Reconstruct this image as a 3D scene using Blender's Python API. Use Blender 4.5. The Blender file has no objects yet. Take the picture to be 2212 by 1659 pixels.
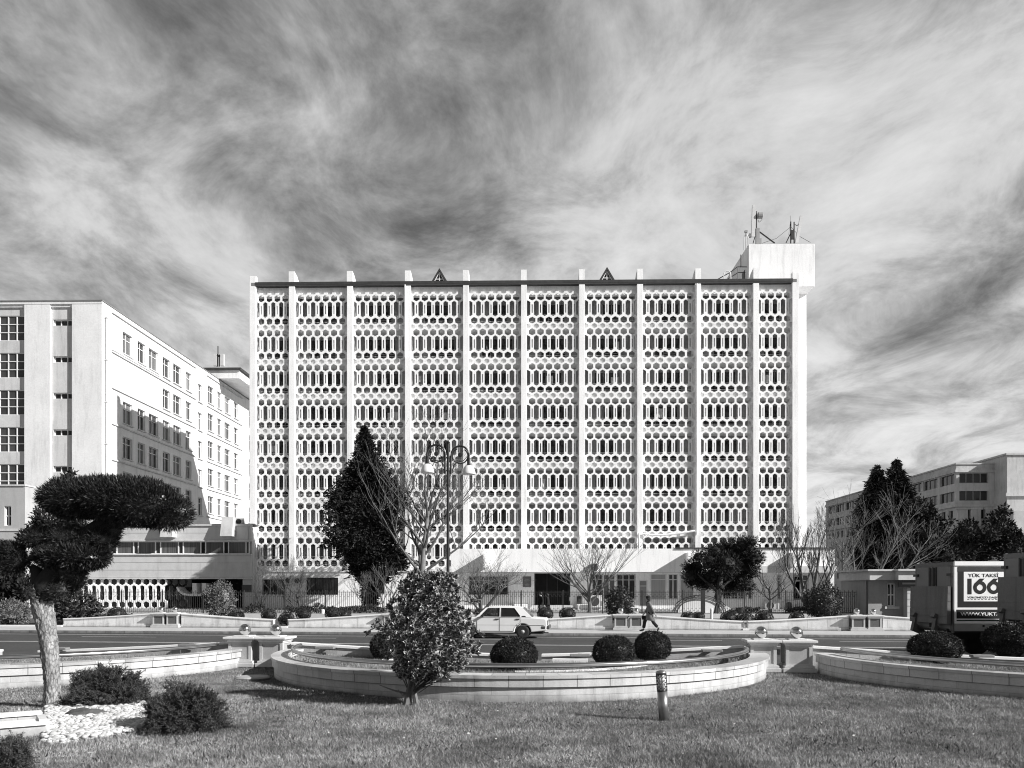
import bpy, bmesh, math, random
import numpy as np
from mathutils import Vector, Matrix, noise as mnoise
random.seed(7); NR = np.random.default_rng(7)
R = math.radians
scene = bpy.context.scene
col = scene.collection
# ------------------------------------------------------------------ camera model (photo measured at 2212 px width)
F, U0, HOR, CZ, YAW = 1790.0, 1106.0, 1270.0, 2.24, R(1.1)
FW = Vector((-math.sin(YAW), math.cos(YAW), 0)); RT = Vector((math.cos(YAW), math.sin(YAW), 0))
CAM = Vector((0, 0, CZ))
def ray(u, v): return FW + RT*((u-U0)/F) + Vector((0, 0, (HOR-v)/F))
def P(u, v, Y): d = ray(u, v); return CAM + d*(Y/d.y)
def PX(u, v, X): d = ray(u, v); return CAM + d*(X/d.x)
def G(u, v, z): d = ray(u, v); return CAM + d*((z-CZ)/d.z)
def PD(u, v, D): return CAM + ray(u, v)*D
def GD(u, D, z): p = CAM + ray(u, HOR)*D; p.z = z; return p
# ------------------------------------------------------------------ objects
def tag(o, label=None, cat=None, group=None, kind=None):
    if label: o['label'] = label
    if cat: o['category'] = cat
    if group: o['group'] = group
    if kind: o['kind'] = kind
    return o
def empty(name, label, cat, loc=(0, 0, 0), rz=0.0, group=None):
    o = bpy.data.objects.new(name, None); o.empty_display_size = .3; col.objects.link(o)
    o.location = loc; o.rotation_euler = (0, 0, rz); tag(o, label, cat, group, 'thing'); return o
def link(name, me, m=None, parent=None):
    if m is not None and not me.materials: me.materials.append(m)
    o = bpy.data.objects.new(name, me); col.objects.link(o)
    if parent is not None: o.parent = parent
    return o
def copy_tree(o, parent=None):
    c = o.copy(); col.objects.link(c)
    if parent is not None: c.parent = parent
    for ch in list(o.children): copy_tree(ch, c)
    return c
class MB:
    def __init__(s): s.v = []; s.f = []; s.uv = []
    def add(s, vs, fs, uvs=None):
        b = len(s.v); s.v += [tuple(p) for p in vs]
        for i, f in enumerate(fs):
            s.f.append([b+k for k in f]); s.uv.append(uvs[i] if uvs else None)
    def box(s, x0, x1, y0, y1, z0, z1):
        s.add([(x0,y0,z0),(x1,y0,z0),(x1,y1,z0),(x0,y1,z0),(x0,y0,z1),(x1,y0,z1),(x1,y1,z1),(x0,y1,z1)],
              [(0,3,2,1),(4,5,6,7),(0,1,5,4),(1,2,6,5),(2,3,7,6),(3,0,4,7)]); return s
    def cbox(s, c, sx, sy, sz, rz=0, rx=0, ry=0):
        M = Matrix.Translation(c) @ Matrix.Rotation(rz,4,'Z') @ Matrix.Rotation(ry,4,'Y') @ Matrix.Rotation(rx,4,'X')
        q = [(-1,-1,-1),(1,-1,-1),(1,1,-1),(-1,1,-1),(-1,-1,1),(1,-1,1),(1,1,1),(-1,1,1)]
        s.add([M @ Vector((a*sx/2, b*sy/2, c_*sz/2)) for a,b,c_ in q],
              [(0,3,2,1),(4,5,6,7),(0,1,5,4),(1,2,6,5),(2,3,7,6),(3,0,4,7)]); return s
    def quad(s, a, b, c, d): s.add([a,b,c,d], [(0,1,2,3)]); return s
    def prism(s, poly, vec):                       # 3d polygon swept by vec
        n = len(poly); vec = Vector(vec); p = [Vector(q) for q in poly]
        s.add(p + [q+vec for q in p], [tuple(range(n))[::-1], tuple(range(n, 2*n))] + [(i,(i+1)%n,n+(i+1)%n,n+i) for i in range(n)]); return s
    def tube(s, pts, radii, n=6, caps=True):
        pts = [Vector(p) for p in pts]
        if not hasattr(radii, '__len__'): radii = [radii]*len(pts)
        vs = []; up = Vector((0.13, 0.31, 0.94))
        m = len(pts); a = None
        for i, p in enumerate(pts):
            d = (pts[min(i+1, m-1)] - pts[max(i-1, 0)])
            d = d.normalized() if d.length > 1e-9 else Vector((0,0,1))
            if a is None:
                a = d.cross(up)
                if a.length < 1e-3: a = d.cross(Vector((1,0,0)))
                a.normalize()
            else:
                a = a - d*a.dot(d)
                if a.length < 1e-4: a = d.cross(up)
                a.normalize()
            b = d.cross(a)
            for k in range(n):
                t = 2*math.pi*k/n; vs.append(p + (a*math.cos(t) + b*math.sin(t))*radii[i])
        fs = [(i*n+k, i*n+(k+1)%n, (i+1)*n+(k+1)%n, (i+1)*n+k) for i in range(m-1) for k in range(n)]
        if caps and n > 2: fs += [tuple(range(n))[::-1], tuple(range((m-1)*n, m*n))]
        s.add(vs, fs); return s
    def lathe(s, prof, c=(0,0,0), n=24, axis='Z', sx=1, sy=1):
        vs = []
        for r, z in prof:
            for k in range(n):
                t = 2*math.pi*k/n; x, y = r*math.cos(t)*sx, r*math.sin(t)*sy
                q = {'Z': (x, y, z), 'Y': (x, z, y), 'X': (z, x, y)}[axis]
                vs.append((q[0]+c[0], q[1]+c[1], q[2]+c[2]))
        m = len(prof)
        fs = [(i*n+k, i*n+(k+1)%n, (i+1)*n+(k+1)%n, (i+1)*n+k) for i in range(m-1) for k in range(n)]
        fs += [tuple(range(n))[::-1], tuple(range((m-1)*n, m*n))]
        s.add(vs, fs); return s
    def sphere(s, c, r, n=20, m=12, sz=1.0):
        return s.lathe([(max(r*math.sin(math.pi*i/m), 1e-4), -r*sz*math.cos(math.pi*i/m)) for i in range(m+1)], c, n)
    def sweep(s, path, prof, closed=False):        # path: xy(z) points; prof: closed loop of (offset to the left of the path, z)
        p = [Vector((q[0], q[1], q[2] if len(q) > 2 else 0)) for q in path]; m = len(p); k = len(prof)
        vs = []; L = 0; Ls = []
        for i in range(m):
            d = p[min(i+1, m-1)] - p[max(i-1, 0)]; d.z = 0; d.normalize(); nn = Vector((-d.y, d.x, 0))
            if i: L += (p[i]-p[i-1]).length
            Ls.append(L)
            for o, z in prof: vs.append(p[i] + nn*o + Vector((0,0,z)))
        pl = [0]
        for j in range(k):
            a, b = prof[j], prof[(j+1) % k]; pl.append(pl[-1] + math.hypot(a[0]-b[0], a[1]-b[1]))
        fs, uv = [], []
        for i in range(m-1):
            for j in range(k):
                j2 = (j+1) % k
                fs.append((i*k+j, (i+1)*k+j, (i+1)*k+j2, i*k+j2))
                z0, z1 = prof[j][1], prof[j2][1]
                if abs(z0-z1) < 1e-4: z0, z1 = prof[j][0]+5, prof[j2][0]+5
                uv.append([(Ls[i], z0), (Ls[i+1], z0), (Ls[i+1], z1), (Ls[i], z1)])
        fs += [tuple(range(k)), tuple(range((m-1)*k, m*k))[::-1]]
        uv += [[(prof[j][0]+.3, prof[j][1]) for j in range(k)], [(prof[j][0]+.3, prof[j][1]) for j in range(k)][::-1]]
        s.add(vs, fs, uv); return s
    def wall(s, O, U, V, N, W, H, holes, depth=.2):   # wall rectangle with recessed rectangular openings (x0,x1,z0,z1)
        O, U, V, N = Vector(O), Vector(U), Vector(V), Vector(N)
        xs = sorted({0, W, *[h[0] for h in holes], *[h[1] for h in holes]}); zs = sorted({0, H, *[h[2] for h in holes], *[h[3] for h in holes]})
        pt = lambda x, z, d=0: O + U*x + V*z - N*d
        flip = U.cross(V).dot(N) < 0
        def q(a, b, c, d): s.quad(a, d, c, b) if flip else s.quad(a, b, c, d)
        for i in range(len(xs)-1):
            for j in range(len(zs)-1):
                cx, cz = (xs[i]+xs[i+1])/2, (zs[j]+zs[j+1])/2
                if any(h[0] < cx < h[1] and h[2] < cz < h[3] for h in holes): continue
                q(pt(xs[i],zs[j]), pt(xs[i+1],zs[j]), pt(xs[i+1],zs[j+1]), pt(xs[i],zs[j+1]))
        for x0, x1, z0, z1 in holes:
            q(pt(x0,z0), pt(x1,z0), pt(x1,z0,depth), pt(x0,z0,depth)); q(pt(x1,z1), pt(x0,z1), pt(x0,z1,depth), pt(x1,z1,depth))
            q(pt(x0,z1), pt(x0,z0), pt(x0,z0,depth), pt(x0,z1,depth)); q(pt(x1,z0), pt(x1,z1), pt(x1,z1,depth), pt(x1,z0,depth))
        return s
    def mesh(s, name, m=None, smooth=False):
        me = bpy.data.meshes.new(name); me.from_pydata(s.v, [], s.f)
        if any(u is not None for u in s.uv):
            lay = me.uv_layers.new(name='UVMap'); i = 0
            for f, u in zip(s.f, s.uv):
                for k in range(len(f)):
                    lay.data[i].uv = u[k] if u else (0, 0); i += 1
        if m is not None: me.materials.append(m)
        if smooth: me.polygons.foreach_set('use_smooth', [True]*len(me.polygons))
        me.update(); return me
    def build(s, name, m=None, parent=None, smooth=False, bevel=0, loc=None):
        o = link(name, s.mesh(name, m, smooth), None, parent)
        if loc is not None: o.location = loc
        if bevel:
            b = o.modifiers.new('bevel', 'BEVEL'); b.width = bevel; b.segments = 2; b.limit_method = 'ANGLE'; b.angle_limit = R(40)
        return o
def np_mesh(name, V, k, m=None, smooth=False, uv=None):      # V: (N,k,3) independent k-gons
    n = V.shape[0]; me = bpy.data.meshes.new(name)
    me.vertices.add(n*k); me.vertices.foreach_set('co', np.ascontiguousarray(V, dtype=np.float32).ravel())
    me.loops.add(n*k); me.loops.foreach_set('vertex_index', np.arange(n*k, dtype=np.int32))
    me.polygons.add(n); me.polygons.foreach_set('loop_start', np.arange(0, n*k, k, dtype=np.int32))
    try: me.polygons.foreach_set('loop_total', np.full(n, k, dtype=np.int32))
    except Exception: pass
    if uv is not None:
        lay = me.uv_layers.new(name='UVMap'); lay.data.foreach_set('uv', np.tile(np.array(uv, dtype=np.float32), (n, 1)).ravel())
    me.update(calc_edges=True); me.validate()
    if m is not None: me.materials.append(m)
    return me
def np_join(name, parts, m):                                  # several (N,k,3) arrays into one mesh
    vs, ls, st, tot = [], [], [], []; b = 0; ln = 0
    for V in parts:
        n, k = V.shape[:2]; vs.append(V.reshape(-1, 3)); st.append(ln + np.arange(n)*k); tot.append(np.full(n, k)); b += n*k; ln += n*k
    v = np.concatenate(vs).astype(np.float32); me = bpy.data.meshes.new(name)
    me.vertices.add(len(v)); me.vertices.foreach_set('co', v.ravel()); me.loops.add(ln); me.loops.foreach_set('vertex_index', np.arange(ln, dtype=np.int32))
    s_ = np.concatenate(st).astype(np.int32); me.polygons.add(len(s_)); me.polygons.foreach_set('loop_start', s_)
    try: me.polygons.foreach_set('loop_total', np.concatenate(tot).astype(np.int32))
    except Exception: pass
    me.update(calc_edges=True); me.validate(); me.materials.append(m); return me
def plate(outline, holes, th, name='plate', bevel=0.0):       # flat sheet in XZ with real holes
    cu = bpy.data.curves.new('c', 'CURVE'); cu.dimensions = '2D'; cu.fill_mode = 'BOTH'; cu.extrude = th/2 - bevel
    if bevel: cu.bevel_depth = bevel; cu.bevel_resolution = 3; cu.offset = -bevel
    for poly in [outline]+list(holes):
        sp = cu.splines.new('POLY'); sp.points.add(len(poly)-1)
        for p, q in zip(sp.points, poly): p.co = (q[0], q[1], 0, 1)
        sp.use_cyclic_u = True
    o = bpy.data.objects.new('c', cu); col.objects.link(o); bpy.context.view_layer.update()
    me = bpy.data.meshes.new_from_object(o.evaluated_get(bpy.context.evaluated_depsgraph_get()))
    bpy.data.objects.remove(o); bpy.data.curves.remove(cu)
    me.transform(Matrix.Rotation(R(90), 4, 'X')); me.name = name; me.materials.clear(); return me
def text_mesh(txt, size, name='lettering', bold=0.0, th=.004, align='LEFT', sx=1.0):
    cu = bpy.data.curves.new('t', 'FONT'); cu.body = txt; cu.size = size; cu.extrude = th; cu.offset = bold; cu.align_x = align
    o = bpy.data.objects.new('t', cu); col.objects.link(o); bpy.context.view_layer.update()
    me = bpy.data.meshes.new_from_object(o.evaluated_get(bpy.context.evaluated_depsgraph_get()))
    bpy.data.objects.remove(o); bpy.data.curves.remove(cu)
    me.transform(Matrix.Diagonal((sx, 1, 1, 1))); me.transform(Matrix.Rotation(R(90), 4, 'X')); me.materials.clear(); me.name = name; return me
def skin_mesh(verts, edges, radii, name, sub=2, root=0):
    me = bpy.data.meshes.new(name); me.from_pydata([tuple(v) for v in verts], edges, []); o = bpy.data.objects.new(name, me); col.objects.link(o)
    o.modifiers.new('skin', 'SKIN'); sb = o.modifiers.new('sub', 'SUBSURF'); sb.levels = sub; sb.render_levels = sub
    for i, r in enumerate(radii):
        d = me.skin_vertices[0].data[i]; d.radius = r if hasattr(r, '__len__') else (r, r); d.use_root = (i == root)
    bpy.context.view_layer.update()
    out = bpy.data.meshes.new_from_object(o.evaluated_get(bpy.context.evaluated_depsgraph_get()))
    bpy.data.objects.remove(o); bpy.data.meshes.remove(me); out.name = name
    out.polygons.foreach_set('use_smooth', [True]*len(out.polygons)); out.materials.clear(); return out
# ------------------------------------------------------------------ materials (black and white scene: greys)
MATS = {}
def mat(name, g, rough=.8, var=.12, scale=4.0, stretch=(1,1,1), bump=0.0, bscale=60., spec=.3, metal=0.0, island=0.0, fine=.0, coord='Object', stain=0.0):
    if name in MATS: return MATS[name]
    m = bpy.data.materials.new(name); m.use_nodes = True; nt = m.node_tree; N = nt.nodes; L = nt.links
    b = N['Principled BSDF']; b.inputs['Roughness'].default_value = rough; b.inputs['Metallic'].default_value = metal
    b.inputs['Specular IOR Level'].default_value = spec
    tc = N.new('ShaderNodeTexCoord'); mp = N.new('ShaderNodeMapping'); mp.inputs['Scale'].default_value = stretch
    if coord == 'World':
        gp = N.new('ShaderNodeNewGeometry'); csrc = gp.outputs['Position']
    else: csrc = tc.outputs[coord]
    L.new(csrc, mp.inputs['Vector'])
    no = N.new('ShaderNodeTexNoise'); no.inputs['Scale'].default_value = scale; no.inputs['Detail'].default_value = 6; no.inputs['Roughness'].default_value = .6
    L.new(mp.outputs[0], no.inputs['Vector'])
    mr = N.new('ShaderNodeMapRange'); mr.inputs[1].default_value = .25; mr.inputs[2].default_value = .75
    mr.inputs[3].default_value = g*(1-var); mr.inputs[4].default_value = g*(1+var); L.new(no.outputs[0], mr.inputs[0])
    out = mr.outputs[0]
    def mul(a, lo, hi, src, f0=.3, f1=.7):
        r = N.new('ShaderNodeMapRange'); r.inputs[1].default_value = f0; r.inputs[2].default_value = f1; r.inputs[3].default_value = lo; r.inputs[4].default_value = hi
        L.new(src, r.inputs[0]); x = N.new('ShaderNodeMath'); x.operation = 'MULTIPLY'; L.new(a, x.inputs[0]); L.new(r.outputs[0], x.inputs[1]); return x.outputs[0]
    if fine:
        n2 = N.new('ShaderNodeTexNoise'); n2.inputs['Scale'].default_value = scale*18; n2.inputs['Detail'].default_value = 3; L.new(csrc, n2.inputs['Vector'])
        out = mul(out, 1-fine, 1+fine, n2.outputs[0])
    if stain:
        m3 = N.new('ShaderNodeMapping'); m3.inputs['Scale'].default_value = (1, 1, .12); L.new(csrc, m3.inputs['Vector'])
        n3 = N.new('ShaderNodeTexNoise'); n3.inputs['Scale'].default_value = 2.2; n3.inputs['Detail'].default_value = 8; n3.inputs['Roughness'].default_value = .7; L.new(m3.outputs[0], n3.inputs['Vector'])
        out = mul(out, 1-stain, 1.0, n3.outputs[0], .33, .5)
    if island:
        ge = N.new('ShaderNodeNewGeometry'); out = mul(out, 1-island, 1+island, ge.outputs['Random Per Island'], 0, 1)
    cc = N.new('ShaderNodeCombineColor'); [L.new(out, cc.inputs[i]) for i in range(3)]
    L.new(cc.outputs[0], b.inputs['Base Color'])
    if bump:
        n4 = N.new('ShaderNodeTexNoise'); n4.inputs['Scale'].default_value = bscale; n4.inputs['Detail'].default_value = 5; L.new(mp.outputs[0], n4.inputs['Vector'])
        bp = N.new('ShaderNodeBump'); bp.inputs['Strength'].default_value = bump; bp.inputs['Distance'].default_value = .02
        L.new(n4.outputs[0], bp.inputs['Height']); L.new(bp.outputs[0], b.inputs['Normal'])
    MATS[name] = m; return m
def stone(name, g, bw, bh, off=0.0, joint=.35, rough=.6, var=.1, uv=True, mort=.012):   # stone blocks laid along the UV of a swept wall
    m = mat(name, g, rough, var, 2.5, bump=.15, bscale=30, fine=.08, stain=.28); nt = m.node_tree; N = nt.nodes; L = nt.links
    tc = N['Texture Coordinate']; br = N.new('ShaderNodeTexBrick'); br.inputs['Scale'].default_value = 1; br.inputs['Brick Width'].default_value = bw
    br.inputs['Row Height'].default_value = bh; br.inputs['Mortar Size'].default_value = mort; br.offset = .5; br.inputs['Mortar Smooth'].default_value = .3
    br.inputs['Color1'].default_value = (1,1,1,1); br.inputs['Color2'].default_value = (.80,.80,.80,1); br.inputs['Mortar'].default_value = (joint,)*3+(1,)
    mp = N.new('ShaderNodeMapping'); mp.inputs['Location'].default_value = (0, off, 0); L.new(tc.outputs['UV'], mp.inputs['Vector']); L.new(mp.outputs[0], br.inputs['Vector'])
    b = N['Principled BSDF']; src = b.inputs['Base Color'].links[0].from_socket
    mx = N.new('ShaderNodeMix'); mx.data_type = 'RGBA'; mx.blend_type = 'MULTIPLY'; mx.inputs[0].default_value = 1
    L.new(src, mx.inputs[6]); L.new(br.outputs[0], mx.inputs[7])
    su = N.new('ShaderNodeSeparateXYZ'); L.new(tc.outputs['UV'], su.inputs[0]); nd = N.new('ShaderNodeTexNoise'); nd.inputs['Scale'].default_value = 3.5; nd.inputs['Detail'].default_value = 7; L.new(tc.outputs['UV'], nd.inputs['Vector'])
    sc_ = N.new('ShaderNodeMath'); sc_.operation = 'MULTIPLY_ADD'; L.new(nd.outputs[0], sc_.inputs[0]); sc_.inputs[1].default_value = -.34; L.new(su.outputs['Y'], sc_.inputs[2])
    dr_ = N.new('ShaderNodeMapRange'); dr_.inputs[1].default_value = -.17; dr_.inputs[2].default_value = .06; dr_.inputs[3].default_value = .42; dr_.inputs[4].default_value = 1.0; L.new(sc_.outputs[0], dr_.inputs[0])
    m2 = N.new('ShaderNodeMix'); m2.data_type = 'RGBA'; m2.blend_type = 'MULTIPLY'; m2.inputs[0].default_value = 1; L.new(mx.outputs[2], m2.inputs[6]); L.new(dr_.outputs[0], m2.inputs[7]); L.new(m2.outputs[2], b.inputs['Base Color']); return m
WHITE = mat('white_render', .92, .85, .06, .6, bump=.2, bscale=8, fine=.06, stain=.18, coord='World')
SCREEN = mat('white_concrete', .93, .8, .05, .8, bump=.15, bscale=10, fine=.06, stain=.16, coord='World')
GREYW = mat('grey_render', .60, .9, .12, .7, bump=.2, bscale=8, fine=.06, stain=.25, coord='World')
PALE = mat('pale_stone_cladding', .55, .7, .10, 1.2, fine=.06, stain=.15)
TAN = mat('weathered_stone', .48, .8, .18, .5, fine=.08, stain=.25)
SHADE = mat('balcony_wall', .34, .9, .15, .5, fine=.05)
DARKM = mat('dark_metal', .035, .5, .2, 6, spec=.4)
GUTTER = mat('dark_gutter', .05, .6, .3, 3)
GLASS = mat('window_glass', .022, .06, .3, .3, spec=.55)
GLASS2 = mat('window_glass_curtained', .13, .12, .5, 6, stretch=(9, 9, .2), spec=.5)
FRAME = mat('white_frame', .75, .5, .05, 3)
CHROME = mat('polished_steel', .62, .14, .08, 9, metal=1.0)
STEEL = mat('brushed_steel', .5, .3, .15, 12, stretch=(1, 1, 8), metal=1.0)
ROOFM = mat('roof_sheet', .22, .8, .2, 1)
BARKD = mat('dark_bark', .07, .9, .3, 8, stretch=(1,1,.3), bump=.6, bscale=25)
BARKP = mat('pale_bark', .20, .9, .3, 5, bump=.4, bscale=20)
BARKM = mat('grey_bark', .16, .9, .3, 5, bump=.4, bscale=20)
CONIF = mat('dark_needles', .022, .7, .25, 1.5, island=.6, spec=.2)
HEDGE = mat('clipped_leaves', .028, .45, .3, 3, island=.7, spec=.35)
NIWA = mat('narrow_leaves', .032, .38, .3, 3, island=.75, spec=.4)
SPRUCE = mat('spruce_needles', .06, .6, .3, 3, island=.6, spec=.25)
GRASS = mat('grass_blades', .27, .55, .55, .8, island=.6, spec=.25, fine=.3, stain=.0)
for n_ in GRASS.node_tree.nodes:
    if n_.type == 'TEX_NOISE' and n_.inputs['Scale'].default_value < 2: n_.inputs['Detail'].default_value = 9; n_.inputs['Roughness'].default_value = .72
    if n_.type == 'MAP_RANGE' and abs(n_.inputs[1].default_value-.25) < 1e-4: n_.inputs[1].default_value = .36; n_.inputs[2].default_value = .62  # widened contrast: dark colour patches stand in for tree shadow bands
SOIL = mat('lawn_soil', .085, .95, .35, 1.2, bump=.6, bscale=40, fine=.35)
# ------------------------------------------------------------------ world, sun, camera
SUN = Vector((1.0, -.42, .60)).normalized()          # towards the sun
w = bpy.data.worlds.new('World'); scene.world = w; w.use_nodes = True
nt = w.node_tree; N = nt.nodes; L = nt.links; bg = N['Background']; bg.inputs['Strength'].default_value = .1
sky = N.new('ShaderNodeTexSky'); sky.sky_type = 'NISHITA'; sky.sun_disc = False
sky.sun_elevation = math.asin(SUN.z); sky.sun_rotation = math.atan2(SUN.x, SUN.y)
bw = N.new('ShaderNodeRGBToBW'); L.new(sky.outputs[0], bw.inputs[0])
tc = N.new('ShaderNodeTexCoord'); sep = N.new('ShaderNodeSeparateXYZ'); L.new(tc.outputs['Generated'], sep.inputs[0])
def math_(op, a, b=None, clamp=False):
    n = N.new('ShaderNodeMath'); n.operation = op; n.use_clamp = clamp
    for i, x in enumerate((a, b)):
        if x is None: continue
        if isinstance(x, (int, float)): n.inputs[i].default_value = x
        else: L.new(x, n.inputs[i])
    return n.outputs[0]
zz = math_('ADD', math_('MAXIMUM', sep.outputs['Z'], 0.0), .16)
px = math_('DIVIDE', sep.outputs['X'], zz); py = math_('DIVIDE', sep.outputs['Y'], zz)
cv = N.new('ShaderNodeCombineXYZ'); L.new(px, cv.inputs[0]); L.new(py, cv.inputs[1])
def cloud(sx, sy, scale, det, rough, dist, loc=(0,0,0), rot=0.0):
    mp = N.new('ShaderNodeMapping'); mp.inputs['Scale'].default_value = (sx, sy, 1); mp.inputs['Location'].default_value = loc; mp.inputs['Rotation'].default_value = (0, 0, rot)
    L.new(cv.outputs[0], mp.inputs['Vector']); n = N.new('ShaderNodeTexNoise'); n.inputs['Scale'].default_value = scale; n.inputs['Detail'].default_value = det
    n.inputs['Roughness'].default_value = rough; n.inputs['Distortion'].default_value = dist; L.new(mp.outputs[0], n.inputs['Vector']); return n.outputs[0]
c1 = cloud(1.0, .80, 1.0, 7, .58, .35, (9.01, 13.57, 0)); c2 = cloud(1.15, .85, 2.6, 10, .66, .5, (14.79, 7.41, 0), .45); c3 = cloud(1., .9, .5, 3, .5, .3, (10.64, 16.12, 0)); c4 = cloud(1.0, .38, 2.2, 6, .55, .6, (3.3, 2.1, 0), -.2)
cs = math_('ADD', math_('ADD', math_('MULTIPLY', c1, .34), math_('MULTIPLY', c2, .34)), math_('ADD', math_('MULTIPLY', c3, .17), math_('MULTIPLY', c4, .15)))
rp = N.new('ShaderNodeValToRGB'); rp.color_ramp.interpolation = 'B_SPLINE'; L.new(cs, rp.inputs[0]); e = rp.color_ramp.elements
e[0].position = .395; e[0].color = (.08,)*3+(1,); e[1].position = .61; e[1].color = (.92,)*3+(1,)
for p_, c_ in ((.435, .20), (.48, .40), (.53, .70)):
    k = e.new(p_); k.color = (c_,)*3+(1,)
rb = N.new('ShaderNodeRGBToBW'); L.new(rp.outputs[0], rb.inputs[0]); rbx = math_('MULTIPLY', rb.outputs[0], 8.6)
def srange(x, a, b_, lo_, hi_):
    n = N.new('ShaderNodeMapRange'); n.interpolation_type = 'SMOOTHSTEP'
    for i_, q in enumerate((a, b_, lo_, hi_)): n.inputs[i_+1].default_value = q
    L.new(x, n.inputs[0]); return n.outputs[0]
hz = math_('MULTIPLY', math_('POWER', math_('SUBTRACT', 1.0, math_('MAXIMUM', sep.outputs['Z'], 0.0), True), 7.0), 3.4)
tot = math_('ADD', math_('ADD', rbx, hz), math_('MULTIPLY', bw.outputs[0], .10))
tot = math_('MULTIPLY', tot, srange(sep.outputs['Z'], .50, .85, 1.0, .38)); tot = math_('MULTIPLY', tot, srange(sep.outputs['Y'], -.5, .4, .5, 1.0))
cc = N.new('ShaderNodeCombineColor'); [L.new(tot, cc.inputs[i]) for i in range(3)]; L.new(cc.outputs[0], bg.inputs['Color'])
ld = bpy.data.lights.new('sun', 'SUN'); ld.energy = 7.0; ld.angle = R(.5); ld.color = (1, .99, .98)
lo = bpy.data.objects.new('sun', ld); col.objects.link(lo); lo.location = SUN*100; lo.rotation_euler = SUN.to_track_quat('Z', 'Y').to_euler()
cd = bpy.data.cameras.new('camera'); co = bpy.data.objects.new('camera', cd); col.objects.link(co); scene.camera = co
co.location = CAM; co.rotation_euler = (R(90), 0, YAW); cd.sensor_width = 36; cd.lens = 36*F/2212; cd.shift_y = (HOR-829.5)/2212; cd.clip_end = 6000; cd.clip_start = .1
scene.view_settings.view_transform = 'Standard'; scene.view_settings.look = 'None'; scene.view_settings.exposure = 0
scene.render.engine = 'CYCLES'; scene.cycles.pixel_filter_type = 'BLACKMAN_HARRIS'; scene.cycles.filter_width = 1.05
# ------------------------------------------------------------------ street frame
A_, B_ = G(140, 1354.4, .13), G(1727, 1362.5, .13)
E = (B_-A_); E.z = 0; E.normalize(); NN = Vector((-E.y, E.x, 0))     # E along the street, NN away from the camera
O_ = A_.copy(); O_.z = 0; SA = math.atan2(E.y, E.x)
def S(t, w, z=0.0): return O_ + E*t + NN*w + Vector((0, 0, z))
def tu(u, w):                                                            # street station seen at picture column u
    d = ray(u, HOR); o = O_ + NN*w; q = CAM - o                           # o + E t = CAM + d k
    det = E.x*(-d.y) + d.x*E.y; return (q.x*(-d.y) + d.x*q.y)/det
mid = GD(1123, 21.0, 0); WN = (mid-O_).dot(NN); TC = (mid-O_).dot(E)     # near wall line
TL = tu(562, WN); TR = tu(1682, WN); PITCH = TR-TL
WK = -3.5                                                                # far kerb
# ------------------------------------------------------------------ ground
ASPH = mat('asphalt', .062, .9, .22, .35, stretch=(1, 1, 1), bump=.35, bscale=120, fine=.18)
PAVE = mat('pavement_slabs', .46, .85, .12, 1.0, bump=.1, fine=.06)
EARTH = mat('bare_ground', .16, .95, .3, .15, fine=.2)
PAINT = mat('road_paint', .62, .7, .2, 2, fine=.15)
def sheet(name, pts, m, kind='structure', label=None, cat=None):
    o = MB().add([], []) or None
    b = MB(); b.add([tuple(p) for p in pts], [tuple(range(len(pts)))]); ob = b.build(name, m); tag(ob, label, cat, None, kind); return ob
def strip(t0, t1, w0, w1, z): return [S(t0, w0, z), S(t1, w0, z), S(t1, w1, z), S(t0, w1, z)]
sheet('ground', [(-2500,-300,-.03),(2500,-300,-.03),(2500,4000,-.03),(-2500,4000,-.03)], EARTH, label='plain ground reaching to the horizon', cat='ground')
sheet('road', strip(-140, 160, WN+1.05, WK, 0), ASPH, label='dark asphalt road between the two planted verges', cat='road')
def marking(t0, t1, w, wd, lab):
    return sheet('road_marking', strip(t0, t1, w-wd/2, w+wd/2, .004), PAINT, label=lab, cat='road marking')
wD = WN + 0
marking(-140, 160, WK-1.0, .13, 'pale continuous edge line along the far kerb')
w_dash = (GD(1130, 36.0, 0)-O_).dot(NN); w_dbl = (GD(1300, 32.2, 0)-O_).dot(NN)
db = MB()
for q in (-.11, .11): db.add([tuple(p) for p in strip(-140, 160, w_dbl+q-.05, w_dbl+q+.05, .004)], [(0,1,2,3)])
tag(db.build('road_marking', PAINT), 'double pale centre line along the middle of the road', 'road marking', None, 'structure')
dm = MB(); t = tu(722, w_dash)
for k in range(-14, 14):
    a = tu(726, w_dash) + k*(tu(1133, w_dash)-tu(726, w_dash))
    dm.add([tuple(p) for p in strip(a-3.6, a, w_dash-.05, w_dash+.05, .004)], [(0,1,2,3)])
tag(dm.build('road_marking', PAINT), 'dashed lane line on the far half of the road', 'road marking', None, 'structure')
KERB = stone('kerb_stone', .42, 1.0, 1.0, joint=.5)
MB().sweep([S(-140, WK, 0), S(160, WK, 0)], [(0, 0), (.16, 0), (.16, .126), (.0, .13)]).build('far_kerb', KERB)
tag(bpy.data.objects['far_kerb'], 'grey kerb along the far pavement', 'kerb', None, 'structure'); bpy.data.objects['far_kerb'].name = 'kerb'
sheet('pavement', strip(-140, 160, WK+.16, .02, .13), PAVE, label='pale pavement along the far side of the road', cat='pavement')
MB().sweep([S(-140, WN+1.05, 0), S(160, WN+1.05, 0)], [(-.16, 0), (0, 0), (0, .13), (-.16, .13)]).build('near_kerb', KERB)
tag(bpy.data.objects['near_kerb'], 'grey kerb along the near side of the road', 'kerb', None, 'structure'); bpy.data.objects['near_kerb'].name = 'kerb.001'
YF = 58.0                                                                # fence line (parallel to the building)
b = MB(); b.add([S(-140, .3, .16), S(160, .3, .16), (160, YF-1.2, .16), (-140, YF-1.2, .16)], [(0,1,2,3)])
tag(b.build('verge', SOIL), 'planted verge between far garden wall and fence', 'verge', None, 'structure')
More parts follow.
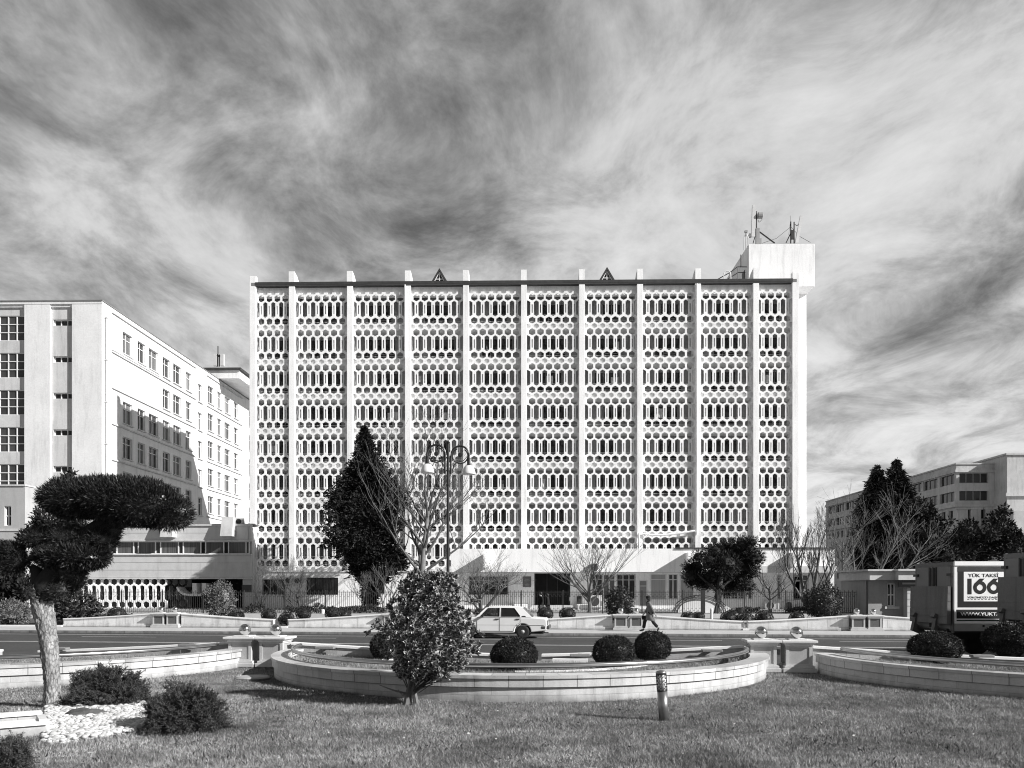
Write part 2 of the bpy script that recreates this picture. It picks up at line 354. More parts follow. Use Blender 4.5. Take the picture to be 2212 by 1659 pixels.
b = MB(); b.box(-140, 160, YF-1.2, YF-.9, 0, .47); tag(b.build('terrace_kerb', mat('terrace_stone', .55, .8, .12, 1.5, fine=.06)), 'low white kerb under the railing fence', 'kerb', None, 'structure')
b = MB(); b.add([(-140, YF-.9, .42), (160, YF-.9, .42), (160, 120, .42), (-140, 120, .42)], [(0,1,2,3)])
tag(b.build('forecourt', mat('forecourt_paving', .30, .9, .2, .4, fine=.1)), 'paved forecourt in front of the buildings', 'forecourt', None, 'structure')
# lawn in the foreground, gently undulating
def lawn_z(x, y): return .2 + .035*math.sin(x*.5+1.1)*math.sin(y*.35) + .10*max(0, (12-y)/12)
b = MB(); nx, ny = 90, 50; x0, x1 = -34, 34; vs = []
for j in range(ny+1):
    for i in range(nx+1):
        x = x0+(x1-x0)*i/nx; ymax = (O_ + NN*(WN+.85)).y + E.y/E.x*(x-(O_+NN*(WN+.85)).x); y = -4+(ymax+4)*j/ny
        vs.append((x, y, lawn_z(x, y) if j < ny else .1))
b.add(vs, [(j*(nx+1)+i, j*(nx+1)+i+1, (j+1)*(nx+1)+i+1, (j+1)*(nx+1)+i) for j in range(ny) for i in range(nx)])
tag(b.build('lawn', SOIL, smooth=True), 'mown lawn in the foreground', 'lawn', None, 'structure')
# ------------------------------------------------------------------ the office block with the honeycomb screen
YFACE = 74.0
xa = lambda u, Y=YFACE: P(u, HOR, Y).x
za = lambda v, Y=YFACE, u=U0: P(u, v, Y).z
H1, NST = za(640), 8; ST = (za(640)-za(1167))/7
def hexa(cx, cz, hw, hh, sh): return [(cx, cz+hh), (cx-hw, cz+hh-sh), (cx-hw, cz-hh+sh), (cx, cz-hh), (cx+hw, cz-hh+sh), (cx+hw, cz+hh-sh)]
def screen_shape(W, n, p, lo=-2.59, hi=.52, row3=True):
    m = (W-n*p)/2; k = .288*p; hb = .384*p; out = []
    xs = [m+i*p for i in range(n+1)]
    for i, x in enumerate(xs):                                     # bottom edge with half-hexagon notches
        if i == 0: out += [(0, lo+.22), (x, lo+.22), (x+k, lo+.11), (x+k, lo)]
        elif i == n: out += [(x-k, lo), (x-k, lo+.11), (x, lo+.22), (W, lo+.22)]
        else: out += [(x-k, lo), (x-k, lo+.11), (x, lo+.22), (x+k, lo+.11), (x+k, lo)]
    out += [(W, -1.72), (xs[-1], -1.717), (xs[-1]-k, -1.587), (xs[-1]-k, -.419), (xs[-1], -.289), (W, -.286)]
    for i, x in reversed(list(enumerate(xs))):
        if i == n: out += [(W, hi-.22), (x, hi-.22), (x-k, hi-.11), (x-k, hi)]
        elif i == 0: out += [(x+k, hi), (x+k, hi-.11), (x, hi-.22), (0, hi-.22)]
        else: out += [(x+k, hi), (x+k, hi-.11), (x, hi-.22), (x-k, hi-.11), (x-k, hi)]
    out += [(0, -.286), (xs[0], -.289), (xs[0]+k, -.419), (xs[0]+k, -1.587), (xs[0], -1.717), (0, -1.72)]
    holes = []
    for i in range(n):
        c = m+(i+.5)*p
        holes.append(hexa(c, 0, hb, .318, .155))
        if row3: holes.append(hexa(c, -2.06, hb, .318, .155))
        s = .062*p; holes.append([(c-s, -.64), (c-s, -1.42), (c+s, -1.42), (c+s, -.64)])
        if i: x = xs[i]; holes.append([(x, -.289), (x-k, -.419), (x-k, -1.587), (x, -1.717), (x+k, -1.587), (x+k, -.419)])
    return out, holes
BLK = empty('office_block', 'long white eight storey block behind a honeycomb concrete screen', 'building', (xa(1123), YFACE, .42))
BX = BLK.location.copy()
def bl(b, name, m, smooth=False, bevel=0, parent=None):            # build in world space then parent
    o = b.build(name, m, None, smooth, bevel); o.parent = parent or BLK; o.matrix_parent_inverse = Matrix() if parent else Matrix.Translation(-BX); return o
pu = [630.2+125.4*k for k in range(9)]
edges = [(538.6, 553)] + [(u-6.4, u+6.4) for u in pu] + [(1711.6, 1726)]
ed = [(xa(a), xa(b)) for a, b in edges]
XL, XR = ed[0][0], ed[-1][1]; ZROOF = za(605.5); YB = YFACE+1.95; YBACK = 91.0
ZG = .42
# body
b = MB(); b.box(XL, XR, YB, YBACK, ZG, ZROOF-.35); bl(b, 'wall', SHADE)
b = MB(); b.box(XL, XL+.5, YFACE+.5, YB-.003, 3.7, ZROOF-.35); bl(b, 'end_wall', WHITE); b = MB(); b.box(XR-.5, XR, YFACE+.5, YB-.003, 3.7, ZROOF-.35); bl(b, 'end_wall', WHITE)
b = MB(); b.box(XL-.03, XR+.03, YB+.4, YBACK+.03, 4.0, ZROOF-.4); bl(b, 'side_wall', WHITE)
b = MB(); b.box(XL+.2, XR-.2, YFACE-.02, YBACK-.5, ZROOF-.32, ZROOF-.06); bl(b, 'roof', ROOFM)
b = MB(); b.box(XL+.55, XR-.55, YFACE-.05, YFACE-.022, ZROOF-.27, ZROOF-.02); b.box(XL+.55, XR-.55, YFACE-.02, YFACE+1.5, ZROOF-.38, ZROOF-.325); bl(b, 'gutter', GUTTER)
b = MB(); b.box(XL+.5, XR-.5, YFACE+.42, YFACE+.9, ZROOF-1.2, ZROOF-.39); bl(b, 'frieze_beam', WHITE)
for i, (x0, x1) in enumerate(ed):
    b = MB(); end = i in (0, 10)
    zb = 3.68 if x0 < xa(960) else 5.0
    b.box(x0, x1, YFACE, YFACE+(1.9 if not end else .48), zb, ZROOF-.395 if not end else ZROOF+.55)
    bl(b, 'pilaster', WHITE, bevel=.02)
    zt = za(583) if not end else za(600)
    b = MB(); y0 = YFACE-.045 if not end else YFACE-.015
    if not end:
        b.prism([(x0+.01, y0, ZROOF-.055), (x0+.01, y0+2.6, ZROOF-.055), (x0+.01, y0+.9, zt-.15), (x0+.01, y0, zt)], (x1-x0-.02, 0, 0)); bl(b, 'roof_fin', WHITE)
# screen panels
bays = [(ed[i][1], ed[i+1][0]) for i in range(10)]
YS = YFACE+.27
pm = {}
for i, (x0, x1) in enumerate(bays):
    n = 4 if i in (0, 9) else 6; W = x1-x0-.02
    key = (n, i in (0, 9) and i)
    if key not in pm:
        p = (W-.06)/n if n == 4 else min(.752, (W-.06)/n)
        me = plate(*screen_shape(W, n, p, lo=-ST+.52+.012), .13, 'screen_panel'); me.materials.append(SCREEN); pm[key] = me
    for k in range(NST):
        o = link('screen_panel', pm[key], None, BLK); o.location = Vector((x0+.01, YS, H1-ST*k))-BX
# balconies
for k in range(NST+1):
    zt = H1-ST*k+.82
    if k == 0: continue
    b = MB(); b.box(XL+.5, XR-.5, YFACE+.38, YB-.004, zt-.56, zt); bl(b, 'balcony_slab', SCREEN)
for k in range(NST):
    z0 = H1-ST*k; b = MB()
    for dz in (-1.42, -1.53, -2.0, -2.13, -2.26): b.box(XL+.5, XR-.5, YFACE+.78, YFACE+.81, z0+dz-.016, z0+dz+.016)
    bl(b, 'railing', FRAME)
# balcony doors and windows, one per bay and storey
dm_f, dm_p = {}, {}
rr = random.Random(5)
for i, (x0, x1) in enumerate(bays):
    for k in range(NST):
        zf = H1-ST*(k+1)+.825; full = i not in (0, 9); cx = (x0+x1)/2 + (0 if full else .2); ww = rr.choice([2.3, 2.3, 1.7, 2.9]) if full else 1.5
        key = (full, ww)
        if key not in dm_f:
            b = MB(); h = 2.2
            for q in (-ww/2, -ww/2+.8, ww/2-.06): b.box(q, q+.06, -.05, .0, 0, h)
            b.box(-ww/2+.06, ww/2-.06, -.05, 0, h-.06, h); b.box(-ww/2+.86, ww/2-.06, -.05, 0, .75, .82)
            dm_f[key] = b.mesh('window', mat('dull_frame', .3, .6, .1, 3)); b = MB(); b.box(-ww/2+.06, -ww/2+.8, -.028, -.004, 0, h-.06); b.box(-ww/2+.86, ww/2-.06, -.028, -.004, 0, h-.06); dm_p[key] = b.mesh('pane', GLASS)
        f = link('window', dm_f[key], None, BLK); f.location = Vector((cx+rr.uniform(-.35, .35), YB-.004, zf))-BX; link('pane', dm_p[key], None, f)
CLOTH_ = mat('hung_cloth', .6, .9, .3, 4)
for q in range(26):
    i = rr.randrange(10); k = rr.randrange(NST); x0, x1 = bays[i]; b = MB(); x = rr.uniform(x0+.3, x1-.9); z0 = H1-ST*k
    w_, h_ = rr.uniform(.25, .7), rr.uniform(.4, .9); top = z0-rr.uniform(.5, .8)
    for j in range(5): b.add([(x+w_*j/5, YFACE+1.1+.04*math.sin(j*2), top), (x+w_*(j+1)/5, YFACE+1.1+.04*math.sin(j*2+2), top), (x+w_*(j+1)/5, YFACE+1.1+.05*math.sin(j*2+2.4), top-h_), (x+w_*j/5, YFACE+1.1+.05*math.sin(j*2+.4), top-h_)], [(0,1,2,3)])
    bl(b, 'hung_cloth', CLOTH_ if q % 3 else GUTTER)
# air conditioners standing on a few balconies are left to the dark; ground storey wall of the left half
xj = xa(974, 70)
b = MB(); gw0, gw1 = XL, xj+.4
def gu(u, Y): return xa(u, Y)
YG = YFACE+.12
zoom5 = lambda x, y: ((960+x*.36166)*.54, (1960+y*.36166)*.54)
zoom6 = lambda x, y: ((1700+x*.36166)*.54, (2080+y*.36166)*.54)
zoom7 = lambda x, y: ((2400+x*.36166)*.54, (2080+y*.36166)*.54)
zoom2 = lambda x, y: (x*.48226*.54, (1850+y*.48226)*.54)
zoom8 = lambda x, y: ((3100+x*.45211)*.54, (1750+y*.45211)*.54)
zoom9 = lambda x, y: ((3496+x*.42194)*.54, (2160+y*.42194)*.54)
zoom1 = lambda x, y: (x*.48226*.54, (1100+y*.48226)*.54)
zoom10 = lambda x, y: ((2600+x*.36166)*.54, (780+y*.36166)*.54)
wins = []
for a in ((245, 985, 505, 1165), (735, 970, 1085, 1160), (1375, 980, 1600, 1155)):
    p, q = P(*zoom5(a[0], a[3]), YG), P(*zoom5(a[2], a[1]), YG); wins.append((p.x, q.x, p.z, q.z))
b.wall((XL, YG, ZG), (1,0,0), (0,0,1), (0,-1,0), gw1-XL, 3.66-ZG, [(a-XL, c-XL, d-ZG, e_-ZG) for a, c, d, e_ in wins], .25)
bl(b, 'ground_storey_wall', WHITE)
b = MB(); b.box(XL-.02, gw1, YG-.1, YB-.01, 3.665, 3.80); bl(b, 'string_course', WHITE)
for j, (a, c, d, e_) in enumerate(wins):
    f = MB(); g = MB(); n = (3, 4, 3)[j]
    for k in range(n+1): x = a+(c-a-.07)*k/n; f.box(x, x+.07, YG+.10, YG+.17, d, e_)
    f.box(a+.07, c-.07, YG+.11, YG+.165, d, d+.07); f.box(a+.07, c-.07, YG+.11, YG+.165, e_-.07, e_)
    fo = bl(f, 'window', DARKM if j == 1 else FRAME); g.box(a, c, YG+.18, YG+.21, d, e_); bl(g, 'pane', GLASS, parent=fo)
    bars = MB()
    for k in range(int((c-a)/.14)): bars.box(a+.07+k*.14, a+.085+k*.14, YG-.05, YG-.035, d, e_)
    for q in (.1, .5, .9): bars.box(a, c, YG-.034, YG-.02, d+(e_-d)*q, d+(e_-d)*q+.02)
    bl(bars, 'window_grille', DARKM, parent=fo)
# roof dormers
def zdorm(u): return P(u, 596, YFACE+1.8)
for u in (949.5, 1311):
    c = P(u, 609, YFACE+1.2); wz = 1.65; hz_ = 1.55; dn = MB()
    dn.prism([(c.x-wz/2*1.15, c.y-.15, ZROOF-.05), (c.x, c.y-.15, ZROOF+hz_), (c.x+wz/2*1.15, c.y-.15, ZROOF-.05), (c.x+wz/2*.9, c.y-.15, ZROOF-.05), (c.x, c.y-.15, ZROOF+hz_-.25), (c.x-wz/2*.9, c.y-.15, ZROOF-.05)], (0, 4, 0))
    d_ = bl(dn, 'dormer', GUTTER)
    f = MB(); f.prism([(c.x-wz*.4, c.y, ZROOF-.05), (c.x, c.y, ZROOF+hz_-.3), (c.x+wz*.4, c.y, ZROOF-.05)], (0, .05, 0)); bl(f, 'pane', GLASS, parent=d_)
    f = MB(); f.box(c.x-.04, c.x+.04, c.y-.05, c.y-.003, ZROOF, ZROOF+hz_-.35); f.box(c.x-wz*.36, c.x+wz*.36, c.y-.05, c.y-.003, ZROOF+.1, ZROOF+.18)
    f.box(c.x-wz*.25, c.x+wz*.25, c.y-.052, c.y-.005, ZROOF+.55, ZROOF+.62)
    f.tube([(c.x-wz*.4, c.y-.03, ZROOF), (c.x, c.y-.03, ZROOF+hz_-.33), (c.x+wz*.4, c.y-.03, ZROOF)], .05, 4); bl(f, 'window_frame', FRAME, parent=d_)
# stair tower with the oversailing machine room
TY = 76.3; tx0, tx1 = P(1617, 500, TY).x, P(1760, 500, TY).x; tz1 = P(1690, 527, TY).z; tz0 = P(1690, 619.5, TY).z
b = MB(); b.box(tx0, tx1, TY, TY+14, tz0, tz1); tw = bl(b, 'machine_room', WHITE, bevel=.03)
b = MB(); b.box(XR-.5, P(1742, 800, TY+2).x, TY+2.0, TY+12, ZG, tz0-.004); bl(b, 'stair_tower', WHITE)
b = MB(); q = P(*zoom10(1040, 870), TY+2); b.box(tx0-.06, tx0-.003, TY+1.2, TY+2.1, ZROOF+.02, ZROOF+2.1); bl(b, 'door', DARKM)
b = MB()                                                            # roof ladder rail by the machine room
for a_, c_ in (((735,940),(880,860)), ((880,860),(970,795)), ((970,795),(1070,795)), ((850,938),(975,858)), ((975,858),(1055,856)), ((970,795),(970,935)), ((880,860),(880,940)), ((1005,660),(1005,790))):
    p, q = P(*zoom10(*a_), TY+.3), P(*zoom10(*c_), TY+.3); b.tube([p, q], .05, 4)
bl(b, 'roof_railing', DARKM)
b = MB(); c = [(820+35+38*math.cos(t), 880-40*math.sin(t)) for t in np.linspace(0, math.pi, 9)]
b.tube([P(*zoom10(815, 938), TY)]+[P(*zoom10(*q), TY) for q in c[::-1]]+[P(*zoom10(895, 938), TY)], .05, 5); bl(b, 'roof_hoop', FRAME)
# rain pipes
b = MB(); x = P(874.5, 700, YFACE-.1).x; b.tube([(x, YFACE-.08, za(614)), (x, YFACE-.08, za(770))], .07, 6)
x = P(1506, 700, YFACE-.1).x; b.tube([(x, YFACE-.08, za(616)), (x, YFACE-.08, za(1155))], .06, 6)
pa = [zoom7(430, 315), zoom7(430, 150), zoom7(560, 165), zoom7(720, 165), zoom7(900, 145), zoom7(1050, 120)]
b.tube([P(*q, YFACE-.15) for q in pa], .09, 6); bl(b, 'rain_pipe', WHITE)
# ------------------------------------------------------------------ antennas (things standing on the roof)
def antenna(name, label, cat, base, build): t = empty(name, label, cat, base); build(t, base); return t
def bt(b, name, m, t, **k): o = b.build(name, m, None, **k); o.parent = t; o.matrix_parent_inverse = Matrix.Translation(-t.location) @ Matrix.Identity(4); return o
YA = TY+2.5
def zz10(x, y): return P(*zoom10(x, y), YA)
t = empty('antenna_mast', 'tall upright panel antenna with a drum, left end of the machine room', 'antenna', zz10(1180, 535))
b = MB(); b.tube([zz10(1178, 540), zz10(1178, 180)], .06, 6); bt(b, 'pole', DARKM, t)
b = MB(); p = zz10(1147, 290); b.cbox(p, .36, .22, (zz10(1147, 112)-zz10(1147, 460)).length, ry=.03); bt(b, 'panel', mat('antenna_panel', .62, .5, .06, 2), t)
b = MB(); p = zz10(1218, 228); b.lathe([(.05,-.2),(.3,-.2),(.3,.2),(.1,.3)], p, 14, 'X'); b.tube([zz10(1195, 228), p], .03, 4); bt(b, 'drum', mat('antenna_grey', .3, .5, .1, 3), t)
b = MB(); b.tube([zz10(1195, 395), zz10(1380, 532)], .07, 5); b.tube([zz10(1178, 410), zz10(1140, 535)], .04, 5); b.tube([zz10(1235, 240), zz10(1240, 270), zz10(1215, 298), zz10(1200, 300), zz10(1196, 280), zz10(1206, 276)], .025, 4); bt(b, 'strut', DARKM, t)
b = MB(); b.cbox(zz10(1190, 430), .32, .3, 1.0); b.cbox(zz10(1200, 515), .5, .3, .5); bt(b, 'equipment_box', mat('antenna_grey', .3), t)
t = empty('antenna_mast', 'leaning panel antenna on a braced pole at the right end of the machine room', 'antenna', zz10(1595, 530))
b = MB(); b.tube([zz10(1595, 535), zz10(1595, 298)], .06, 6); b.tube([zz10(1558, 535), zz10(1558, 295)], .06, 6); b.tube([zz10(1555, 300), zz10(1553, 228)], .02, 4); bt(b, 'pole', DARKM, t)
b = MB(); a_, c_ = zz10(1622, 530), zz10(1677, 232); d = (c_-a_); b.cbox((a_+c_)/2, .28, .2, d.length, ry=math.atan2(d.x, d.z)); bt(b, 'panel', mat('antenna_panel', .62), t)
b = MB(); b.tube([zz10(1602, 325), zz10(1625, 340), zz10(1650, 320)], .04, 4); b.tube([zz10(1558, 420), zz10(1505, 530)], .06, 4); b.tube([zz10(1560, 350), zz10(1400, 480), zz10(1240, 535)], .02, 3); b.tube([zz10(1565, 355), zz10(1650, 455), zz10(1775, 525)], .02, 3); b.tube([zz10(1550, 320), zz10(1535, 440)], .02, 3); bt(b, 'stay_wire', DARKM, t)
b = MB(); b.cbox(zz10(1575, 440), .3, .3, .8); bt(b, 'equipment_box', DARKM, t)
t = empty('antenna_mast', 'small lattice stand with a round dish beside the machine room', 'antenna', zz10(1055, 610))
b = MB()
for x in (1040, 1060, 1078): b.tube([zz10(x, 610), zz10(x+3, 450)], .035, 4)
b.tube([zz10(1040, 470), zz10(1050, 445), zz10(1075, 445)], .035, 4); b.tube([zz10(1062, 460), zz10(1062, 405)], .05, 5); b.cbox(zz10(1062, 405), .25, .2, .2); bt(b, 'stand', mat('antenna_grey', .3), t)
b = MB(); p = zz10(1100, 452); b.lathe([(.02, .1), (.18, .06), (.25, 0), (.25, -.03), (.02, .05)], p, 16, 'Y'); b.tube([p, zz10(1070, 480)], .03, 4); bt(b, 'dish', mat('antenna_panel', .62), t)
# ------------------------------------------------------------------ left annex: banded two storey wing
YX = 72.6
axr = P(zoom2(2080, 500)[0], HOR, YX).x; axl = P(20, HOR, YX).x
zt = P(545, zoom2(0, 512)[1], YX).z; zp0 = P(500, zoom2(0, 645)[1], YX).z; zw0 = P(500, zoom2(0, 768)[1], YX).z; zb0 = P(500, zoom2(0, 955)[1], YX).z
AN = empty('banded_annex', 'low stone clad wing with a ribbon of windows left of the honeycomb block', 'building', (axl, YX, ZG))
CLAD = stone('clad_bands', .60, 40, .62, joint=.45, mort=.02)
def an(b, name, m, parent=None, **k): return_o = b.build(name, m, None, **k); return_o.parent = parent or AN; return_o.matrix_parent_inverse = Matrix() if parent else Matrix.Translation(-AN.location); return return_o
def band(z0, z1, y0, name):
    b = MB(); n = max(2, round((z1-z0)/.58)); h = (z1-z0)/n
    for i in range(n): b.box(axl, axr, y0, y0+.3, z0+i*h+.018, z0+(i+1)*h-.018)
    b.box(axl, axr-.01, y0+.03, y0+.29, z0+.001, z1-.001); return an(b, name, PALE, bevel=0)
band(zp0, zt-.15, YX, 'parapet'); band(zb0, zw0, YX, 'spandrel')
b = MB(); b.box(axl, axr+.05, YX-.12, YX+.4, zt-.15, zt); b.box(axl, axr+.05, YX-.1, YX+.4, zp0-.09, zp0-.001); b.box(axl, axr+.05, YX-.12, YX+.4, zw0+.001, zw0+.09); b.box(axl, axr+.05, YX-.08, YX+.4, zb0-.12, zb0-.001)
b.box(axr-.001, axr+.06, YX-.07, YX-.0, zb0, zw0); b.box(axr-.3, axr-.22, YX-.06, YX-.003, zp0+.1, zt-.3); an(b, 'trim', GREYW)
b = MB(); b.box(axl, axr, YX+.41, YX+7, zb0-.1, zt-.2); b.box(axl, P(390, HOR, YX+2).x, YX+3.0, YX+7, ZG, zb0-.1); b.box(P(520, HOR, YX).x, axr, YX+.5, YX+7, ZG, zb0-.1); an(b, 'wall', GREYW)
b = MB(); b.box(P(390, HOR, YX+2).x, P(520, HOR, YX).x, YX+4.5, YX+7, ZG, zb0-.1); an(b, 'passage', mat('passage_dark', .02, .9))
b = MB(); b.box(axl, axr+.25, YX-.05, YX+7, zt-.0, zt+.05); an(b, 'roof', ROOFM)
CURT = mat('curtained_glass', .10, .15, .75, 5, stretch=(4, 4, .05), spec=.5)
ux = [zoom2(x, 0)[0] for x in (930, 968, 1108, 1148, 1290, 1332, 1480, 1520, 1665, 1705, 1855, 1895, 2040, 2075)]
xs = [P(u, HOR, YX+.3).x for u in ux]; dx = xs[4]-xs[2]
while xs[0]-dx > axl: xs = [xs[0]-dx, xs[1]-dx] + xs
for i in range(len(xs)-1):
    x0_, x1_ = xs[i], xs[i+1]; f = MB(); z0, z1 = zw0+.095, zp0-.095
    f.box(x0_, x0_+.09, YX+.18, YX+.26, z0, z1)
    if i == len(xs)-2: f.box(x1_-.09, x1_, YX+.18, YX+.26, z0, z1)
    f.box(x0_+.09, x1_-.0, YX+.19, YX+.25, z0, z0+.08); f.box(x0_+.09, x1_, YX+.19, YX+.25, z1-.06, z1)
    fo = an(f, 'window', FRAME); g = MB(); g.box(x0_+.09, x1_, YX+.27, YX+.29, z0, z1); an(g, 'pane', CURT if x1_-x0_ > 1.2 else GLASS, parent=fo)
for x, y in ((1395, 540), (1890, 533)):
    p = P(*zoom2(x, y), YX-.5); f = MB(); f.prism([(p.x-.52, YX-1.0, p.z-.85), (p.x-.52, YX-.005, p.z-.85), (p.x-.52, YX-.005, p.z+.85), (p.x-.52, YX-.55, p.z+.85)], (1.04, 0, 0)); an(f, 'rain_spout_box', PALE)
# honeycomb screen of the annex ground storey
p0, p1 = P(zoom2(575, 0)[0], HOR, YX+.2).x, P(zoom2(1385, 0)[0], HOR, YX+.2).x
zc = P(300, zoom2(0, 990)[1], YX).z; nn = 12; W = p1-p0; pp = (W-.1)/nn
out, holes = screen_shape(W, nn, pp, lo=-2.59, hi=.42, row3=True); sc_ = (zc-P(300, zoom2(0, 1180)[1], YX).z)/2.06
me = plate(out, holes, .22, 'screen_panel'); me.transform(Matrix.Diagonal((1, 1, sc_, 1))); me.materials.append(SCREEN)
o = link('screen_panel', me, None, AN); o.location = Vector((p0, YX+.25, zc))-AN.location
b = MB(); b.box(axl, P(390, HOR, YX).x, YX+2.4, YX+2.5, ZG, zb0-.1); an(b, 'screened_window', GLASS)
# two plaques
PLQ = mat('plaque', .05, .4, .2, 20, spec=.5)
for x, y in ((1387, 1038), (2045, 1045)):
    p = P(*zoom2(x, y), YX+.4); b = MB(); b.box(p.x-.42, p.x+.42, YX+.42 if x > 2000 else YX+2.9, YX+.497 if x > 2000 else YX+2.98, p.z-.32, p.z+.32); tag(b.build('plaque', PLQ), 'dark plaque on the wall %s' % ('right of the passage, above the fence' if x > 2000 else 'left of the passage, beside the honeycomb screen'), 'plaque')
# sculptural white channel in the passage
t = empty('concrete_channel', 'white curved concrete channel with two upright fins in the dark passage', 'sculpture', P(*zoom2(1600, 1090), YX+.6))
b = MB(); cc_ = [zoom2(x, y) for x, y in ((1472, 1032), (1490, 1062), (1525, 1085), (1580, 1093), (1650, 1093), (1690, 1075), (1720, 1040), (1770, 1030))]
c2_ = [zoom2(x, y) for x, y in ((1770, 1046), (1735, 1060), (1705, 1090), (1655, 1108), (1580, 1108), (1515, 1098), (1475, 1070), (1462, 1035))]
b.prism([P(*q, YX+.8) for q in cc_+c2_], (0, 2.2, 0)); bt(b, 'channel', SCREEN, t)
b = MB()
for x in (1612, 1690): b.prism([P(*zoom2(*q), YX+1.0) for q in ((x-18, 1000), (x+18, 1002), (x+20, 1095), (x-16, 1095))], (0, 1.0, 0)); 
bt(b, 'fin', SCREEN, t)
# ------------------------------------------------------------------ entrance pavilion in front of the block
YC = 70.0
EP = empty('entrance_pavilion', 'single storey entrance pavilion with a deep blank white fascia', 'building', (xj, YC, ZG))
def ep(b, name, m, parent=None, **k): o = b.build(name, m, None, **k); o.parent = parent or EP; o.matrix_parent_inverse = Matrix() if parent else Matrix.Translation(-EP.location); return o
xe = P(1803, HOR, YC).x; zc1 = P(1000, 1185.5, YC).z; zc0 = P(1100, 1236, YC).z; xm = P(1640, HOR, YC).x
b = MB(); b.box(xj, xe, YC, YC+.35, zc0, zc1); b.box(xj, xe, YC+.351, YFACE-.02, zc0+.02, zc0+.3); ep(b, 'fascia', WHITE, bevel=.015)
b = MB(); b.box(P(1460, HOR, YC).x, xe+.1, YC-.12, YFACE-.02, zc1+.002, zc1+.09); ep(b, 'roof_edge', GUTTER)
b = MB(); b.box(xm-.3, xe+.1, YC-.3, YC-.002, zc0-.05, zc0+.5); ep(b, 'lower_beam', GREYW)
for (x, y) in ((655, 430), (957, 400), (2112+0, 400)):
    u, v = zoom6(x, y) if x == 655 else zoom7(x, y); xx = P(u, v, YC-.3).x
    b = MB(); zz_ = P(u, (zoom6(0, 375) if x == 655 else zoom7(0, 365))[1], YC).z
    b.box(xx-.05, xx+.1, YC-1.1, YC-.003, zz_-1.15, zz_); b.box(xx+.101, xx+.20, YC-.9, YC-.003, zz_-1.2, zz_-.02)
    o = ep(b, 'fascia_fin', WHITE)
# recess behind the fascia
YR = YC+2.0
BLIND = mat('closed_blind', .42, .5, .25, 6, stretch=(6, 6, .05), spec=.4)
holes = []; spec = []
def hole6(a): p, q = P(*zoom6(a[0], a[3]), YR), P(*zoom6(a[2], a[1]), YR); return (p.x, q.x, p.z, q.z)
def hole7(a): p, q = P(*zoom7(a[0], a[3]), YR), P(*zoom7(a[2], a[1]), YR); return (p.x, q.x, p.z, q.z)
def hole8(a): p, q = P(*zoom8(a[0], a[3]), YR), P(*zoom8(a[2], a[1]), YR); return (p.x, q.x, p.z, q.z)
ents = [('window', hole6((485, 620, 925, 830)), 4, GLASS), ('entrance', hole6((1210, 585, 1608, 942)), 0, None), ('window', hole6((1850, 600, 1968, 850)), 1, GLASS), ('window', hole7((35, 600, 172, 880)), 2, GLASS2),
        ('window', hole7((185, 600, 395, 880)), 3, GLASS), ('door', hole7((432, 665, 528, 955)), 1, mat('dull_door', .30, .6, .1, 2)), ('window', hole7((560, 595, 738, 880)), 1, BLIND), ('window', hole7((757, 597, 865, 878)), 2, GLASS2),
        ('window', hole7((888, 597, 1040, 880)), 1, BLIND), ('window', hole7((1360, 610, 1620, 878)), 3, GLASS), ('window', hole7((1640, 610, 1690, 878)), 1, GLASS2), ('window', hole7((1960, 605, 2010, 880)), 1, GLASS), ('window', hole7((2140, 615, 2240, 880)), 1, GLASS2),
        ('window', hole8((160, 1215, 300, 1435)), 2, GLASS2), ('window', hole8((352, 1220, 480, 1420)), 2, GLASS2)]
ents = [(n_, (h[0], h[1], max(h[2], ZG+.02), min(h[3], zc0-.06)), k, m_) for n_, h, k, m_ in ents]
b = MB(); b.wall((xj, YR, ZG), (1,0,0), (0,0,1), (0,-1,0), xe-xj-.35, zc0-ZG, [(h[0]-xj, h[1]-xj, h[2]-ZG, h[3]-ZG) for n_, h, k, m_ in ents if h[1] < xe-.4], .3)
b.box(xe-.35, xe, YC+.1, YFACE-.03, ZG, zc0-.003); b.box(xj, xj+.3, YC+.9, YFACE-.05, ZG, zc0-.003); ep(b, 'wall', WHITE)
for n_, h, k, m_ in ents:
    if h[1] > xe-.4: continue
    x0_, x1_, z0, z1 = h
    if n_ == 'entrance':
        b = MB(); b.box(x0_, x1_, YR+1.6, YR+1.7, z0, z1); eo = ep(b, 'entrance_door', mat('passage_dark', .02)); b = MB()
        for q in (.02, .35, .65, .96): b.box(x0_+(x1_-x0_)*q, x0_+(x1_-x0_)*q+.08, YR+1.5, YR+1.597, z0, z1)
        ep(b, 'door_frame', DARKM, parent=eo); continue
    f = MB(); fw = .09
    for i in range(k+1): x = x0_+(x1_-x0_-fw)*i/max(k, 1); f.box(x, x+fw, YR+.12, YR+.2, z0, z1)
    f.box(x0_+fw, x1_-fw, YR+.13, YR+.19, z0, z0+.08); f.box(x0_+fw, x1_-fw, YR+.13, YR+.19, z1-.08, z1); f.box(x0_+fw, x1_-fw, YR+.13, YR+.19, z0+(z1-z0)*.76, z0+(z1-z0)*.76+.07)
    fo = ep(f, n_, FRAME); g = MB(); g.box(x0_, x1_, YR+.205, YR+.24, z0, z1); ep(g, 'pane' if n_ == 'window' else 'panel', m_, parent=fo)
    if k in (3, 4) or (k == 1 and m_ is GLASS):
        bars = MB()
        for i in range(int((x1_-x0_)/.13)): bars.box(x0_+.06+i*.13, x0_+.08+i*.13, YR-.06, YR-.04, z0, z1)
        for q in (.12, .5, .88): bars.box(x0_, x1_, YR-.039, YR-.025, z0+(z1-z0)*q, z0+(z1-z0)*q+.025)
        ep(bars, 'window_grille', FRAME if m_ is GLASS and x0_ > 8 else DARKM, parent=fo)
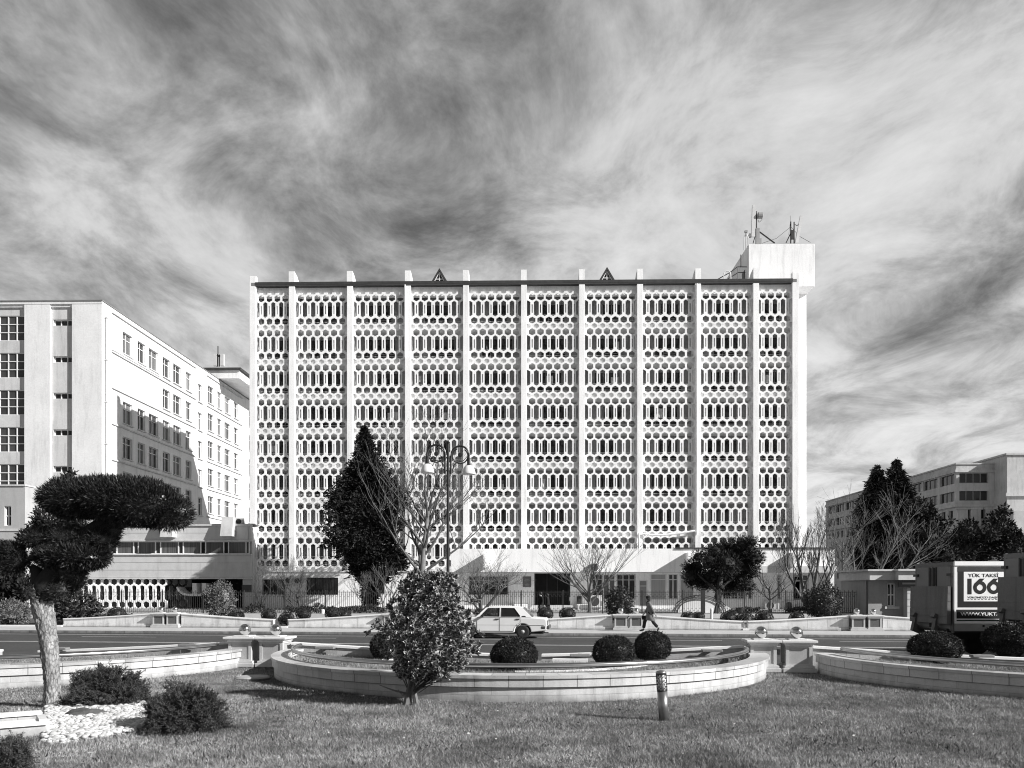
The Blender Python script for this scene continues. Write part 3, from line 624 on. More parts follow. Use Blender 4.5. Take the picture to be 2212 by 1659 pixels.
# steps and plinths
p, q = P(*zoom6(1185, 1000), YC), P(*zoom6(1640, 1000), YC); zd = ents[1][1][2]
for i in range(4):
    b = MB(); b.box(p.x-.1*(3-i), q.x+.1*(3-i), YR-2.6+i*.4, YR+1.5 if i == 3 else YR-2.2+i*.4, ZG-.02, ZG+(zd-ZG-.01)*(i+1)/4); ep(b, 'step', GREYW)
b = MB(); p2 = P(*zoom6(985, 960), YC-.5); b.box(p2.x, p.x-.35, YR-2.7, YR-.01, ZG-.01, ZG+.42); p3 = P(*zoom6(1690, 960), YC); b.box(q.x+.35, p3.x+1.9, YR-2.7, YR-.01, ZG-.01, ZG+.42); ep(b, 'plinth', WHITE)
pa, pb = P(*zoom6(1128, 683), YR-.05), None
t = empty('name_board', 'grey name board on the wall left of the dark entrance', 'sign', pa); b = MB(); b.box(pa.x-.36, pa.x+.36, YR-.07, YR-.012, pa.z-.46, pa.z+.46); bt(b, 'board', mat('board_grey', .13, .4, .15, 8, spec=.5), t)
b = MB()
for i, (wd, z) in enumerate(((.3, .2), (.48, .08), (.36, -.02), (.16, -.12), (.42, -.24), (.3, -.34))): b.box(pa.x-wd/2, pa.x+wd/2, YR-.085, YR-.073, pa.z+z-.02, pa.z+z+.02)
bt(b, 'lettering', mat('board_ink', .3, .5, .3, 40), t)
p = P(*zoom6(1707, 900), YR-.1); b = MB(); b.box(p.x-.2, p.x+.2, YR-.35, YR-.02, p.z-.55, p.z+.45); b.box(p.x-.12, p.x+.12, YR-.4, YR-.355, p.z+.05, p.z+.2); tag(b.build('wall_cabinet', DARKM, bevel=.02), 'small dark cabinet on the wall right of the entrance', 'cabinet')
# air conditioners
def aircon(label, p, w_=.85, h_=.6, grp=None):
    t = empty('air_conditioner', label, 'air conditioner', p, group='air conditioners on the buildings'); b = MB(); b.box(-w_/2, w_/2, -.15, .15, -h_/2, h_/2); o = b.build('casing', mat('aircon_case', .66, .5, .05, 3), t, bevel=.015)
    b = MB(); b.lathe([(h_*.40, -.165), (h_*.40, -.152)], (-w_*.14, 0, 0), 20, 'Y'); b.build('fan_guard', mat('aircon_dark', .06, .6, .2, 30), o)
    b = MB(); [b.box(w_*.30, w_*.42, -.165, -.152, -h_*.35+i*.08, -h_*.35+i*.08+.03) for i in range(5)]; b.build('vent_slots', mat('aircon_dark', .06), o); return t
aircon('air conditioner on the wall between the two ground floor windows, the left of the pair', P(*zoom5(545, 1005), YG-.2)); aircon('air conditioner beside the wider barred window, the right of the pair', P(*zoom5(652, 1005), YG-.2))
aircon('air conditioner under the window behind the small bare tree right of the pine', P(*zoom7(1900, 945), YR-.3), 1.2, .75); aircon('air conditioner low on the wall left of the big dark shrub', P(*zoom7(2105, 945), YR-.3), 1.2, .75)
aircon('air conditioner near the top of the white fascia behind a bare tree', P(*zoom6(1880, 525), YC-.2), .4, .8)
aircon('air conditioner standing by the trunk right of the entrance steps', P(*zoom6(1895, 900), YC-.9), 1.1, 1.0); aircon('air conditioner on the roof edge of the banded wing', P(zoom2(1995, 490)[0], zoom2(1995, 490)[1], YX+.6), .8, .6)
# ------------------------------------------------------------------ white block at the left
YL = 77.5
xb = P(220, HOR, YL).x; zr = P(220, 648, YL).z
LB = empty('white_block', 'tall white rendered block with a long row windowed side on the left', 'building', (xb, YL, ZG))
def lb(b, name, m, parent=None, **k): o = b.build(name, m, None, **k); o.parent = parent or LB; o.matrix_parent_inverse = Matrix() if parent else Matrix.Translation(-LB.location); return o
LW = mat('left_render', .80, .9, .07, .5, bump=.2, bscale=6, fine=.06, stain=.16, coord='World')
XW = P(-60, HOR, YL).x-6; YE = PX(545, HOR, xb).y+14
fl = [zoom1(0, y)[1] for y in (330, 640, 953, 1262, 1565)]
sA = (P(50, fl[4], YL).z-P(50, fl[0], YL).z)/4
big, small = [], []
for k in range(8):
    z1 = P(50, fl[0], YL).z+sA*k; hh = P(50, zoom1(0, 335)[1], YL).z-P(50, zoom1(0, 545)[1], YL).z
    if z1-hh > 1: big.append((P(-62, HOR, YL).x, P(52, HOR, YL).x, z1-hh, z1))
    z1 = P(130, zoom1(0, 362)[1], YL).z + (P(130, zoom1(0, 1580)[1], YL).z-P(130, zoom1(0, 362)[1], YL).z)/4*k
    if z1 > 2: small.append((P(112, HOR, YL).x, P(156, HOR, YL).x, z1-(P(130, zoom1(0, 362)[1], YL).z-P(130, zoom1(0, 415)[1], YL).z), z1))
# end face: two white piers proud of recessed bands
def rel(h, x0): return (h[0]-x0, h[1]-x0, h[2]-ZG, h[3]-ZG)
x1, x2, x3 = P(52.5, HOR, YL).x, P(108, HOR, YL).x, P(155.5, HOR, YL).x
b = MB(); b.wall((XW, YL+.25, ZG), (1,0,0), (0,0,1), (0,-1,0), x1-XW, zr-.6-ZG, [rel(h, XW) for h in big], .15)
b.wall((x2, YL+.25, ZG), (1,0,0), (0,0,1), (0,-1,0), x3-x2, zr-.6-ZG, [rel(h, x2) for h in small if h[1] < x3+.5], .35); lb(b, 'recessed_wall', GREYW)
small = [(a, min(c, x3-.02), d, e_) for a, c, d, e_ in small]; big = [(a, min(c, x1-.02), d, e_) for a, c, d, e_ in big]
b = MB(); b.box(x1, x2, YL, YL+.6, ZG, zr-.35); b.box(x3, xb-.001, YL, YL+.6, ZG, zr-.35); b.box(XW, x1-.001, YL+.1, YL+.6, zr-.601, zr-.352); b.box(x2+.001, x3-.001, YL+.1, YL+.6, zr-.601, zr-.352); lb(b, 'pier', LW)
def winpart(b3, rect, cols, rows, y, m=GLASS, transom=None, depth=.08):
    a, c, d, e_ = rect; f = MB(); fw = .08
    for i in range(cols+1): x = a+(c-a-fw)*i/cols; f.box(x, x+fw, y, y+depth, d, e_)
    for j in range(rows+1): z = d+(e_-d-fw)*j/rows; f.box(a+fw+.001, c-fw-.001, y+.01, y+depth-.01, z, z+fw)
    fo = b3(f, 'window', FRAME); g = MB(); g.box(a, c, y+depth+.002, y+depth+.02, d, e_); b3(g, 'pane', m, parent=fo)
rw = random.Random(3)
GLASS3 = mat('grey_glass', .06, .1, .6, .4, spec=.5)
for h in big: winpart(lb, h, 6, 3, YL+.30, GLASS3)
for h in small: winpart(lb, h, 3, 1, YL+.45, GLASS)
# long side: rows of windows seen in perspective (stations from the picture)
tops = [(1018,1098),(1142,1205),(1235,1312),(1350,1410),(1437,1502),(1540,1588),(1642,1676),(1725,1772),(1803,1838),(1862,1910),(1940,1975),(2062,2085)]
ys = [(PX(zoom1(a, 0)[0], HOR, xb).y, PX(zoom1(c, 0)[0], HOR, xb).y) for a, c in tops]
zt0 = PX(zoom1(1018, 465)[0], zoom1(1018, 465)[1], xb).z; zt4 = PX(zoom1(1033, 1342)[0], zoom1(1033, 1342)[1], xb).z; sB = (zt0-zt4)/3; hB = 2.15
rects = []
for k in range(8):
    for i, (a, c) in enumerate(ys):
        if k == 1 and i < 3: continue
        z1 = zt0-sB*k - (.0 if i != 6 else .55); z0 = z1-hB
        if z0 < .8: continue
        rects.append((a, c, z0, z1))
for j in range(12):                                                  # the hidden far end simply goes on
    pass
b = MB(); b.wall((xb, YL+.002, ZG), (0,1,0), (0,0,1), (1,0,0), YE-YL, zr-.35-ZG, [(a-YL, c-YL, d-ZG, e_-ZG) for a, c, d, e_ in rects], .28)
b.box(XW, xb-.29, YL+.62, YE, ZG, zr-.36); lb(b, 'wall', LW)
for a, c, d, e_ in rects:
    f = MB(); fw = .07; x = xb-.25; wd = c-a
    n = 2 if wd > 1.6 else 2
    for i in range(n+1): y = a+(wd-fw)*i/n; f.box(x, x+.07, y, y+fw, d, e_)
    for z in (d, d+hB*.68, e_-fw): f.box(x+.01, x+.06, a+fw+.001, c-fw-.001, z, z+fw)
    fo = lb(f, 'window', FRAME); g = MB(); g.box(xb+.002, xb+.16, a-.1, c+.1, d-.12, d-.02); lb(g, 'sill', GREYW, parent=fo); g = MB(); g.box(x-.02, x-.002, a, c, d, e_); lb(g, 'pane', GLASS2 if rw.random() < .45 else GLASS, parent=fo)
b = MB(); y6, y7 = ys[0][0]-2.2, ys[5][1]+1.2; y8, y9 = ys[7][0]-.4, ys[10][1]+1.5
for k in range(8):
    z = zt0-sB*k
    for (a, c) in ((y6, y7), (y8, y9)):
        for dz in ((1.15, -2.65) if k == 0 else (-2.65,)):
            if z+dz > 1: b.box(xb+.002, xb+.14, a, c, z+dz-.07, z+dz+.07)
b.box(xb+.002, xb+.15, y6, ys[3][0]-1.0, zt0-sB+.95, zt0-sB+1.12); lb(b, 'ledge', GREYW)
b = MB(); b.box(XW-.2, xb+.03, YL-.03, YE+.2, zr-.348, zr-.09); lb(b, 'parapet', LW); b = MB(); b.box(XW-.2, xb+.1, YL-.1, YE+.25, zr-.088, zr); lb(b, 'roof', ROOFM)
b = MB(); y = PX(zoom1(870, 0)[0], HOR, xb).y; b.tube([(xb+.15, y, zr-1.5), (xb+.15, y, .5)], .09, 6); [b.cbox((xb+.12, y, zr-1.5-4*i), .3, .25, .08) for i in range(7)]; lb(b, 'rain_pipe', GREYW)
# penthouse on its roof
yp = PX(517, HOR, xb).y-8; p0 = P(445, HOR, yp).x; zpt = P(517, zoom1(0, 790)[1], yp).z
b = MB(); b.box(p0, P(517, HOR, yp).x, yp, yp+16, zr+.01, zpt); lb(b, 'penthouse', LW)
b = MB(); b.box(p0-.3, P(517, HOR, yp).x+.25, yp-.25, yp+16.2, zpt+.002, zpt+.3); lb(b, 'penthouse_roof', GUTTER)
pm_ = P(zoom1(1810, 760)[0], zoom1(0, 755)[1], yp+3)
t = empty('antenna_mast', 'cluster of upright panel antennas on the roof of the white left block', 'antenna', pm_)
b = MB()
for x in (1785, 1845): q, q2 = P(*zoom1(x, 755), yp+3), P(*zoom1(x, 657), yp+3); b.cbox((q+q2)/2, .45, .35, (q2-q).length)
bt(b, 'panel', mat('antenna_panel', .62), t)
b = MB(); [b.tube([P(*zoom1(x, 760), yp+3), P(*zoom1(x, y), yp+3)], .09, 4) for x, y in ((1808, 590), (1820, 660), (1800, 655))]; b.tube([P(*zoom1(1800, 670), yp+3), P(*zoom1(1840, 675), yp+3)], .15, 4); bt(b, 'pole', DARKM, t)
# low wing at the far left edge, behind the clipped tree
YW = 71.0; wx0, wx1 = P(-60, HOR, YW).x, P(54, HOR, YW).x; wz = P(30, zoom2(0, 195)[1], YW).z
WG = empty('grey_wing', 'grey corner wing with small windows at the left edge, behind the clipped tree', 'building', (wx1, YW, ZG))
def wg(b, name, m, parent=None, **k): o = b.build(name, m, None, **k); o.parent = parent or WG; o.matrix_parent_inverse = Matrix() if parent else Matrix.Translation(-WG.location); return o
hs = []
for (x0_, x1_) in ((-60, -20), (35, 92)):
    for y0_, y1_ in ((360, 525), (640, 790)): p, q = P(*zoom2(x0_, y1_), YW), P(*zoom2(x1_, y0_), YW); hs.append((p.x, q.x, p.z, q.z))
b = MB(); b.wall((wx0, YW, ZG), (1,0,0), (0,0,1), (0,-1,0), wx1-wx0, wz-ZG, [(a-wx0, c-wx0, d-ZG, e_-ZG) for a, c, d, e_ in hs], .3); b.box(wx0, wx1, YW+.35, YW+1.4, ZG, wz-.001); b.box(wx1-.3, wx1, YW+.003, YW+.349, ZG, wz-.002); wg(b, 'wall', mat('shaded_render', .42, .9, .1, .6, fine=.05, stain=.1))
b = MB(); b.box(wx0-.1, wx1+.08, YW-.1, YW+1.5, wz+.001, wz+.12); b.box(wx0, wx1, YW-.08, YW-.002, wz-3.9, wz-3.72); wg(b, 'ledge', GREYW)
for h in hs: winpart(wg, h, 2, 2, YW+.15, GLASS)
# ------------------------------------------------------------------ stone building far right
YQ = 150.0
xq = P(*zoom8(1605, 240), YQ).x; zq = P(*zoom8(1605, 240), YQ).z; xq2 = P(*zoom8(2052, 240), YQ).x
RB = empty('stone_office_building', 'distant tan stone office building with ribbon windows behind the conifers on the right', 'building', (xq, YQ, 0))
def rb_(b, name, m, parent=None, **k): o = b.build(name, m, None, **k); o.parent = parent or RB; o.matrix_parent_inverse = Matrix() if parent else Matrix.Translation(-RB.location); return o
yq2 = PX(zoom8(452, 0)[0], HOR, xq).y
fz = [P(*zoom8(1640, y), YQ).z for y in (317, 405, 473, 560)]; st_ = fz[0]-fz[2]
hA = []
for k in range(2):
    for a, c in ((1632, 1890), (1938, 1998)): hA.append((P(zoom8(a, 0)[0], HOR, YQ).x-xq, P(zoom8(c, 0)[0], HOR, YQ).x-xq, fz[1]-st_*k+(.3 if a > 1900 else 0), fz[0]-st_*k-(.3 if a > 1900 else 0)))
zl = [P(*zoom8(1640, y), YQ).z for y in (640, 722, 800, 870)]
for a, c in ((1672, 1730), (1798, 1860), (1938, 1990)):
    for z0, z1 in ((zl[1], zl[0]), (zl[1]-5, zl[0]-5), (zl[1]-10, zl[0]-10)):
        if z0 > 1: hA.append((P(zoom8(a, 0)[0], HOR, YQ).x-xq, P(zoom8(c, 0)[0], HOR, YQ).x-xq, z0, z1))
b = MB(); b.wall((xq, YQ, 0), (1,0,0), (0,0,1), (0,-1,0), xq2-xq, zq, hA, .5)
side = []; us = [(1458,1588),(1312,1438),(1180,1295),(1060,1165),(950,1050),(860,940),(716,800),(625,700),(540,612),(470,528)]
for a, c in us:
    y0_, y1_ = PX(zoom8(c, 0)[0], HOR, xq).y, PX(zoom8(a, 0)[0], HOR, xq).y
    for k in range(2): side.append((y0_, y1_, fz[1]-st_*k, fz[0]-st_*k))
    for q in (.1, .6):
        for z0, z1 in ((zl[1], zl[0]), (zl[1]-5, zl[0]-5), (zl[1]-10, zl[0]-10)):
            if z0 > 1: side.append((y0_+(y1_-y0_)*q, y0_+(y1_-y0_)*(q+.28), z0, z1))
b.wall((xq, YQ+.01, 0), (0,1,0), (0,0,1), (-1,0,0), yq2-YQ, zq, [(a-YQ, c-YQ, d, e_) for a, c, d, e_ in side], .5)
b.box(xq+.52, xq2-.01, YQ+.6, yq2-.3, 0, zq-.02); rb_(b, 'wall', TAN)
for a, c, d, e_ in hA:
    f = MB(); n = max(1, round((c-a)/1.3)); [f.box(xq+a+(c-a-.12)*i/n, xq+a+(c-a-.12)*i/n+.12, YQ+.3, YQ+.4, d, e_) for i in range(n+1)]; f.box(xq+a+.1, xq+c-.1, YQ+.32, YQ+.38, d, d+.15)
    fo = rb_(f, 'window', mat('dull_frame', .3)); g = MB(); g.box(xq+a, xq+c, YQ+.41, YQ+.45, d, e_); rb_(g, 'pane', GLASS, parent=fo)
for a, c, d, e_ in side:
    f = MB(); n = max(1, round((c-a)/1.6)); [f.box(xq+.3, xq+.4, a+(c-a-.12)*i/n, a+(c-a-.12)*i/n+.12, d, e_) for i in range(n+1)]
    fo = rb_(f, 'window', mat('dull_frame', .3)); g = MB(); g.box(xq+.41, xq+.46, a, c, d, e_); rb_(g, 'pane', GLASS, parent=fo)
b = MB()
for z, o_ in ((P(*zoom8(1605, 298), YQ).z, .35), (P(*zoom8(1605, 285), YQ).z, .2), (P(*zoom8(1605, 605), YQ).z, .5)):
    b.box(xq-o_, xq2+.1, YQ-o_, YQ-.01, z-.22, z+.22); b.box(xq-o_, xq-.01, YQ+.001, yq2, z-.22, z+.22)
b.box(xq-.2, xq2, YQ-.2, YQ+.4, zq+.002, zq+.25); b.box(xq-.2, xq+.4, YQ+.401, yq2, zq+.002, zq+.25); rb_(b, 'cornice', TAN)
b = MB()
for x in (1650, 1765, 1895):
    xx = P(zoom8(x, 0)[0], HOR, YQ).x; b.box(xx-.9, xx+.9, YQ-.5, YQ-.01, 0, P(*zoom8(1605, 640), YQ).z); b.box(xx-1.2, xx+1.2, YQ-.7, YQ-.012, P(*zoom8(1605, 640), YQ).z+.002, P(*zoom8(1605, 622), YQ).z)
rb_(b, 'pilaster', TAN)
xt0, xt1 = P(zoom8(2054, 0)[0], HOR, YQ-4).x, P(zoom8(2260, 0)[0], HOR, YQ-4).x; ztt = P(*zoom8(2050, 155), YQ-4).z
b = MB(); b.box(xt0, xt1, YQ-4, YQ+14, 0, ztt); b.box(xt0-.4, xt1, YQ-4.4, YQ-4.01, ztt-7.2, ztt-6.6); b.box(xt0-.3, xt1, YQ-4.3, YQ+14, ztt+.002, ztt+.3); rb_(b, 'corner_tower', TAN)
# second far wing visible at the right edge
b = MB(); p = P(*zoom8(2080, 690), 140); b.box(p.x, p.x+45, 139, 147, 0, P(*zoom8(2203, 655), 140).z); rw_ = b.build('far_stone_wing', TAN); tag(rw_, 'low tan stone wing at the far right edge behind the trees', 'building')
g = MB()
for k in range(5): g.box(p.x+3+k*5, p.x+6.5+k*5, 138.9, 138.995, rw_.dimensions.z-6 if rw_.dimensions.z > 8 else 5, (rw_.dimensions.z if rw_.dimensions.z > 8 else 11)-3)
g.build('pane', GLASS, rw_)
# ------------------------------------------------------------------ gatehouse behind the truck
YH = 56.0
GH = empty('gatehouse', 'small pale stone gatehouse with a flat roof band, beside the truck', 'building', P(zoom8(1040, 0)[0], HOR, YH).xy.to_3d())
def gh(b, name, m, parent=None, **k): o = b.build(name, m, None, **k); o.parent = parent or GH; o.matrix_parent_inverse = Matrix() if parent else Matrix.Translation(-GH.location); return o
hx0, hx1 = P(zoom8(825, 0)[0], HOR, YH).x, P(zoom8(1330, 0)[0], HOR, YH).x; hxs = P(zoom8(1135, 0)[0], HOR, YH).x
hz1 = P(*zoom8(1000, 1168), YH).z; hz0 = P(*zoom8(1000, 1262), YH).z
b = MB(); b.box(hx0-.1, hxs-.8, YH-.5, YH+5, hz0, hz1-.12); b.box(hxs-.8+.001, hx1, YH-1.1, YH+5, hz0, hz1-.12); gh(b, 'roof_band', PALE)
b = MB(); b.box(hx0-.3, hxs-.8, YH-.7, YH+5.2, hz1-.118, hz1); b.box(hxs-.9, hx1, YH-1.3, YH+5.2, hz1-.119, hz1+.004); gh(b, 'roof', PALE)
wr = P(*zoom8(995, 1495), YH); wr2 = P(*zoom8(1068, 1290), YH)
b = MB(); b.wall((hx0, YH, .15), (1,0,0), (0,0,1), (0,-1,0), hxs-hx0, hz0-.151, [(wr.x-hx0, wr2.x-hx0, wr.z-.15, wr2.z-.15)], .3); b.box(hx0, hxs, YH+.35, YH+4.8, .15, hz0-.002); gh(b, 'wall', mat('gatehouse_stone', .32, .8, .12, .8, fine=.08, stain=.15))
b = MB(); n = 6; h = (hz0-.15)/n
for i in range(n): b.box(hxs+.002, hx1, YH-.6, YH+4.8, .15+i*h+.02, .15+(i+1)*h-.02)
b.box(hxs+.02, hx1-.02, YH-.57, YH+4.7, .15, hz0-.01); gh(b, 'corner_pier', PALE)
winpart(gh, (wr.x, wr2.x, wr.z, wr2.z), 2, 2, YH+.12, GLASS)
b = MB(); b.box(wr.x-.2, wr2.x+.2, YH-.12, YH-.002, wr.z-.16, wr.z); gh(b, 'sill', PALE)
p = P(*zoom8(1205, 1292), YH-.7); t = empty('name_plate', 'dark name plate on the gatehouse pier under the roof band', 'sign', p)
b = MB(); b.box(p.x-.85, p.x+.95, YH-.75, YH-.62, p.z-.28, p.z+.22); b.lathe([(.3, -.06), (.3, .06)], (p.x, YH-.685, p.z+.24), 20, 'Y'); bt(b, 'board', PLQ, t)
b = MB(); b.box(p.x-.6, p.x+.7, YH-.765, YH-.752, p.z-.06, p.z+.06); bt(b, 'lettering', mat('board_ink', .3), t)
# ------------------------------------------------------------------ ball topped pillars
PST = mat('pillar_stone', .50, .75, .10, 2.5, bump=.1, fine=.08, stain=.15)
PCAP = mat('pillar_cap_stone', .66, .7, .08, 2.5, fine=.06, stain=.1)
PPAN = mat('pillar_panel', .40, .7, .15, 3, fine=.1); PPAND = mat('granite_panel', .10, .5, .3, 30, spec=.5, fine=.3)
def pillar_meshes(dark):
    out = {}
    b = MB(); b.box(-.40,.40,-.40,.40,0,.10); b.box(-.36,.36,-.36,.36,.101,.16); out['plinth'] = b.mesh('plinth', PST)
    b = MB()
    for sx in (-1, 1):
        for sy in (-1, 1): b.box(*(sorted((sx*.31, sx*.235))), *(sorted((sy*.31, sy*.235))), .161, .645)
    b.box(-.285,.285,-.285,.285,.162,.644)
    for (x0, x1, y0, y1) in ((-.234,.234,-.31,-.287),(-.234,.234,.287,.31),(-.31,-.287,-.234,.234),(.287,.31,-.234,.234)): b.box(x0,x1,y0,y1,.163,.20); b.box(x0,x1,y0,y1,.60,.643)
    out['shaft'] = b.mesh('shaft', PST)
    b = MB()
    for r in range(4):
        M_ = Matrix.Rotation(R(90*r), 4, 'Z'); q = MB(); q.box(-.232,.232,-.292,-.288,.203,.597); b.add([M_ @ Vector(v) for v in q.v], q.f)
    out['inset_panel'] = b.mesh('inset_panel', PPAND if dark else PPAN)
    b = MB(); b.box(-.335,.335,-.335,.335,.646,.685); b.box(-.37,.37,-.37,.37,.686,.715); b.box(-.415,.415,-.415,.415,.716,.775); b.box(-.22,.22,-.22,.22,.776,.80); out['cap'] = b.mesh('cap', PCAP)
    b = MB(); b.sphere((0,0,.80+.148), .152, 32, 18); out['ball'] = b.mesh('ball', CHROME, True)
    return out
PM_ = {False: pillar_meshes(False), True: pillar_meshes(True)}
PGRP = 'ball topped stone pillars along the road'
def pillar(p, label, dark):
    t = empty('ball_pillar', label, 'pillar', p, SA, PGRP)
    for n_, me in PM_[dark].items():
        o = link(n_, me, None, t)
        if n_ in ('cap', 'plinth'): bv = o.modifiers.new('bevel', 'BEVEL'); bv.width = .012; bv.segments = 2
    return t
for ui, side in ((562, 'left'), (1682, 'right')):
    for k, q in ((-1, 'left'), (1, 'right')):
        pillar(S(tu(ui, WN)+k*.42, WN, .2), 'near pillar with steel ball, %s of the %s pair beside the middle planter' % (q, side), False)
W_LOW, W_HIGH = .40, .70
far_pairs = [(362, 'in front of the banded wing'), (860, 'behind the leafy shrub'), (1357.5, 'behind the walking person'), (1869, 'left of the gatehouse')]
for u, lab in far_pairs:
    tt = tu(u, .25)
    for k, q in ((-1, 'left'), (1, 'right')): pillar(S(tt+k*.39, .30, .13), 'far pillar with steel ball, %s of the pair %s' % (q, lab), True)
# ------------------------------------------------------------------ far garden walls
STW = stone('marble_wall', .80, .95, .40, off=.27, joint=.55, mort=.01); STC = mat('marble_cap', .84, .6, .06, 2, fine=.05, stain=.08)
def ramp_wall(t0, t1, w, z0, h0, h1, label, m=STW, thick=.24, trim=True, cat='garden wall'):
    n = 14; a = MB(); c = MB(); d = MB(); f = MB(); g_ = MB()
    def hh(x): return h0+(h1-h0)*(x**1.25 if h1 > h0 else 1-(1-x)**1.25)
    for side, off in ((0, 0), ):
        top = [S(t0+(t1-t0)*i/n, w, z0+hh(i/n)) for i in range(n+1)]
    base0, base1 = S(t0, w, z0), S(t1, w, z0)
    T = NN*thick
    vs = []; fs = []; uv = []
    for i in range(n+1):
        x = t0+(t1-t0)*i/n; h = hh(i/n); vs += [S(x, w, z0), S(x, w, z0+h), S(x, w+thick, z0+h), S(x, w+thick, z0)]
    for i in range(n):
        xa_, xb_ = t0+(t1-t0)*i/n, t0+(t1-t0)*(i+1)/n; ha, hb_ = hh(i/n), hh((i+1)/n)
        fs += [(4*i, 4*i+4, 4*i+5, 4*i+1), (4*i+2, 4*i+6, 4*i+7, 4*i+3), (4*i+1, 4*i+5, 4*i+6, 4*i+2)]
        uv += [[(xa_, 0), (xb_, 0), (xb_, hb_), (xa_, ha)], [(xa_, ha), (xb_, hb_), (xb_, 0), (xa_, 0)], [(xa_, 3), (xb_, 3), (xb_, 3.1), (xa_, 3.1)]]
    fs += [(0, 1, 2, 3), (4*n+3, 4*n+2, 4*n+1, 4*n)]; uv += [[(0, 0), (0, h0), (.2, h0), (.2, 0)], [(.2, 0), (.2, h1), (0, h1), (0, 0)]]
    a.add(vs, fs, uv)
    for i in range(n):
        xa_, xb_ = t0+(t1-t0)*i/n, t0+(t1-t0)*(i+1)/n; ha, hb_ = z0+hh(i/n)+.002, z0+hh((i+1)/n)+.002; o0, o1 = -.04, thick+.04
        p = [S(xa_, w+o0, ha), S(xb_, w+o0, hb_), S(xb_, w+o1, hb_), S(xa_, w+o1, ha)]; q = [v+Vector((0,0,.055)) for v in p]
        c.add(p+q, [(0,3,2,1), (4,5,6,7), (0,1,5,4), (1,2,6,5), (2,3,7,6), (3,0,4,7)])
    t = empty('garden_wall', label, cat, (base0+base1)/2); 
    def ad(b_, nm, mm): o = b_.build(nm, mm); o.parent = t; o.matrix_parent_inverse = Matrix.Translation(-t.location); return o
    ad(a, 'wall', m); ad(c, 'coping', STC)
    if trim:                                                        # raised plinth and corner block, shadow line below the coping painted as a dark strip
        d.add([S(t0, w-.035, z0), S(t1, w-.035, z0), S(t1, w-.035, z0+.14), S(t0, w-.035, z0+.14), S(t0, w-.002, z0), S(t1, w-.002, z0), S(t1, w-.002, z0+.14), S(t0, w-.002, z0+.14)],
              [(0,1,2,3), (3,2,6,7), (0,3,7,4), (1,5,6,2)], [[(t0, .07+.03), (t1, .07+.03), (t1, .2+.03), (t0, .2+.03)]]*4); ad(d, 'plinth', STW)
        tl = t0 if h0 < h1 else t1-.06
        f.cbox(S(tl+.03+(.0), w-.012, z0+.14+(min(h0, h1)-.15)/2), .07, .02, min(h0, h1)-.15, SA)
        for i in range(n):
            xa_, xb_ = t0+(t1-t0)*i/n, t0+(t1-t0)*(i+1)/n; ha, hb_ = z0+hh(i/n)-.09, z0+hh((i+1)/n)-.09
            f.add([S(xa_, w-.003, ha), S(xb_, w-.003, hb_), S(xb_, w-.003, hb_+.014), S(xa_, w-.003, ha+.014)], [(0,1,2,3)])
        ad(f, 'block_and_shade_line', mat('joint_and_shade_line', .25, .9))
    return t
def low_kerb(t0, t1, label):
    b = MB(); b.box(0, t1-t0, .05, .25, 0, .09); o = b.build('gap_kerb', STC); o.location = S(t0, 0, .13); o.rotation_euler.z = SA; tag(o, label, 'kerb')
tps = [tu(u, .25) for u, _ in far_pairs]
gapu = [(592, 638), (None, None), (3, 4)]
HALF = 5.35
names_ = ['annex pillars', 'pillars behind the leafy shrub', 'pillars behind the walker', 'gatehouse pillars']
for i, tt in enumerate(tps):
    nm = names_[i]
    ramp_wall(tt-.85-HALF+.3, tt-.81, .18, .13, W_LOW, W_HIGH, 'low white wall rising rightwards to the %s' % nm)
    ramp_wall(tt+.81, tt+.85+HALF-.3, .18, .13, W_HIGH, W_LOW, 'low white wall falling rightwards from the %s' % nm)
for i in range(3):
    low_kerb(tps[i]+.85+HALF-.29, tps[i+1]-.85-HALF+.29, 'low kerb across the gap %s' % ['left of the leafy shrub, below a globe bush', 'hidden behind the white car', 'below the globe bushes right of the walker'][i])
low_kerb(tps[0]-.85-HALF-4, tps[0]-.85-HALF+.29, 'low kerb left of the annex pillars behind the tree trunk')
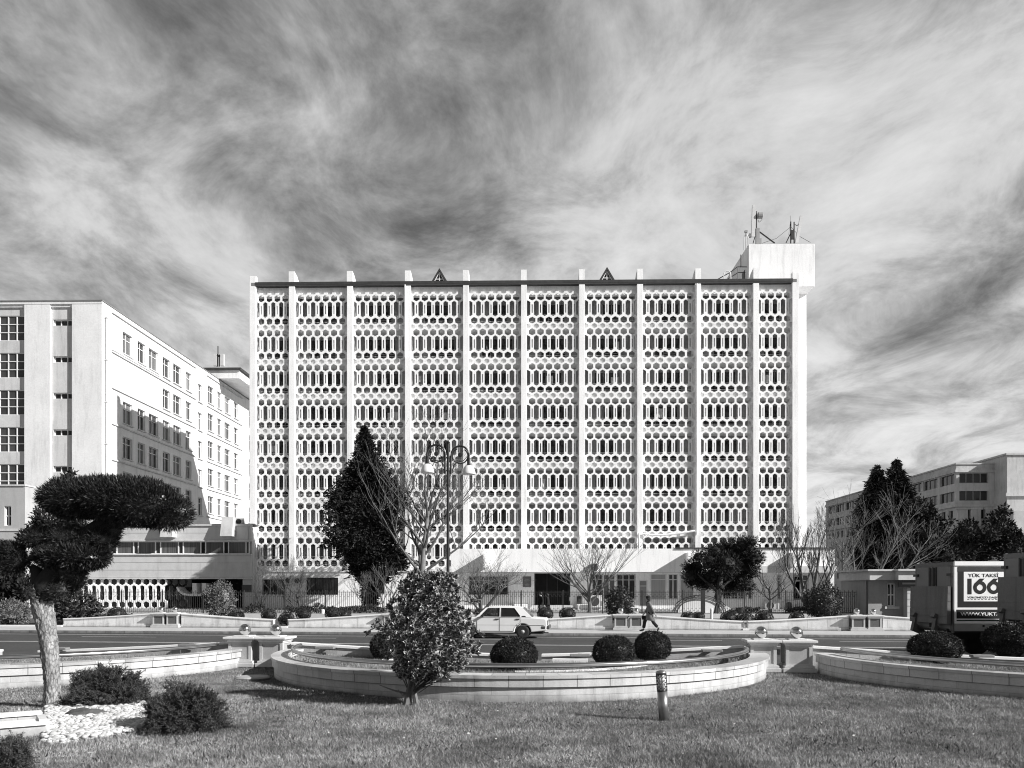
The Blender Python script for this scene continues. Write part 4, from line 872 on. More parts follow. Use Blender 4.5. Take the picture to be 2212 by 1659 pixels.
# ------------------------------------------------------------------ near planters: curved front wall, rail and ramped back wall
MARB = stone('planter_marble', .60, .62, .42, off=.22, joint=.62, rough=.55, mort=.006); MARU = stone('planter_course', .60, .62, 4, off=1.0, joint=.35, rough=.55, mort=.010)
RAILM = mat('rail_metal', .45, .28, .15, 6, metal=1.0)
RAD = 5.95
def arc(tc_, r, a0, a1, n, z=0.0): return [S(tc_+r*math.cos(a), WN-.1+r*math.sin(a), z) for a in np.linspace(a0, a1, n)]
def bed_z(f): return .38+.15*f**1.6
def planter(tc_, label, a0=math.pi*1.005, a1=math.pi*1.995, ramps=True, labs=None):
    t = empty('curved_planter', label, 'planter', S(tc_, WN-RAD, .1), 0)
    def ad(b_, nm, mm, parent=None, **k): o = b_.build(nm, mm, **k); o.parent = parent or t; o.matrix_parent_inverse = Matrix() if parent else Matrix.Translation(-t.location); return o
    n = 72; p = arc(tc_, RAD, a0, a1, n, .1)
    b = MB(); b.sweep(p, [(0, 0), (0, .335), (.30, .335), (.30, 0)]); fw_ = ad(b, 'front_wall', MARB)
    b = MB(); b.sweep(p, [(-.045, .35), (-.045, .50), (.30, .50), (.30, .35)]); ad(b, 'upper_course', MARU)
    b = MB(); b.sweep(p, [(.02, .336), (.02, .349), (.28, .349), (.28, .336)]); ad(b, 'shadow_joint', mat('joint_and_shade_line', .25))
    b = MB(); b.sweep(p, [(-.075, .505), (-.075, .565), (.36, .565), (.36, .505)]); ad(b, 'coping', stone('planter_coping', .66, .62, 4, off=1.0, joint=.6, rough=.5, mort=.006))
    b = MB(); b.sweep(p, [(.05, .501), (.05, .504), (.3, .504), (.3, .501)]); ad(b, 'coping_joint', mat('joint_and_shade_line', .25))
    # soil bed
    b = MB(); q = arc(tc_, RAD-.29, a0, a1, 40, 0); c0 = S(tc_, WN+.15, .52); NS = 8; vs_ = []
    for j in range(NS+1):
        f_ = .02+.98*j/NS; vs_ += [Vector((c0.x+(v.x-c0.x)*f_, c0.y+(v.y-c0.y)*f_, bed_z(f_))) for v in q]
    b.add(vs_, [(j*40+i, j*40+i+1, (j+1)*40+i+1, (j+1)*40+i) for j in range(NS) for i in range(39)]); ad(b, 'soil_bed', SOIL)
    # handrail
    lo_, hi_ = math.pi*1.03, math.pi*1.97
    lo_, hi_ = max(lo_, a0+.02), min(hi_, a1-.02)
    path = arc(tc_, RAD-.42, lo_, hi_, 60, .80)
    b = MB(); b.tube(path, .045, 8); rl = ad(b, 'hand_rail', RAILM, smooth=True); b = MB()
    for k in range(5, 58, 9): b.tube([path[k]+Vector((0,0,-.14)), path[k]], .012, 5)
    ad(b, 'rail_bracket', STEEL, parent=rl)
    return t
planter(TC, 'wide curved marble planter in the middle with a metal rail along its rim')
planter(TC-PITCH, 'curved marble planter at the left, lit white, behind the low spiky shrubs', a0=math.pi*1.45)
planter(TC+PITCH, 'curved marble planter at the right, in shade, below the truck', a1=math.pi*1.62)
# inner kerb curves
b = MB(); b.sweep(arc(TC, 3.3, math.pi*1.0, math.pi*1.30, 20, .40), [(-.13, 0), (.13, 0), (.13, .07), (-.13, .07)]); tag(b.build('inner_kerb', STC), 'white curved inner kerb in the left half of the middle planter', 'kerb')
b = MB(); b.sweep(arc(TC, 3.3, math.pi*1.52, math.pi*2.0, 24, .40), [(-.13, 0), (.13, 0), (.13, .07), (-.13, .07)]); tag(b.build('inner_kerb', STC), 'white curved inner kerb in the right half of the middle planter', 'kerb')
b = MB(); b.sweep([S(tu(1195, WN), WN-.3, .38), S(tu(1270, WN), WN-.3, .38)], [(-.12, 0), (.12, 0), (.12, .1), (-.12, .1)]); tag(b.build('stone_slab', STC), 'pale slab at the foot of the back wall between two globe bushes', 'slab')
# back walls (facing the lawn) with planter lamps
BWM = stone('back_wall_stone', .52, 1.1, 4, off=1.0, joint=.6, mort=.008)
lw = 4.9
def back(t0, t1, h0, h1, lab): return ramp_wall(t0, t1, WN+.05, .2, h0, h1, lab, m=BWM, thick=.2, trim=False, cat='back wall')
back(TL+.83, TC-.55, .56, .30, 'planter back wall falling from the left pillars towards the gap'); back(TC+.55, TR-.83, .30, .56, 'planter back wall rising from the gap to the right pillars')
back(TL-.83-5.4, TL-.83, .30, .56, 'back wall left of the left pillars, sloping up to them'); back(TR+.83, TR+.83+5.2, .56, .30, 'back wall right of the right pillars, sloping down behind a globe bush')
back(TL-.83-12, TL-.83-6.6, .5, .30, 'back wall at the left edge beyond the tree trunk')
lampm = mat('lamp_housing', .22, .5, .15, 5, spec=.5)
def wall_lamp(u, lab, z=.78):
    tt = tu(u, WN); t = empty('planter_lamp', lab, 'lamp', S(tt, WN-.10, z), SA, 'rectangular lamps on the planter back walls')
    b = MB(); b.box(-.25, .25, -.14, .06, -.03, .03); b.build('housing', lampm, t, bevel=.01); b = MB(); b.box(-.23, .23, -.147, -.142, -.02, .015); b.build('lens', mat('lamp_lens', .25, .3, .2, 12), t)
    b = MB(); b.box(-.05, .05, .061, .14, -.03, .03); b.build('bracket', lampm, t)
wall_lamp(413, 'planter lamp on the wall left of the left pillars', .74); wall_lamp(135, 'planter lamp on the wall beside the big tree trunk', .62); wall_lamp(706, 'planter lamp just right of the left pillars', .70)
wall_lamp(1253, 'planter lamp by the gap behind the globe bush', .56); wall_lamp(1536, 'planter lamp just left of the right pillars', .70); wall_lamp(2115, 'planter lamp at the right edge below the truck', .62)
# low planter wall fragment at the lower left corner
CL = MB(); p0, p1 = G(-60, 1606, .2), G(101, 1592, .2); d = (p1-p0); 
CL.sweep([p0, p1], [(0, -.1), (0, .17), (.26, .17), (.26, -.1)]); t = empty('corner_planter_wall', 'low white stepped planter wall with an end post in the lower left corner', 'planter', p1)
bt(CL, 'wall', MARB, t)
b = MB(); b.sweep([p0, p1], [(-.04, .173), (-.04, .22), (.30, .22), (.30, .173)]); bt(b, 'coping', STC, t)
b = MB(); nv = Vector((-d.y, d.x, 0)).normalized(); q0, q1 = p0+nv*.75, p1+nv*.75; b.sweep([q0, q1], [(0, -.1), (0, .21), (.2, .21), (.2, -.1)]); bt(b, 'rear_wall', BWM, t)
b = MB(); b.sweep([q0, q1], [(-.03, .213), (-.03, .25), (.23, .25), (.23, .213)]); bt(b, 'rear_coping', STC, t)
b = MB(); b.cbox(p1+nv*.42+Vector((.06, -.16, .0)), .1, .5, .5, math.atan2(d.y, d.x)); bt(b, 'end_post', PCAP, t)
# stone disc in the lawn and bollard light
p = G(512, 1447, .2); b = MB(); b.lathe([(.01, 0), (.36, 0), (.38, .03), (.34, .06), (.01, .07)], (0, 0, 0), 32); o = b.build('stone_disc', PPAN, smooth=False, loc=GD(546, 18.6, .2)); tag(o, 'flat round stone set in the grass at the foot of the left pillars', 'stone')
BD = G(1434, 1551, .21); BH = .74
t = empty('bollard_light', 'leaning round bollard light with star fretwork in the lawn', 'bollard', BD); t.rotation_euler = (R(-2), R(-3.2), 0)
BRR = .078
b = MB(); b.lathe([(BRR, -.05), (BRR, .42)], (0,0,0), 28); b.build('post', mat('bollard_metal', .32, .35, .2, 4, metal=.8), t, smooth=True)
b = MB(); b.lathe([(BRR*.9, .421), (BRR*.9, .69)], (0,0,0), 28); b.build('diffuser', mat('bollard_diffuser', .80, .4, .06, 12), t, smooth=True)
b = MB(); b.lathe([(BRR+.004, .69), (BRR+.006, .715), (BRR*.85, .735), (.01, .75)], (0,0,0), 28); b.build('cap', mat('bollard_metal', .32), t, smooth=True)
b = MB()
def cyl(a, z): return Vector(((BRR+.001)*math.cos(a), (BRR+.001)*math.sin(a), z))
for i in range(8):
    a0 = 2*math.pi*i/8
    for zc_, rz in ((.465, .045), (.555, .05), (.645, .045)):
        aa = a0 + (.39 if zc_ == .555 else 0); st = [(rz*(1 if k % 2 == 0 else .45)) for k in range(12)]
        b.tube([cyl(aa+st[k % 12]/BRR*math.cos(math.pi*k/6)*.62, zc_+st[k % 12]*math.sin(math.pi*k/6)) for k in range(13)], .0045, 4, caps=False)
b.lathe([(BRR+.003, .418), (BRR+.003, .43)], (0,0,0), 28); b.lathe([(BRR+.003, .68), (BRR+.003, .689)], (0,0,0), 28); b.build('fretwork', DARKM, t)
# ------------------------------------------------------------------ railing fence on the terrace
FH, FB = 1.5, .47
def fence_panel_meshes(W):
    rails = MB(); rails.box(0, W, -.02, .02, FH-.04, FH); rails.box(0, W, -.02, .02, .06, .10)
    bars = MB(); n = round(W/.138); p = W/n
    for i in range(1, n): x = i*p; bars.box(x-.011, x+.011, -.011, .011, 0.101 if i % 2 else .02, FH-.041); 
    for i in range(1, n): 
        if i % 2: bars.box(i*p-.011, i*p+.011, -.011, .011, FH+.001, FH+.11)
    sc = MB()
    for z0, sg in ((FH-.24, 1), (.28, -1)):
        pts = []
        for k in range(n*6+1):
            x = k*p/6; ph = math.pi*x/p; y = math.sin(ph); s_ = (abs(y)**.45)*(1 if y >= 0 else -1); pts.append((x, -.014, z0+.09*s_))
        sc.tube(pts, .010, 4)
    return rails.mesh('rail', DARKM), bars.mesh('bars', DARKM), sc.mesh('scrollwork', DARKM)
def fence(us, label):
    xs = [P(u, HOR, YF).x for u in us]; t = empty('railing_fence', label, 'fence', (xs[0], YF, FB))
    cache = {}
    for i in range(len(xs)-1):
        W = xs[i+1]-xs[i]; key = round(W, 1)
        if key not in cache: cache[key] = fence_panel_meshes(W)
        for me in cache[key]: o = link(me.name, me, None, t); o.location = (xs[i]-xs[0], 0, 0)
    pb = MB(); pb.box(-.04, .04, -.04, .04, -.05, FH+.06); pb.lathe([(.03, FH+.061), (.045, FH+.09), (.01, FH+.13)], (0,0,0), 8); pme = pb.mesh('post', DARKM)
    for x in xs: o = link('post', pme, None, t); o.location = (x-xs[0], 0, 0)
    return t
z5 = lambda x: zoom5(x, 0)[0]; z6 = lambda x: zoom6(x, 0)[0]; z7 = lambda x: zoom7(x, 0)[0]
s5 = 88.2
fence([z5(45)-s5*k for k in range(6, 0, -1)] + [z5(45), z5(497), z5(948), z5(1400), z5(1850), z6(615), z6(1065), z6(1527), z6(1965), z7(465), z7(915), z7(1140)], 'long black railing fence with scrolled bars in front of the buildings')
fence([z7(1300), z7(1597), z7(2055), z7(2055)+89, z7(2055)+178, z7(2055)+267], 'black railing fence to the right of the arched canopy gate')
# arched canopy behind the fence
AY = YF+1.6; ca = zoom7(1110, 1035); t = empty('arched_canopy', 'low white arched canopy with thin dark ribs behind the fence, left of the pine trunk', 'canopy', P(*ca, AY))
cx = P(zoom7(1110, 0)[0], HOR, AY).x; hw_ = P(zoom7(1420, 0)[0], HOR, AY).x-cx; ht = P(*zoom7(1110, 835), AY).z-.45
def arch(r, y, n=24): return [Vector((cx+hw_*r*math.cos(math.pi-a), y, .45+ht*r*math.sin(a))) for a in np.linspace(0, math.pi, n)]
b = MB(); A1, A2 = arch(.80, AY+.02), arch(.80, AY+1.6); b.add(A1+A2, [(i, i+1, len(A1)+i+1, len(A1)+i) for i in range(len(A1)-1)]+[tuple(range(len(A1)))]); bt(b, 'shell', mat('canopy_white', .8, .5, .06, 1.5, stain=.1), t)
b = MB()
for r_ in (.82, .91, 1.0): b.tube(arch(r_, AY-.05-(.82-r_)*1.0), .035, 5)
for a in (.5, .95, 1.4, 1.75, 2.2, 2.65): b.tube([(cx+hw_*.82*math.cos(math.pi-a), AY-.05, .45+ht*.82*math.sin(a)), (cx+hw_*math.cos(math.pi-a+.05), AY+.13, .45+ht*math.sin(a-.05))], .025, 4)
bt(b, 'rib', mat('rib_grey', .12, .5, .1, 4), t)
b = MB()
for s_ in (-1, 1): b.prism([(cx+s_*hw_*.82, AY+.1, .45), (cx+s_*hw_*1.12, AY+.1, .75), (cx+s_*hw_*.86, AY+.1, 1.05)], (0, .08, 0))
b.box(cx-hw_*.95, cx+hw_*.95, AY+.15, AY+1.7, .43, .50); bt(b, 'wing_panel', mat('canopy_white', .8), t)
b = MB(); q = P(zoom7(1140, 0)[0], HOR, YF).x; b.box(q-.14, q+.14, YF-.06, YF+.12, .42, 2.15); b.box(q-.2, q+.2, YF-.1, YF+.16, 2.151, 2.2); tag(b.build('gate_post', DARKM), 'thick dark gate post in the fence left of the pine trunk', 'post')
# small things on the terrace
p = P(*zoom7(1550, 1045), YF-.6); b = MB(); b.lathe([(.10, 0), (.17, .05), (.27, .3), (.30, .42), (.26, .42), (.2, .1)], (0,0,0), 20); b.build('plant_pot', mat('pot_dark', .03, .4, .2, 8, spec=.5), loc=(p.x, YF-.55, .16+.31)); tag(bpy.data.objects['plant_pot'], 'dark glazed pot on the kerb right of the pine trunk', 'pot')
p = P(*zoom7(1230, 1060), YF-1.6); b = MB(); b.lathe([(.10, 0), (.10, .62), (.07, .7), (.01, .71)], (0,0,0), 14); b.build('short_post', STC, loc=(p.x, YF-1.7, .16)); tag(bpy.data.objects['short_post'], 'short pale post just left of the pine trunk', 'post')
p = P(*zoom5(918, 1360), YF-1); b = MB(); b.lathe([(.12, 0), (.12, .26), (.10, .28), (.01, .28)], (0,0,0), 14); b.build('paint_bucket', STC, loc=(p.x, YF-1.05, .475)); tag(bpy.data.objects['paint_bucket'], 'small white bucket standing on the kerb below the fence', 'bucket')
# ------------------------------------------------------------------ street lamp with two scrolled arms
LD = 42.0; zl_ = lambda x, y: ((1640+x*.19892)*.54, (1640+y*.19892)*.54)
LX = GD(zl_(765, 0)[0], LD, 0); ls = LD/F
def LP(x, y, dy=0): p = PD(*zl_(x, y), LD); p.y += dy; return p
t = empty('street_lamp', 'tall black street lamp with two scrolled arms and white bell shades', 'street lamp', Vector((LX.x, LX.y, .13)))
b = MB(); b.lathe([(.24, 0), (.24, .25), (.14, .4), (.11, 1.2), (.085, 1.3), (.075, 5.0), (.068, LP(770, 680).z-.13)], (LX.x, LX.y, .13), 14)
for y in (960, 1220, 1505): b.lathe([(.06, -.05), (.10, -.03), (.10, .03), (.06, .05)], (LX.x, LX.y, LP(765, y).z), 12)
b.lathe([(.06, -.08), (.11, 0), (.05, .07), (.02, .12), (.015, .40)], (LX.x, LX.y, LP(772, 655).z), 12); bt(b, 'pole', mat('lamp_black', .022, .4, .2, 5, spec=.45), t)
for sgn, cx_, cy_, rr_, lx, ly, rx in ((-1, 530, 880, 178, 350, 935, 705), (1, 1010, 905, 178, 1182, 965, 822)):
    b = MB(); pts = [LP(rx, 1290), LP(rx, 960)]
    for a in np.linspace(0, math.pi, 16): pts.append(LP(cx_-sgn*rr_*math.cos(a), cy_-rr_*math.sin(a)*1.0))
    pts.append(LP(lx, ly)); b.tube(pts, .052, 6)
    sp = [LP(cx_+sgn*(rr_-25)*math.cos(a)*(1-.045*max(0, a-1.2)), cy_-(rr_-25)*math.sin(a)*(1-.045*max(0, a-1.2))+20) for a in np.linspace(.9, -4.3, 26)]
    b.tube(sp, .034, 5); b.tube([LP(cx_+sgn*140, cy_+30), LP(cx_+sgn*60, cy_+120), LP(cx_-sgn*60, cy_+150), LP(cx_-sgn*130, cy_+200), LP(cx_-sgn*155, cy_+290), LP(cx_-sgn*140, cy_+335), LP(cx_-sgn*115, cy_+320)], .02, 5)
    b.lathe([(.01, -.05), (.10, -.04), (.12, 0), (.10, .04), (.01, .05)], LP(cx_, cy_), 18, 'Y'); ar = bt(b, 'arm', mat('lamp_black', .022), t)
    p = LP(lx, ly); b = MB(); k = LD/F*.107
    b.lathe([(.08, .02), (.10, 0), (.10, -.06), (.09, -.065), (.09, -.33), (.11, -.345), (.15, -.37), (.15, -.40)], (p.x, p.y, p.z), 16); hd = bt(b, 'lamp_socket', mat('lamp_black', .022), t)
    b = MB(); b.lathe([(.14, -.38), (.19, -.41), (.27, -.52), (.335, -.70), (.35, -.80), (.34, -.84), (.24, -.85), (.01, -.85)], (p.x, p.y, p.z), 24); bt(b, 'lamp_shade', mat('opal_shade', .74, .3, .05, 3, spec=.5), t, smooth=True)
# ------------------------------------------------------------------ white saloon car (local: x forward, y left, z up)
CARW = mat('car_paint', .82, .28, .05, 1.5, spec=.5); TINT = mat('tinted_glass', .015, .05, .2, 2, spec=.6); RUB = mat('rubber', .03, .7, .3, 8); TRIMB = mat('black_trim', .025, .5, .2, 5)
def glass_clear(name, mixf, g=.02):
    m = bpy.data.materials.new(name); m.use_nodes = True; nt = m.node_tree; N = nt.nodes; L = nt.links; b = N['Principled BSDF']; b.inputs['Base Color'].default_value = (g, g, g, 1); b.inputs['Roughness'].default_value = .04
    tr = N.new('ShaderNodeBsdfTransparent'); mx = N.new('ShaderNodeMixShader'); mx.inputs[0].default_value = mixf; L.new(tr.outputs[0], mx.inputs[1]); L.new(b.outputs[0], mx.inputs[2]); L.new(mx.outputs[0], N['Material Output'].inputs[0]); return m
CLEAR = glass_clear('clear_window', .45)
wc = (GD(1129, 36.6, 0)-O_).dot(NN); tcar = tu(1129, wc)
CAR = empty('white_saloon_car', 'white boxy four door saloon car driving left on the far lane', 'car', S(tcar, wc+.8, .004), SA+math.pi)
def arcw(cx, r, a0, a1, n=10): return [(cx+r*math.cos(a), .3+r*math.sin(a)) for a in np.linspace(a0, a1, n)]
prof = [(-1.05,.38), (-1.07,.62), (-1.05,.83), (-.98,.885), (-.36,.93), (2.06,.945), (2.9,.865), (3.02,.83), (3.05,.60), (3.03,.36), (2.80,.27)]
prof += [(2.424+.36*math.cos(a), .3+.36*math.sin(a)) for a in np.linspace(-.05, math.pi+.05, 12)]
prof += [(2.0,.25), (.42,.25)]
prof += [(.36*math.cos(a), .3+.36*math.sin(a)) for a in np.linspace(-.05, math.pi+.05, 12)] + [(-.42,.28), (-.9,.33)]
me = plate(prof, [], 1.60, 'body', bevel=.045); me.materials.append(CARW)
for p in me.polygons: p.use_smooth = False
link('body', me, None, CAR)
# greenhouse: side frames with real openings, leaning inwards
def lean(me, side):
    for v in me.vertices:
        x, y, z = v.co; v.co.y = side*(.775-(z-.93)*.36) + (y)
SIDE_O = [(-.42,.935), (2.10,.94), (1.66,1.36), (1.45,1.395), (.75,1.405), (.12,1.375), (.0,1.34)]
WF = [(1.90,.975), (1.56,1.335), (1.035,1.345), (1.035,.965)]; WR_ = [(.97,.965), (.97,1.345), (.38,1.335), (.12,1.0), (.12,.965)]
for s_ in (1, -1):
    me = plate(SIDE_O, [WF, WR_], .03, 'pillar_frame'); lean(me, s_); me.materials.append(CARW); link('pillar_frame', me, None, CAR)
    for poly, nm, m_ in ((WF, 'window', CLEAR), (WR_, 'window', TINT)):
        me = plate(poly, [], .008, nm); lean(me, s_)
        for v in me.vertices: v.co.y -= s_*.01
        me.materials.append(m_); link(nm, me, None, CAR)
    for poly in (WF, WR_):                                                # thin black seals
        b = MB(); q = [(x, s_*(.775-(z-.93)*.36+.017), z) for x, z in poly]; b.tube(q+[q[0]], .009, 4); b.build('window_seal', TRIMB, CAR)
    b = MB(); q = [(.06,.955), (-.17,.945), (-.10,1.0), (.04,1.0)]; b.add([(x, s_*(.775-(z-.93)*.36+.019), z) for x, z in q], [(0,1,2,3)]); b.build('vent', TRIMB, CAR)
    for d0, d1, hx in ((1.035, 2.03, 1.14), (.10, 1.025, .22)):            # doors
        if d0 > 1: dp = [(d0,.33), (d1-.02,.33), (d1,.38), (d1,.93), (d0,.93)]
        else: dp = [(.40,.33), (d1,.33), (d1,.93), (d0,.93), (d0,.72), (.26,.62), (.37,.48)]
        me = plate(dp, [], .012, 'door'); me.transform(Matrix.Translation((0, s_*.803, 0))); me.materials.append(CARW); dr = link('door', me, None, CAR)
        b = MB(); q = [(x, s_*.812, z) for x, z in dp]; b.tube(q+[q[0]], .0065, 4); b.build('door_gap', mat('door_gap', .12, .8), dr)
        b = MB(); b.box(hx-.075, hx+.085, *sorted((s_*.811, s_*.835)), .835, .878); b.build('handle', TRIMB, dr)
    b = MB(); b.box(-.95, 3.0, *sorted((s_*.801, s_*.812)), .585, .60); b.box(.40, 2.0, *sorted((s_*.798, s_*.81)), .25, .30); b.build('side_moulding', mat('moulding_grey', .35, .4, .1, 3), CAR)
    b = MB(); b.cbox((1.78, s_*.90, 1.0), .09, .17, .11); b.build('mirror', TRIMB, CAR, bevel=.02)
b = MB(); st = [(.02,1.35,.52), (.12,1.39,.57), (.4,1.415,.59), (.75,1.43,.60), (1.2,1.425,.60), (1.5,1.405,.585), (1.64,1.375,.56)]; vs = []; k = 9
for x, z, hw in st:
    for i in range(k): y = -hw*1.03+2.06*hw*i/(k-1); vs.append((x, y, z-.045*abs(y/hw)**3))
b.add(vs, [(i*k+j, (i+1)*k+j, (i+1)*k+j+1, i*k+j+1) for i in range(len(st)-1) for j in range(k-1)]); o = b.build('roof', CARW, CAR, smooth=True); sd = o.modifiers.new('solid', 'SOLIDIFY'); sd.thickness = .03
for nm, x0_, z0, x1_, z1 in (('windscreen', 2.09, .95, 1.655, 1.365), ('rear_window', -.37, .945, .015, 1.34)):
    b = MB(); b.add([(x0_, -.72, z0), (x0_, .72, z0), (x1_, .585, z1), (x1_, -.585, z1)], [(0,1,2,3)]); b.build(nm, CLEAR if nm == 'windscreen' else TINT, CAR)
    b = MB(); q = [(x0_, -.73, z0), (x0_, .73, z0), (x1_, .59, z1), (x1_, -.59, z1)]; b.tube(q+[q[0]], .014, 4); b.build('window_seal', TRIMB, CAR)
b = MB(); b.box(-1.17, -1.0, -.78, .78, .42, .56); b.box(-1.0, -.82, .755, .815, .43, .55); b.box(-1.0, -.82, -.815, -.755, .43, .55); b.build('bumper', mat('bumper_grey', .07, .5, .2, 4, spec=.5), CAR, bevel=.02)
b = MB(); b.box(3.06, 3.17, -.78, .78, .40, .54); b.box(2.9, 3.06, .755, .815, .41, .53); b.build('bumper', mat('bumper_grey', .07), CAR, bevel=.02)
for s_ in (1, -1):
    b = MB(); b.box(-1.10, -1.06, *sorted((s_*.50, s_*.77)), .60, .80); b.build('tail_light', mat('tail_lens', .10, .25, .2, 10, spec=.5), CAR, bevel=.01)
    b = MB(); b.box(3.045, 3.075, *sorted((s_*.46, s_*.74)), .60, .78); b.build('headlight', mat('head_lens', .5, .15, .1, 10, spec=.6), CAR, bevel=.01)
    for x in (0, 2.424):
        b = MB(); b.lathe([(.20, -.085), (.27, -.09), (.298, -.06), (.30, 0), (.298, .06), (.27, .09), (.20, .085)], (0,0,0), 28, 'Y'); wt = b.build('wheel', RUB, CAR, smooth=True, loc=(x, s_*.70, .30))
        b = MB(); b.lathe([(.20, s_*.05), (.205, s_*.082), (.185, s_*.085), (.165, s_*.06), (.10, s_*.07), (.085, s_*.085), (.05, s_*.09), (.045, s_*.10), (.01, s_*.10)], (0,0,0), 24, 'Y'); b.build('rim', mat('rim_steel', .42, .45, .25, 8, metal=.2), wt, smooth=True)
        b = MB(); [b.cbox((.13*math.cos(a), s_*.072, .13*math.sin(a)), .035, .012, .035) for a in np.linspace(0, 2*math.pi, 9)[:-1]]; b.build('rim_slots', TRIMB, wt)
b = MB(); b.box(3.052, 3.07, -.44, .44, .58, .79); b.build('grille', TRIMB, CAR)
b = MB(); b.box(-.9, 2.7, -.6, .6, .20, .26); b.tube([(-1.12, .35, .24), (-.6, .35, .24)], .025, 6); b.build('underbody', TRIMB, CAR)
b = MB(); 
for s_ in (.36, -.36): b.box(.86, 1.0, s_-.24, s_+.24, .40, 1.02); b.cbox((.86, s_, 1.12), .08, .24, .16); b.box(1.0, 1.45, s_-.24, s_+.24, .38, .5)
b.box(-.1, .1, -.6, .6, .4, 1.0); b.build('seat', mat('seat_cloth', .05, .9, .2, 5), CAR)
b = MB(); b.lathe([(.165, -.012), (.185, 0), (.165, .012), (.15, 0)], (0,0,0), 20, 'X'); o = b.build('steering_wheel', TRIMB, CAR); o.location = (1.58, .36, .93); o.rotation_euler = (0, R(-25), 0)
b = MB(); b.box(1.72, 2.05, -.68, .68, .78, .945); b.build('dashboard', TRIMB, CAR)
# ------------------------------------------------------------------ people
SKIN = mat('skin', .38, .6, .08, 8); HAIRM = mat('dark_hair', .02, .5, .2, 20)
def person(label, loc, rz, J, coat=None, trousers=None, shoes=None, hat=None, scarf=None, hair=True, extra=None, scale=1.0):
    """J: joints in metres, x = the way the person faces, y = left. One skinned surface from head to feet and fingertips."""
    t = empty('person', label, 'person', loc, rz); t.scale = (scale,)*3
    V, Rr, Eg, ix = [], [], [], {}
    def v(n, p, r, link_=None):
        ix[n] = len(V); V.append(Vector(p)); Rr.append(r)
        if link_ is not None: Eg.append((ix[link_], ix[n]))
    v('pelvis', J['pelvis'], (.13, .10)); v('waist', J['waist'], (.115, .09), 'pelvis'); v('chest', J['chest'], (.13, .10), 'waist'); v('upper', J['upper'], (.10, .075), 'chest')
    v('neck', J['neck'], .05, 'upper'); h = Vector(J['head']); f = Vector(J.get('face', (1, 0, 0))).normalized()
    v('jaw', h+f*.01+Vector((0,0,-.09)), (.058, .062), 'neck'); v('mid', h, (.076, .088), 'jaw'); v('crown', h+Vector((0,0,.085))-f*.01, (.06, .07), 'mid')
    v('chin', h+f*.075+Vector((0,0,-.085)), .026, 'jaw'); v('nose', h+f*.112+Vector((0,0,-.012)), .012, 'mid')
    for s_, q in ((1, 'l'), (-1, 'r')):
        v('sh'+q, J['sh'+q], .06, 'upper'); v('el'+q, J['el'+q], .042, 'sh'+q); v('wr'+q, J['wr'+q], .028, 'el'+q)
        d = (Vector(J['wr'+q])-Vector(J['el'+q])).normalized(); sd = Vector(J.get('palm'+q, (0, s_, 0))); sd = (sd-d*sd.dot(d)).normalized(); ac = d.cross(sd)
        pm = Vector(J['wr'+q])+d*.075; v('pm'+q, pm, (.022, .036), 'wr'+q)
        for k, (o, ln) in enumerate(((-.028, .062), (-.010, .074), (.010, .070), (.027, .056))):
            a = pm+d*.02+ac*o; v('f%d%s' % (k, q), a+d*.018, .009, 'pm'+q); v('g%d%s' % (k, q), a+d*(.018+ln*.55)-sd*.012, .008, 'f%d%s' % (k, q)); v('h%d%s' % (k, q), a+d*(.018+ln)-sd*.034, .0065, 'g%d%s' % (k, q))
        v('t0'+q, pm-d*.03+ac*-.035, .011, 'pm'+q); v('t1'+q, pm+d*.02+ac*-.062, .0085, 't0'+q)
        v('hp'+q, J['hp'+q], .095, 'pelvis'); v('kn'+q, J['kn'+q], .062, 'hp'+q); v('an'+q, J['an'+q], .042, 'kn'+q); v('to'+q, J['to'+q], .032, 'an'+q)
    me = skin_mesh(V, Eg, Rr, 'body', 1); me.materials.append(SKIN); link('body', me, None, t)
    b = MB()                                                             # eyes, brow, mouth, ears on the head
    sdv = Vector((0,0,1)).cross(f)
    for s_ in (1, -1):
        b.sphere(h+f*.082+sdv*.032*s_+Vector((0,0,.012)), .011, 8, 6); b.cbox(h+f*.086+sdv*.032*s_+Vector((0,0,.034)), .008, .034, .008, math.atan2(f.y, f.x))
    b.cbox(h+f*.084+Vector((0,0,-.052)), .010, .045, .009, math.atan2(f.y, f.x)); b.build('face_features', mat('feature', .05, .5), t)
    b = MB(); [b.sphere(h+sdv*.085*s_+Vector((0,0,-.005))-f*.01, .022, 8, 6) for s_ in (1, -1)]; b.build('ear', SKIN, t, smooth=True)
    if hair:
        b = MB(); b.sphere(h-f*.022+Vector((0,0,.022)), .108, 16, 10); b.sphere(h-f*.06+Vector((0,0,-.06)), .07, 12, 8); b.build('hair', HAIRM, t, smooth=True)
    def cloth(nm, vs, es, rs, m_, sub=1):
        me = skin_mesh(vs, es, rs, nm, sub); me.materials.append(m_); return link(nm, me, None, t)
    if trousers:
        vs, es, rs = [J['pelvis']], [], [(.145, .12)]
        for q in 'lr':
            i = len(vs); kn, an, hp = Vector(J['kn'+q]), Vector(J['an'+q]), Vector(J['hp'+q]); vs += [hp, kn, kn.lerp(an, .5), kn.lerp(an, .90)]; es += [(0, i), (i, i+1), (i+1, i+2), (i+2, i+3)]; rs += [.115, .088, .085, .10]
        cloth('trousers', vs, es, rs, trousers)
    if shoes:
        for q in 'lr':
            an, to = Vector(J['an'+q]), Vector(J['to'+q]); dr_ = (to-an); cloth('shoe', [an+Vector((0,0,.05)), an+Vector((0,0,-.02))-dr_*.18, an.lerp(to, .5)+Vector((0,0,-.005)), to+dr_.normalized()*.05], [(0,1),(1,2),(2,3)], [.052, .052, .047, .034], shoes)
